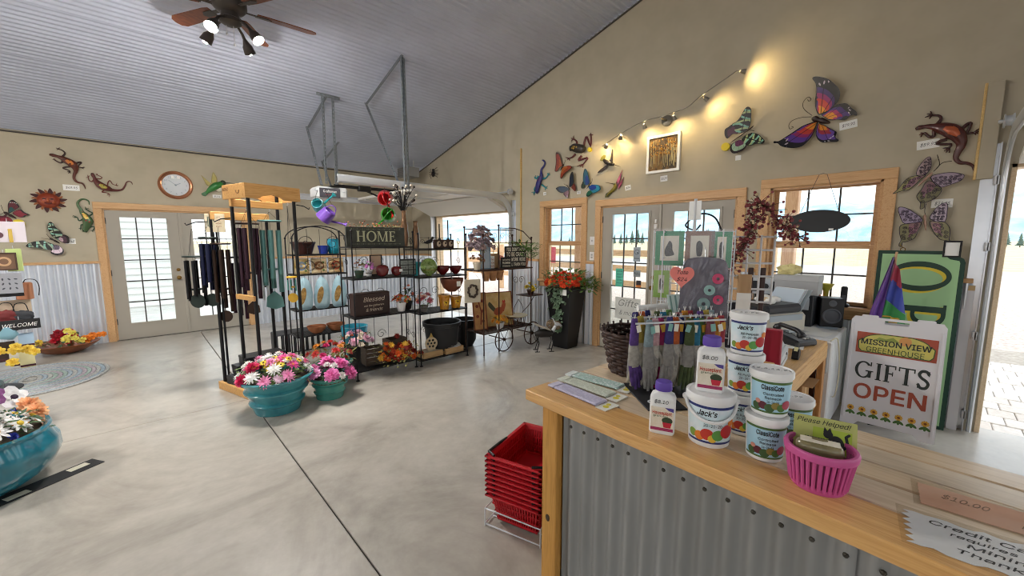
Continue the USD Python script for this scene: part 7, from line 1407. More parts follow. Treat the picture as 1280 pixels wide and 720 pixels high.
# ------------------------------------------------------------------ stacked red shopping baskets
REDP = M('red_basket_plastic', '#b81420', .38); BL_, BW, BH = .42, .30, .165
bs = thing('basket_stand', 'chrome wire stand under the stacked red shopping baskets', 'stand', loc=(1.275, 1.525, 0), rot=17)
m = MB()
for z in (.012, .10): m.tube([(-.015, .015, z), (BL_ + .015, .015, z), (BL_ + .015, -BW - .015, z), (-.015, -BW - .015, z), (-.015, .015, z)], .004, 6)
for x, y in ((-.015, .015), (BL_ + .015, .015), (BL_ + .015, -BW - .015), (-.015, -BW - .015)): m.rod((x, y, 0), (x, y, .10), .004, 6)
for k in range(4): m.rod((.06 + .1 * k, .015, .012), (.06 + .1 * k, -BW - .015, .012), .003, 5)
part(bs, 'wire_frame', m, STEEL, 30)
def ring_(x0, y0, x1, y1, z0, z1, t): return [((x0, y0, z0), (x1, y0 + t, z1)), ((x0, y1 - t, z0), (x1, y1, z1)), ((x0, y0, z0), (x0 + t, y1, z1)), ((x1 - t, y0, z0), (x1, y1, z1))]
def basket_at(z, label):
    if basket_at.first is None:
        t = thing('shopping_basket', label, 'shopping basket', 'stack of red shopping baskets', loc=(1.275, 1.525, z), rot=17)
        def taper(v): f = .80 + .20 * np.clip(v[:, 2] / BH, 0, 1); return np.stack([BL_ / 2 + (v[:, 0] - BL_ / 2) * f, -BW / 2 + (v[:, 1] + BW / 2) * f, v[:, 2]], 1)
        m = MB()
        for z0, z1 in ((0, .018), (.055, .062), (.10, .107), (.142, BH)):
            for lo, hi in ring_(0, -BW, BL_, 0, z0, z1, .004): m.box(lo, hi)
        m.box((.0, -BW, 0), (BL_, 0, .004)); part(t, 'body', m.apply(taper), REDP)
        m = MB(); n1, n2 = 26, 18
        for k in range(1, n1):
            for y in (-BW, -.003): m.box((BL_ * k / n1 - .0036, y, .018), (BL_ * k / n1 + .0036, y + .003, .142))
        for k in range(1, n2):
            for x in (0, BL_ - .003): m.box((x, -BW * k / n2 - .0036, .018), (x + .003, -BW * k / n2 + .0036, .142))
        part(t, 'side_bars', m.apply(taper), REDP, kind='stuff')
        m = MB(); e = .016
        for lo, hi in ring_(-e, -BW - e, BL_ + e, e, BH - .010, BH, e + .003): m.box(lo, hi, .002)
        part(t, 'rim', m, REDP)
        for s in (0, 1):
            y = .010 if s else -BW - .010; part(t, 'handle', MB().tube([(.07, y, BH + .002), (.05, y, BH + .006), (-.008, y, BH + .006), (-.010, -BW / 2 + (.03 if s else -.03), BH + .007)] if 0 else [(BL_ * .5, y, BH - .002), (BL_ * .3, y + (.0), BH + .006), (.02, y, BH + .008), (-.006, y - (.05 if s else -.05), BH + .008)], .007, 6), BLACK, 30)
        basket_at.first = t
    else: dup(basket_at.first, label, (1.275, 1.525, z), 17)
basket_at.first = None
ORD = ['lowest', 'second', 'third', 'fourth', 'fifth', 'sixth', 'seventh', 'eighth', 'topmost']
for k in range(9): basket_at(.017 + .0275 * k, f'red plastic shopping basket, {ORD[k]}' + (' of the stack beside the counter' if k in (0, 8) else ' from the floor in the stack beside the counter'))

# ------------------------------------------------------------------ office corner under the large window
DW = wood('desk_pine', '#b9894e', '#d6aa6e', 0, .5); DWZ = wood('desk_pine_up', '#a8703c', '#c58f56', 2, .5)
dk = thing('office_desk', 'rough pine two-by-four desk running from the counter to the window', 'desk', loc=(2.40, .49, 0))
for k in range(4): part(dk, 'top_board', B((0, .155 * k + .001, .72), (1.43, .155 * (k + 1) - .001, .76), .003), DW)
part(dk, 'front_rail', B((0, -.004, .63), (1.43, .036, .735), .004), DW); part(dk, 'back_rail', B((0, .58, .63), (1.43, .62, .72), .004), DW)
for x in (.0, 1.34):
    for y in (.0, .53): part(dk, 'leg', B((x, y, 0), (x + .09, y + .04, .63), .004), DWZ)
part(dk, 'lower_shelf', B((.02, .02, .26), (1.40, .60, .28)), DW); part(dk, 'side_panel', B((1.38, .05, .28), (1.40, .52, .63)), M('panel_dark', '#4a2a1c', .7))
for k, (x, w, h, lb) in enumerate(((.75, .22, .17, 'cardboard box on the shelf inside the desk, left'), (1.05, .26, .2, 'cardboard box on the shelf inside the desk, right'))):
    t = thing('carton', lb, 'box', loc=(2.40 + x, .56, .281)); part(t, 'box', B((0, 0, 0), (w, .3, h), .003), M('cardboard', '#b48a5c', .85)); part(t, 'flap', B((0, -.06, h - .004), (w, 0, h), .001), M('cardboard', '#b48a5c')); part(t, 'tape', B((w / 2 - .02, -.0008, h * .3), (w / 2 + .02, 0, h)), M('tape_tan', '#cfae7a', .4))
fg = thing('mini_fridge', 'white mini fridge between the desk and the window wall', 'fridge', loc=(3.88, .46, 0)); part(fg, 'cabinet', B((.02, 0, .03), (.72, .52, .76), .012), M('fridge_white', '#e4e5e6', .35)); part(fg, 'door', B((-.03, .0, .05), (.015, .52, .75), .01), M('fridge_white', '#e4e5e6')); part(fg, 'handle', B((-.05, .02, .5), (-.03, .05, .7), .006), GREYP)
for k in range(4): part(fg, 'foot', B((.05 + .6 * (k % 2), .04 + .4 * (k // 2), 0), (.09 + .6 * (k % 2), .08 + .4 * (k // 2), .03)), BLACK)
fx = thing('adding_machine', 'grey desktop printing machine with keypad at the near end of the desk', 'office machine', loc=(2.68, .545, .761), rot=6); part(fx, 'base', B((0, 0, 0), (.34, .34, .10), .012), M('machine_grey', '#c9cbcb', .5)); part(fx, 'drawer_line', B((.01, -.003, .045), (.33, 0, .05)), GREYP)
part(fx, 'top', MB().add(frustum(.16, .13, .07).copy(), FF).move((.17, .18, .10)), M('machine_grey2', '#b4b8b8', .5)); part(fx, 'lock', MB().lathe([(0, 0), (.009, 0), (.009, .004), (0, .004)], 10).apply(lambda v: np.stack([.22 + v[:, 0], -.001 - v[:, 2], .07 + v[:, 1]], 1)), DARK)
for i in range(5):
    for j in range(4): part(fx, 'key', MB().box((.09 + .035 * i, .10 + .036 * j, .168), (.115 + .035 * i, .126 + .036 * j, .180), .003), (WHITE, M('key_blue', '#9ab3c4', .5))[(i + j) % 3 == 0])
part(fx, 'paper_roll', MB().rod((.08, .30, .19), (.26, .30, .19), .025, 14), PAPER, 30)
rb_ = thing('red_binder', 'dark red binder standing beside the grey desktop machine', 'binder', loc=(2.58, .53, .761), rot=8); part(rb_, 'cover', B((0, 0, 0), (.055, .24, .27), .006), M('binder_red', '#a01c34', .5)); part(rb_, 'pages', B((.008, .01, .008), (.047, .242, .262)), PAPER)
ph = thing('desk_phone', 'black office telephone with a curled cord on the desk', 'telephone', loc=(3.42, .60, .761), rot=-25); part(ph, 'base', MB().box((0, 0, 0), (.2, .2, .045), .012).apply(lambda v: v + np.stack([0 * v[:, 0], 0 * v[:, 0], .22 * v[:, 1] * (v[:, 2] > .02)], 1)), M('phone_black', '#1b1c20', .35))
part(ph, 'handset', MB().tube(spline([(.03, -.0, .075), (.03, .03, .115), (.03, .10, .13), (.03, .17, .135), (.03, .20, .10)], 16), [.026] * 3 + [.017] * 11 + [.026] * (len(spline([(0, 0, 0)] * 5, 16)) - 14), 10), M('phone_black', '#1b1c20'), True); part(ph, 'display', B((.08, .13, .076), (.18, .175, .092)), M('phone_screen', '#b9c2c4', .2))
for i in range(3):
    for j in range(4): part(ph, 'key', B((.085 + .03 * i, .02 + .026 * j, .05 + .0055 * j), (.108 + .03 * i, .038 + .026 * j, .060 + .0055 * j), .002), GREYP)
t_ = np.linspace(0, 2 * np.pi * 34, 34 * 8); s_ = t_ / t_[-1]; cpath = spline([(3.50, .58, .80), (3.66, .50, .775), (3.79, .462, .76), (3.815, .455, .60), (3.81, .46, .40), (3.825, .462, .16)], len(t_)); k_ = np.linspace(0, len(cpath) - 1, len(t_)).astype(int); cpath = cpath[k_]
cc_ = thing('phone_cord', 'black curled telephone cord dangling over the corner of the desk', 'cord'); tg = np.gradient(cpath, axis=0); tg /= np.linalg.norm(tg, axis=1)[:, None] + 1e-9; n1 = np.cross(tg, [1, .3, .2]); n1 /= np.linalg.norm(n1, axis=1)[:, None]; n2 = np.cross(tg, n1); part(cc_, 'curl', MB().tube(cpath + .009 * (np.cos(t_)[:, None] * n1 + np.sin(t_)[:, None] * n2), .0028, 5), BLACK, True)
yc = thing('extension_cable', 'pale cable looping down the side of the white fridge', 'cable'); part(yc, 'cable', MB().tube(spline([(3.82, .47, .768), (3.95, .445, .76), (4.12, .44, .55), (4.16, .44, .38), (4.05, .44, .28), (3.92, .44, .30)], 40), .005, 6), M('cable_cream', '#d8d0b4', .5), True)
stp = thing('stapler', 'black stapler on the desk near the telephone', 'stapler', loc=(3.20, .55, .761), rot=10); part(stp, 'base', B((0, 0, 0), (.15, .035, .012), .003), BLACK); part(stp, 'arm', MB().box((0, .004, .018), (.15, .031, .042), .006).apply(lambda v: v + np.stack([0 * v[:, 0], 0 * v[:, 0], .1 * v[:, 0]], 1)), BLACK)
tdp = thing('tape_dispenser', 'small black tape dispenser at the front edge of the desk', 'tape dispenser', loc=(3.06, .53, .761), rot=5); part(tdp, 'body', MB().poly(Polygon(spline([(0, 0), (.12, 0), (.125, .03), (.08, .055), (.03, .06), (0, .03)], 30, True)).buffer(0), -.018, .018).apply(lambda v: np.stack([v[:, 0], v[:, 2] + .02, v[:, 1] + .002], 1)), BLACK); part(tdp, 'tape_roll', MB().lathe([(.014, -.01), (.03, -.01), (.03, .01), (.014, .01), (.014, -.01)], 18).apply(lambda v: np.stack([.045 + v[:, 0], v[:, 2] + .02, .045 + v[:, 1]], 1)), M('tape_roll', '#d8cf9c', .3))
for k in range(7):
    t = thing('loose_paper', ('sheet of white paper on the desk under the telephone', 'white form beside the telephone', 'white sheet at the far end of the desk', 'curled white till receipt on the desk', 'white paper on top of the fridge at its front', 'folded white leaflet on the fridge', 'pale blue sheet on the fridge')[k], 'paper', loc=((3.36, .56, .7605), (3.60, .64, .7603), (3.10, .75, .7605), (3.30, .72, .7605), (3.95, .52, .7612), (4.15, .56, .7612), (4.35, .50, .7612))[k], rot=(8, -20, 15, 40, -6, 24, 5)[k]); g = random.Random(k); part(t, 'sheet', MB().add(*(lambda w, h: (np.array([(x * w, y * h, .002 + .012 * ((x - .5) ** 2) * g.random()) for x in (0, .25, .5, .75, 1) for y in (0, 1)]), np.array([[2 * i, 2 * i + 2, 2 * i + 3, 2 * i + 1] for i in range(4)])))((.21, .08)[k == 3], (.15, .25)[k == 3])), (PAPER, M('paper_blue', '#c4d2e0', .8))[k == 6])
pr = thing('inkjet_printer', 'beige and black desktop printer with papers heaped on its lid', 'printer', loc=(3.66, .86, .762), rot=-24); part(pr, 'body', B((0, 0, 0), (.46, .36, .17), .025), M('printer_beige', '#cbc6b8', .5)); part(pr, 'lid', B((-.005, .0, .17), (.40, .36, .245), .022), M('printer_dark', '#23252b', .4)); part(pr, 'paper_tray', MB().box((0, .03, 0), (.008, .33, .26), .003).apply(lambda v: np.stack([.40 + v[:, 0] + .55 * v[:, 2], v[:, 1], .14 + v[:, 2] * .8], 1)), M('printer_grey', '#a9b4bc', .4)); part(pr, 'output_tray', B((-.1, .05, .03), (.0, .31, .04), .003), M('printer_dark', '#23252b')); part(pr, 'control_panel', B((.02, -.004, .11), (.40, .001, .16), .002), M('printer_grey', '#a9b4bc', .4))
for k in range(4): part(pr, 'loaded_sheet', MB().box((0, .05, 0), (.003, .31, .24)).apply(lambda v, k=k: np.stack([.385 - .012 * k + v[:, 0] + .55 * v[:, 2], v[:, 1], .16 + v[:, 2] * .8], 1)), (PAPER, M('paper_blue', '#c4d2e0'))[k % 2])
pp = thing('crumpled_paper', 'crumpled white tissue and rolls on top of the dark printer lid', 'paper'); g12 = random.Random(5)
for k in range(6):
    v, f = _ICO[2]; v = v * np.array([g12.uniform(.03, .06), .04, .025]) * (1 + .35 * (meshkit.noise(v * 40 + k, k) - .5))[:, None]; part(pp, 'ball', (v + [3.78 + .05 * k, .88 + .05 * (k % 3), 1.033], f), (PAPER, M('tan_paper', '#d8c09a', .8))[k == 1], True)
def speaker(label, y, x=4.46):
    t = thing('stereo_speaker', label, 'speaker', mat=facing((-1, -.35, 0), (x, y, .762))); part(t, 'cabinet', B((-.085, 0, -.16), (.085, .26, 0), .008), M('speaker_black', '#1d1e22', .4)); part(t, 'cone', MB().lathe([(.066, 0), (.07, .006), (.062, .008), (.05, .0), (.02, -.006 + .008), (0, .004)], 24, (0, .10, .0)), M('cone_grey', '#55585e', .5), 30); part(t, 'tweeter', MB().lathe([(.028, 0), (.03, .005), (.02, .006), (0, .004)], 16, (0, .215, 0)), M('cone_grey', '#55585e')); return t
speaker('black bookshelf speaker left of the printer under the stereo unit', 1.06, 4.36); speaker('black bookshelf speaker right of the printer by the window sill', .56, 4.46)
am = thing('amplifier', 'black stereo amplifier between the speakers under the grey box', 'amplifier', loc=(4.34, .68, .762)); part(am, 'case', B((0, 0, 0), (.26, .30, .28), .008), M('speaker_black', '#1d1e22', .4)); part(am, 'front_panel', B((-.006, .03, .15), (0, .27, .26), .002), M('stereo_silver', '#b9bec4')); part(am, 'knob', MB().lathe([(0, 0), (.022, 0), (.02, .014), (0, .015)], 14).apply(lambda v: np.stack([-.006 - v[:, 2], .08 + v[:, 0], .205 + v[:, 1]], 1)), BLACK, 30)
su = thing('stereo_unit', 'small silver stereo set standing on the left speaker', 'stereo', mat=facing((-1, -.35, 0), (4.34, 1.06, 1.0235))); part(su, 'case', B((-.14, 0, -.15), (.14, .15, 0), .008), M('stereo_silver', '#b9bec4', .35, .5)); part(su, 'dial', MB().lathe([(0, 0), (.028, 0), (.026, .012), (0, .013)], 18, (0, .075, 0)), M('speaker_black', '#1d1e22'), 30)
for s in (-1, 1): part(su, 'grille', B((s * .09 - .03, .025, 0), (s * .09 + .03, .125, .004), .002), M('speaker_black', '#1d1e22'))
gbx = thing('grey_carton', 'pale grey box behind the printer with yellow tissue on top', 'box', loc=(4.36, .66, 1.043)); part(gbx, 'box', B((0, 0, 0), (.22, .34, .17), .004), M('box_grey', '#a9a8a8', .7)); part(gbx, 'lid', B((-.003, -.003, .12), (.223, .343, .173), .004), M('box_grey2', '#b9b9b9', .7))
yt = thing('yellow_tissue', 'puff of pale yellow tissue paper on the grey box', 'tissue paper', loc=(4.46, .90, 1.218)); v, f = _ICO[3]; v = v * [.06, .10, .05]; v = v * (1 + .9 * (meshkit.fbm(v * 30, 3, 2) - .5))[:, None]; part(yt, 'tissue', (v + [0, 0, .04], f), M('tissue_yellow', '#e3d79a', .9))
sb_ = thing('spray_bottle', 'red spray bottle with a black trigger on the window sill', 'spray bottle', loc=(4.735, .72, .921)); part(sb_, 'bottle', MB().lathe([(0, 0), (.03, 0), (.032, .01), (.03, .09), (.014, .12), (.012, .13), (0, .13)], 18), M('spray_red', '#b0301f', .35), 40); part(sb_, 'trigger', MB().box((-.012, -.035, .13), (.012, .03, .165), .005).box((-.005, -.035, .10), (.005, -.025, .135), .002), BLACK)
fn = thing('yellow_funnel', 'yellow plastic funnel cup standing on the sill behind the spray bottle', 'funnel', loc=(4.78, .66, .921)); part(fn, 'cup', MB().lathe([(0, 0), (.025, 0), (.02, .07), (.022, .13), (.06, .2), (.057, .2), (.018, .13), (0, .12)], 20), M('funnel_yellow', '#c9c04a', .4), 40)
cp = thing('cordless_phone', 'black cordless telephone upright in its cradle on the sill', 'telephone', loc=(4.735, .52, .921)); part(cp, 'cradle', B((-.035, -.045, 0), (.035, .045, .03), .01), BLACK); part(cp, 'handset', MB().box((-.014, -.024, .02), (.014, .024, .19), .01), M('phone_black', '#1b1c20')); part(cp, 'keypad', B((-.0155, -.017, .05), (-.0138, .017, .11)), M('cone_grey', '#55585e')); part(cp, 'cord', MB().tube(spline([(-.03, .03, .01), (-.05, .06, .008), (-.058, .06, -.06), (-.05, .055, -.09)], 14), .003, 5), BLACK)
# grid display with berry wreath and paper scroll, black stand
gd = thing('grid_stand', 'white wire grid panel on a dark post stand at the end of the counter', 'display stand', mat=facing((-.86, -.5, 0), (2.46, .70, .761))); m = MB()
for k in range(5): m.rod((-.13 + .065 * k, .42, 0), (-.13 + .065 * k, .80, 0), .006, 5)
for k in range(6): m.rod((-.135, .43 + .072 * k, 0), (.135, .43 + .072 * k, 0), .006, 5)
part(gd, 'grid', m, WIRE); MAH = M('mahogany', '#3a1f1a', .5)
for x in (-.13, .03, .09): part(gd, 'post', B((x - .012, 0, -.03), (x + .012, .80 if x < 0 else .62, -.01), .003), (BLACK, MAH, MAH)[(x > 0) + (x > .05)])
part(gd, 'foot', B((-.17, 0, -.10), (.18, .025, .06), .004), MAH); part(gd, 'hook_arm', MB().tube(spline([(-.12, .80, -.02), (-.17, .90, -.02), (-.25, .92, -.02), (-.32, .86, -.02), (-.27, .83, -.02), (-.24, .86, -.02)], 30), .005, 6), BLACK, 30)
part(gd, 'fabric', MB().box((-.14, .16, -.004), (-.01, .42, .006), .002), M('dark_fabric', '#2c2a33', .9))
bw_ = thing('berry_wreath', 'dark red and cream berry spray draped over the white grid', 'garland', mat=facing((-.86, -.5, 0), (2.44, .69, 1.35))); m, m2 = MB(), MB(); g13 = random.Random(81); seg_ = []
pts = spline([(-.13, .02, .02), (-.04, .14, .03), (.0, .26, .03), (.03, .38, .03), (.14, .27, .03), (.22, .20, .03)], 30)
for p in pts:
    for k in range(15):
        q = p + [g13.gauss(0, .028), g13.gauss(0, .028), g13.gauss(.0, .02)]; seg_.append((p, q)); (m if g13.random() < .78 else m2).ball(q, g13.uniform(.005, .010), 0)
part(bw_, 'berries', m, M('wreath_red', '#8a3434', .5, c2='#6a2430', scale=30), kind='stuff'); part(bw_, 'berries', m2, M('wreath_cream', '#c9b08a', .6), kind='stuff'); stems(bw_, seg_, .0014, M('twig_brown', '#4a3226'), 'twigs'); part(bw_, 'main_stem', MB().tube(pts, .004, 5), M('twig_brown', '#4a3226'))
ps = thing('paper_scroll', 'long white paper strip with a kraft band hanging on the grid', 'paper', mat=facing((-.9, -.44, 0), (2.38, .68, .95))); part(ps, 'strip', MB().add(np.array([(-.035 + .07 * j, .30 * i / 8, .008 * math.sin(i)) for i in range(9) for j in (0, 1)]), np.array([[2 * i, 2 * i + 1, 2 * i + 3, 2 * i + 2] for i in range(8)])), PAPER); part(ps, 'band', MB().tube([(0, .30, .0), (0, .40, .0)], .034, 12, flat=.4), M('kraft', '#b3906a'), True)
# signs leaning on the gable wall
af = thing('a_frame_sign', 'white plastic A-frame sign reading gifts open', 'sign', mat=facing((-1, .02, .10), (4.20, .135, .02), (.10, 0, 1))); Wp = M('aframe_white', '#e2dfe2', .45)
SH = Polygon(spline([(-.27, .04), (-.27, .86), (-.25, .90), (.25, .90), (.27, .86), (.275, .04), (.23, 0), (.17, .0), (.15, .035), (-.15, .035), (-.17, 0), (-.23, 0)], 12, True)) if 0 else Polygon([(-.275, .0), (-.27, .87), (-.25, .90), (.25, .90), (.27, .87), (.275, .0), (.19, 0), (.16, .035), (-.16, .035), (-.19, 0)])
part(af, 'front_panel', MB().poly(SH.difference(sbox(-.07, .853, .07, .88)), -.02, 0), Wp)
for s in (-1, 1): part(af, 'hinge_lug', MB().box((s * .16 - .05, .895, -.05), (s * .16 + .05, .915, -.002), .006), Wp)
part(af, 'rear_panel', MB().poly(sbox(-.27, 0, .27, .88), -.02, 0).apply(lambda v: np.stack([v[:, 0], v[:, 1] * .985, v[:, 2] - .05 - (.9 - v[:, 1]) * .30], 1)), Wp); part(af, 'brace', MB().rod((-.1, .03, -.02), (.12, .02, -.2), .008, 6), BLACK)
for s in (-1, 1): part(af, 'edge_fold', B((s * .255 - .008, .05, 0), (s * .255 + .008, .84, .006), .002), Wp)
RST = M('sign_rust', '#a84e3a', .6); part(af, 'banner', MB().poly(sbox(-.225, .605, .235, .775), 0, .0015), RST)
OV = affinity.scale(Point(0, 0).buffer(1, 40), .19, .065); OV = affinity.translate(OV, .005, .715).union(Polygon([(-.21, .64), (-.215, .70), (-.2, .715), (.21, .715), (.225, .70), (.22, .64), (.2, .615), (-.19, .615)])).intersection(sbox(-.225, .607, .235, .773))
part(af, 'oval_green', MB().poly(OV, .0015, .0024), M('sign_forest', '#3c5c34', .6)); part(af, 'oval', MB().poly(OV.buffer(-.006), .0024, .0032), M('sign_straw', '#d6c766', .6, c2='#c2c06a', scale=9)); part(af, 'sun', MB().poly(Point(.06, .735).buffer(.035, 16), .0032, .0036), M('sign_peach', '#d99a5c', .6)); part(af, 'hill', MB().poly(Polygon([(-.12, .715), (-.09, .745), (-.05, .735), (-.01, .755), (.03, .72)]), .0032, .0037), M('sign_moss', '#8f9a4a', .6))
SGN = M('sign_charcoal', '#2c3230', .6); part(af, 'lettering', MB().text('MISSION VIEW', .042, (.005, .68, .0037), .001, width=.40, bold=True), SGN); part(af, 'lettering', MB().text('GREENHOUSE', .040, (.005, .622, .0037), .001, width=.33), M('sign_green_dark', '#3a4a2c', .6))
gw_ = serif_word('GIFTS', .135); gw_ = affinity.scale(gw_, .43 / (gw_.bounds[2] - gw_.bounds[0]), 1, origin=(0, 0)); part(af, 'lettering', MB().poly(gw_, 0, .0015).move((0, .40, 0)), SGN); part(af, 'lettering', MB().text('OPEN', .115, (0, .235, .0), .0015, width=.42, bold=True), RST)
for k in range(7):
    x = -.215 + .072 * k; part(af, 'sunflower_leaf', MB().poly(unary_union([affinity.rotate(affinity.scale(Point(x + dx, .115 - .012).buffer(1, 6), .02, .009), an_) for dx, an_ in ((-.014, 40), (.014, -40), (0, 90))]), 0, .001), M('sign_leaf', '#4c7038', .6)); part(af, 'sunflower', MB().poly(unary_union([affinity.rotate(affinity.scale(Point(x, .14).buffer(1, 5), .024, .008), 36 * q) for q in range(5)]), .001, .0018), M('sign_gold', '#dfa83c', .6)); part(af, 'sunflower_eye', MB().poly(Point(x, .14).buffer(.009, 8), .0018, .0026), M('sign_brown', '#8a4a1c', .6))
os_ = thing('open_sign', 'tall green sign with a dark border standing on its side, lettered sideways', 'sign', mat=facing((-1, 0, .05), (4.64, .045, .0), (.05, 0, 1)))
GS = Polygon([(-.27, 0), (-.27, 1.45), (.14, 1.45), (.15, 1.43), (.17, 1.41), (.215, 1.40), (.23, 1.39), (.24, 1.36), (.24, 0)]); part(os_, 'panel', MB().poly(GS, -.03, 0), M('sign_border', '#143a2c', .5)); part(os_, 'field', MB().poly(GS.buffer(-.028), 0, .003), M('sign_field', '#9cc490', .55))
LG, YG = M('sign_letter_green', '#1c3a2c', .5), M('sign_letter_yellow', '#dcc638', .5)
for ch, y in (('O', 1.10), ('P', .78), ('E', .50), ('N', .20)):
    g, w = serif(ch, .36); g = affinity.scale(g, .72 / 1.0 if ch == 'O' else .8, 1, origin=(0, 0)); g = affinity.rotate(g, -90, origin=(0, 0)); x0, y0, x1, y1 = g.bounds; g = affinity.translate(g, -.19 - x0, y - y0 if 0 else y + .14 - (y0 + y1) / 2)
    part(os_, 'letter_edge', MB().poly(affinity.translate(g, -.018, -.018), .003, .0045), YG); part(os_, 'letter', MB().poly(g, .003, .007), LG)
for x in (-.12, .15): part(os_, 'hanging_eye', MB().tube([(x + .015 * math.cos(q), 1.46 + .015 * math.sin(q), -.015) for q in np.linspace(0, 6.28, 12)], .003, 5).rod((x, 1.475, -.015), (x - .02, 1.50, -.02), .003, 5), BRASS)
fgn = thing('windsock_flag', 'furled purple, red, blue and green nylon flag hanging before the green sign', 'flag', loc=(4.50, .19, .70)); v0 = []
TW = 14; HN = 12; cols_ = ['#6a3f9a', '#a8304a', '#3a4aa8', '#2c8a44', '#d0a42c']
part(fgn, 'pole', MB().rod((0, -.0, .74), (.03, .02, .55), .008, 8).rod((.0, 0, -.70), (0, 0, .74), .006, 6), M('flag_pole', '#c9a07a', .5), 30)
for bi, (z0a, z0b, z1a, z1b) in enumerate(((.70, .70, .10, .12), (.68, .60, .52, .44), (.54, .46, .36, .24), (.36, .24, .12, .14), (.22, .20, .12, .10))):
    V, F = [], []
    for i in range(HN + 1):
        for j in range(TW + 1):
            f, s = i / HN, j / TW; za = z0a + (z1a - z0a) * f; zb = z0b + (z1b - z0b) * f; z = za + (zb - za) * s; wid = .015 + .11 * min(1, (.72 - z) / .5); lo_, hi_ = (1.0, .35) if bi == 0 else (.4, -.75); y = wid * (lo_ + (hi_ - lo_) * s); V.append((-.03 + .018 * math.sin(9 * s + 2 * f + bi) - .01 * (bi == 0), y * 1.0, z))
    for i in range(HN):
        for j in range(TW): q = i * (TW + 1) + j; F.append([q, q + 1, q + TW + 2, q + TW + 1])
    part(fgn, 'panel', (np.array(V), np.array(F)), M('nylon_' + cols_[bi].strip('#'), cols_[bi], .5, sheen=.3), True)
for k, (lb, y, z, c) in enumerate((('small black framed card leaning on top of the green sign', -.16, 1.36, None),)):
    t = board('framed_card', lb, 'card', (4.70, -.115, 1.40), .10, .13, .012, PAPER, (-1, 0, 0), 0, rim=INK)
wl = thing('white_board', 'white plastic sheet leaning on the wall between the green sign and garage track', 'board', mat=facing((-1, 0, .04), (4.72, -.235, 0), (.04, 0, 1))); part(wl, 'sheet', B((-.03, 0, -.012), (.03, 1.18, 0), .002), Wp); part(wl, 'edge_tape', B((-.03, 1.14, 0), (.03, 1.18, .001)), M('tape_tan', '#cfae7a'))
# black oval sign hung in the window
ov = thing('oval_slate', 'plain black oval slate hung on wire in the large window', 'sign', mat=facing((-1, 0, 0), (4.715, .755, 1.715))); part(ov, 'slate', MB().poly(affinity.scale(Point(0, 0).buffer(1, 40), .23, .105), -.012, 0), M('slate_black', '#16181c', .45)); part(ov, 'bevel_edge', MB().poly(affinity.scale(Point(0, 0).buffer(1, 40), .23, .105).difference(affinity.scale(Point(0, 0).buffer(1, 40), .22, .096)), 0, .003), M('slate_black', '#16181c')); part(ov, 'wire', MB().tube([(-.15, .08, -.006), (-.03, .43, -.006), (-.0, .44, 0), (.03, .43, -.006), (.14, .085, -.006)], .002, 4), DARK); part(ov, 'tag', B((.08, -.09, .002), (.115, -.07, .004)).rotz(0), PAPER)
# ------------------------------------------------------------------ merchandise rack at the left edge
RX, RY = -1.20, 6.45
mr = thing('spinner_rack', 'black wire spinner rack of plaques and cards at the left edge', 'display rack', loc=(RX, RY, 0)); part(mr, 'base', MB().lathe([(0, 0), (.24, 0), (.24, .02), (.03, .04), (0, .04)], 24), BLACK, 30); part(mr, 'pole', MB().rod((0, 0, .03), (0, 0, 1.78), .016, 10), BLACK, 30)
for z in (.35, .62, .88, 1.12, 1.36, 1.58):
    a = np.linspace(0, 2 * np.pi, 30); m = MB().tube(np.stack([.27 * np.cos(a), .27 * np.sin(a), np.full_like(a, z)], 1), .004, 5, cap=False)
    for k in range(6): m.rod((0, 0, z), (.27 * math.cos(k * 1.047), .27 * math.sin(k * 1.047), z), .004, 5)
    part(mr, 'wire_ring', m, BLACK)
def at_rack(px, py, y=6.15): q = hit(px, py, 1, y); return (float(q[0]), y, float(q[2]))
NR = (.12, -1, 0)
def hung(name, label, cat, px, py, w, h, m_, text=(), rim=None, y=6.15, tm=None, n=NR): 
    c = at_rack(px, py, y); t = board(name, label, cat, (c[0], c[1], c[2] - h / 2), w, h, .012, m_, n, 0, text, 'goods on the left spinner rack', rim, tm)
    part(t, 'hanging_hook', MB().tube([(0, h, -.006), (0, h + .03, -.012), (0, h + .02, -.05)], .002, 4), STEEL); return t
k1 = hung('padded_card', 'white rounded card with a yellow ribbon at the top of the rack', 'card', 10, 290, .22, .20, M('card_lilac', '#ddd3da', .7)); part(k1, 'ribbon', B((.0, .0, 0), (.025, .13, .008), .002), M('ribbon_yellow', '#c9a94a', .6)); part(k1, 'motif', MB().poly(Point(-.06, .07).buffer(.03, 8), 0, .004), M('motif_plum', '#5c3a44', .7))
k2 = hung('small_plaque', 'brown plaque with an orange motif below the white rounded card', 'plaque', 5, 327, .16, .17, M('plaque_brown', '#7a5c48', .7), rim=M('plaque_edge', '#4a3428', .6)); part(k2, 'motif', MB().poly(Point(0, .085).buffer(.045, 12).difference(Point(0, .085).buffer(.028, 12)), 0, .004), M('motif_tan', '#c9a27c', .7))
hung('lime_card', 'lime green card behind the brown plaque', 'card', 18, 325, .10, .22, M('card_lime2', '#c3d48a', .7), y=6.18)
k3 = hung('dotted_plaque', 'grey square plaque with dark leaf print and a black foot', 'plaque', 8, 355, .20, .21, M('plaque_grey', '#9fa0a6', .7)); part(k3, 'print', MB().poly(unary_union([affinity.rotate(affinity.scale(Point(-.06 + .04 * i, .06 + .045 * j).buffer(1, 6), .012, .006), 40 * i + 25 * j) for i in range(4) for j in range(3)]), 0, .002), M('print_dark', '#4a4a52', .7), kind='stuff'); part(k3, 'foot', B((-.1, -.02, -.014), (.1, .012, .006), .002), BLACK)
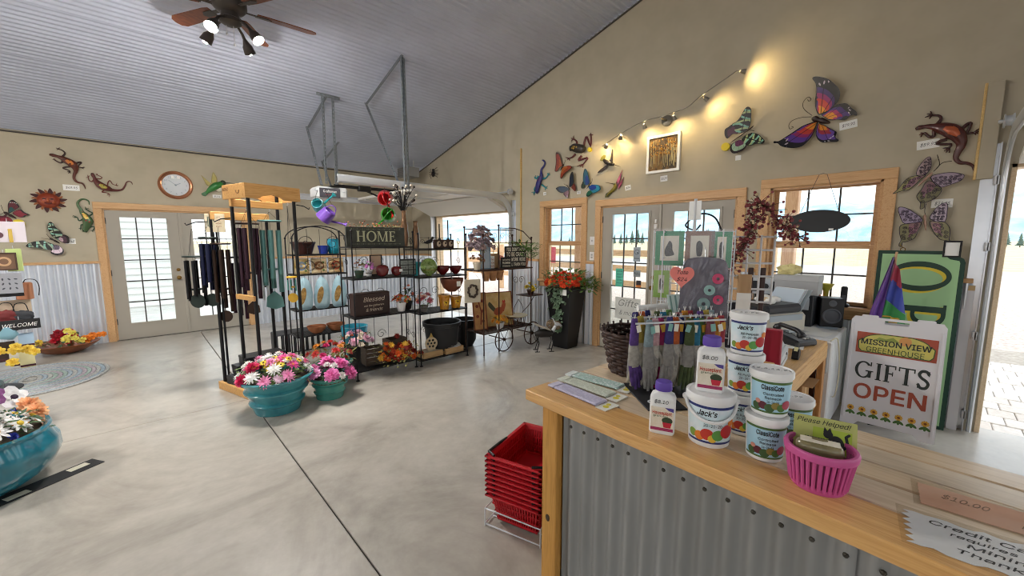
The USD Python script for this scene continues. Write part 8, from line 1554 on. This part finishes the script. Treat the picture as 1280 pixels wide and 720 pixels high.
ln = thing('copper_lantern', 'small copper wind lantern hooked on the right side of the rack', 'lantern', 'goods on the left spinner rack', loc=at_rack(32, 374, 6.25)); part(ln, 'shade', MB().lathe([(.05, 0), (.06, .005), (.06, .16), (.05, .17), (.045, .16), (.045, .01), (.05, 0)], 20), M('copper_pale', '#c98a68', .3, .7), 30); part(ln, 'bracket', MB().tube(spline([(0, 0, .17), (.02, 0, .20), (.08, 0, .19), (.10, 0, .12), (.09, 0, .03)], 16), .004, 5), BLACK); part(ln, 'hook', MB().rod((0, 0, .17), (-.08, .03, .2), .004, 5), BLACK)
hung('cream_plaque', 'cream plaque at the middle of the rack behind the black one', 'plaque', 20, 385, .2, .16, M('plaque_buff', '#c9b49c', .7), y=6.22)
for k, (px, c, lb) in enumerate(((9, '#6a1c1c', 'dark red purse hanging in the middle of the rack'), (27, '#2c2e33', 'charcoal purse hanging beside the dark red one'))):
    q = at_rack(px, 396, 6.17); t = thing('small_purse', lb, 'purse', 'goods on the left spinner rack', loc=q); v, f = _ICO[3]; v = np.sign(v) * np.abs(v) ** .8 * [.085, .03, .065]; part(t, 'pouch', (v * (1 + .5 * (meshkit.fbm(v * 40, 3, k) - .5))[:, None], f), M('purse_' + c.strip('#'), c, .6), True); part(t, 'strap', MB().tube(spline([(-.05, 0, .05), (-.03, 0, .13), (.03, 0, .13), (.05, 0, .05)], 14), .004, 5), BLACK)
kw = hung('welcome_sign', 'black sign with white script welcome on the rack', 'sign', 24, 406, .27, .10, INK, (('WELCOME', .035, .03, {'width': .22, 'shear': .2}),), y=6.12)
t = thing('blue_pouch', 'light blue cloth pouch hanging at the far left of the rack', 'pouch', 'goods on the left spinner rack', loc=at_rack(5, 414, 6.13)); part(t, 'cloth', MB().tube([(0, 0, .08), (0, 0, .05), (.01, 0, -.04), (0, 0, -.08)], [.02, .05, .08, .05], 12, flat=.4, ref=(0, 1, 0)), M('cloth_blue', '#7fa9b8', .9), True)
for k, (px, py, w, h, c, lb) in enumerate(((33, 425, .10, .14, '#a9c4dc', 'pale blue boxed card low on the right side of the rack'), (34, 447, .10, .2, '#e3dcae', 'cream striped box at the bottom right of the rack'), (25, 448, .13, .16, '#e6e0d8', 'white box with a dark strip at the bottom of the rack'), (6, 440, .14, .2, '#3a2a24', 'dark brown frame at the bottom left of the rack'))):
    t = hung('boxed_gift', lb, 'box', px, py, w, h, M('gift_' + c.strip('#'), c, .6), rim=None, y=6.16 + .02 * k); part(t, 'strip', B((-w / 2, .01, 0), (w / 2, .03, .003)), M('strip_wine', '#4a2430', .6))
t = thing('yellow_blooms', 'yellow silk flowers clipped to the bottom of the rack', 'flowers', 'goods on the left spinner rack', loc=at_rack(19, 440, 6.08))
for k in range(6): flower(t, np.array([g11.gauss(0, .06), g11.gauss(0, .02), g11.gauss(0, .04)]), [0, -1, .5], 'rose', .05, '#e0bc4a', None, g11)
part(t, 'clip', MB().rod((0, 0, 0), (-.02, .2, .02), .004, 5), BLACK)
bi = board('script_board', 'pale board with pink script on the clock wall behind the chime stand', 'sign', (1.52, 8.455, 2.36), .44, .14, .012, M('board_blush', '#dcc4b4', .7), (0, -1, 0), 0, (('Happy', .06, .045, {'width': .3, 'shear': .25}),), None, None, M('script_rose', '#a8505a', .7))
# ------------------------------------------------------------------ papers on the double door, door sensor
def door_paper(px, py, w, h, c, label, lines=(), tm=None, name='door_notice'):
    q = hit(px, py, 0, 4.822); t = thing(name, label, 'notice', mat=on_gable(float(q[1]), float(q[2]), 4.826)); part(t, 'sheet', B((-w / 2, -h / 2, 0), (w / 2, h / 2, .0012)), M('notice_' + c.strip('#'), c, .8, translucent=.35))
    for s, hh, x, y, ww in lines: part(t, 'lettering', MB().text(s, hh, (x, y, .0014), .0005, width=ww), tm or INK)
    return t
door_paper(774, 347, .115, .25, '#6fd0b8', 'turquoise notice taped inside the left leaf of the door', [(s, .016, 0, .08 - .04 * i, .08) for i, s in enumerate(('OPEN', 'DAILY', 'PLEASE', 'CLOSE', 'DOOR'))])
t = door_paper(796, 318, .10, .19, '#b9c0c6', 'grey printed notice in the upper right of the door glass'); part(t, 'print', MB().poly(unary_union([Point(0, .03).buffer(.035, 10).difference(Point(0, .03).buffer(.028, 10)), Point(.01, .02).buffer(.012, 6), sbox(-.035, -.06, .035, -.05)]), .0012, .002), M('print_grey', '#6c727a', .7), kind='stuff')
t = door_paper(796, 342, .10, .09, '#a9b0b4', 'small grey sign below the grey printed notice'); part(t, 'lettering', MB().text('PULL', .03, (0, -.015, .0014), .0006), INK)
t = door_paper(798, 355, .07, .09, '#4a4448', 'small dark notice with an orange edge near the knob'); part(t, 'edge', B((-.035, -.045, .0012), (.035, -.015, .002)), M('notice_orange', '#d8803a', .7))
t = door_paper(784, 386, .38, .30, '#e0ded8', 'large white poster with sketchy black lettering low on the door'); part(t, 'lettering', MB().text('Gifts', .09, (0, .03, .0014), .0005, width=.3, shear=.3).text('& more', .06, (0, -.09, .0014), .0005, width=.26, shear=.3), M('print_soft', '#8a8a86', .7))
q = hit(819, 283, 0, 4.79); t = thing('door_sensor', 'small white contact sensor high on the double door', 'sensor', mat=on_gable(float(q[1]), float(q[2]), 4.812)); part(t, 'housing', B((-.022, -.03, 0), (.022, .03, .02), .005), WHITE); part(t, 'magnet', B((-.012, .04, 0), (.010, .09, .014), .003), WHITE)
# ------------------------------------------------------------------ outside things
FENW = wood('fence_wood', '#a8825c', '#c9a680', 1, .8)
def fence(label, x, y0, y1, zs, n):
    t = thing('ranch_fence', label, 'fence', loc=(x, y0, -.14)); L = y1 - y0
    for k in range(n + 1): part(t, 'post', B((-.06, L * k / n - .06, 0), (.06, L * k / n + .06, zs[-1] + .2), .008), FENW)
    for k in range(n):
        for z in zs: part(t, 'rail', B((-.085, L * k / n, z - .08), (-.06, L * (k + 1) / n, z + .08), .004), FENW)
fence('weathered wooden board fence outside beyond the double door', 9.4, 2.2, 12.5, (.55, .95, 1.35), 5)
def porch(y, label): t = thing('porch_post', label, 'post', loc=(6.6, y, -.09)); part(t, 'post', B((-.075, -.075, 0), (.075, .075, 2.75), .01), wood('porch_wood', '#b08060', '#c9a07e', 2, .7)); part(t, 'base', B((-.1, -.1, 0), (.1, .1, .1), .01), M('post_base', '#8d8a84', .8))
porch(1.36, 'timber porch post seen through the large window'); porch(4.95, 'timber porch post outside between the small window and the garage opening')
bm = thing('porch_beam', 'timber beam carried on the porch posts outside', 'beam', loc=(6.6, -.4, 2.66)); part(bm, 'beam', B((-.07, 0, 0), (.07, 6.2, .2), .008), wood('porch_beam', '#b08060', '#c9a07e', 1, .7))
rs_ = thing('red_notice', 'red notice board on a stake outside the small window', 'sign', loc=(8.6, 7.35, -.14)); part(rs_, 'stake', MB().rod((0, 0, 0), (0, 0, 1.5), .02, 8), FENW); part(rs_, 'board', B((-.03, -.10, 1.05), (-.02, .10, 1.5), .004), M('notice_red', '#b8344a', .6))
wh = thing('white_house', 'white clapboard building outside the left double door', 'building', loc=(-2.5, 12.6, -.14)); m = MB()
for k in range(20): m.add(*(lambda z: (np.array([(x, y, zz) for x in (0, 3.2) for y, zz in ((0, z), (-.03, z), (0, z + .15))]), np.array([[1, 4, 5], [1, 5, 2], [0, 3, 4], [0, 4, 1], [0, 1, 2], [3, 5, 4]])))(k * .15))
part(wh, 'siding', m, M('siding_white', '#e9eaea', .7), kind='stuff'); part(wh, 'wall', B((0, .0, 0), (3.2, 3, 3.0)), M('siding_white', '#e9eaea')); part(wh, 'roof', MB().add(np.array([(-.3, -.4, 2.95), (3.5, -.4, 2.95), (3.5, 1.5, 4.0), (-.3, 1.5, 4.0), (-.3, 3.4, 2.95), (3.5, 3.4, 2.95)]), np.array([[0, 1, 2], [0, 2, 3], [3, 2, 5], [3, 5, 4]])), M('roof_grey', '#8c8f94', .7)); part(wh, 'corner_board', B((3.14, -.04, 0), (3.24, .02, 3.0), .004), M('siding_white', '#e9eaea')); wn = part(wh, 'window', B((1.2, -.05, 1.1), (2.1, -.02, 2.2), .004), M('siding_trim', '#d8d9da', .6)); part(wn, 'pane', B((1.27, -.055, 1.17), (2.03, -.05, 2.13)), M('house_glass', '#5c6a74', .1))
pt_ = structure('path'); part(pt_, 'concrete', B((-4, YL + .16, -.16), (4.6, 12.5, -.09), .01), M('pale_concrete', '#d6d4cf', .85, c2='#c6c3bd', scale=4))
CONI = M('conifer', '#3f5248', .9, c2='#56685c', scale=2)
def conifer(x, y, h, seed, label):
    g = random.Random(seed); t = thing('conifer_tree', label, 'tree', 'distant conifers beyond the field', loc=(x, y, -.16)); part(t, 'trunk', MB().rod((0, 0, 0), (0, 0, h * .3), h * .03, 6), M('bark_grey', '#5a4c40', .9)); m = MB()
    for k in range(6):
        z = h * (.15 + .14 * k); r = h * .24 * (1 - k / 6.5); a = np.linspace(0, 2 * np.pi, 15)[:-1]; rr = r * (1 + .25 * np.array([g.uniform(-1, 1) for _ in a])); V = np.vstack([np.stack([rr * np.cos(a), rr * np.sin(a), z - .03 * h + 0 * a], 1), [[0, 0, z + h * .24]], [[0, 0, z]]]); F = [[i, (i + 1) % 14, 14] for i in range(14)] + [[(i + 1) % 14, i, 15] for i in range(14)]; m.add(V, np.array(F))
    part(t, 'crown', m, CONI)
gT = random.Random(99)
for k in range(16):
    px = (768, 776, 783, 790, 797, 803, 848, 860, 872, 885, 1247, 1253, 1259, 1276, 701, 712)[k] ; dd = gT.uniform(150, 190); d = ray(px, 300); q = EYE + d * dd / d[0]
    conifer(float(q[0]), float(q[1]), gT.uniform(4, 7) if k < 10 else gT.uniform(3, 5), k, 'dark conifer far off beyond the dry field')
dr = structure('snow_patch'); part(dr, 'snow', MB().lathe([(1.5, 0), (1.2, .03), (0, .05)], 24).apply(lambda v: v * [1, 2.2, 1] + [13.0, -4.6, -.14]), M('snow_white', '#f2f4f6', .7))
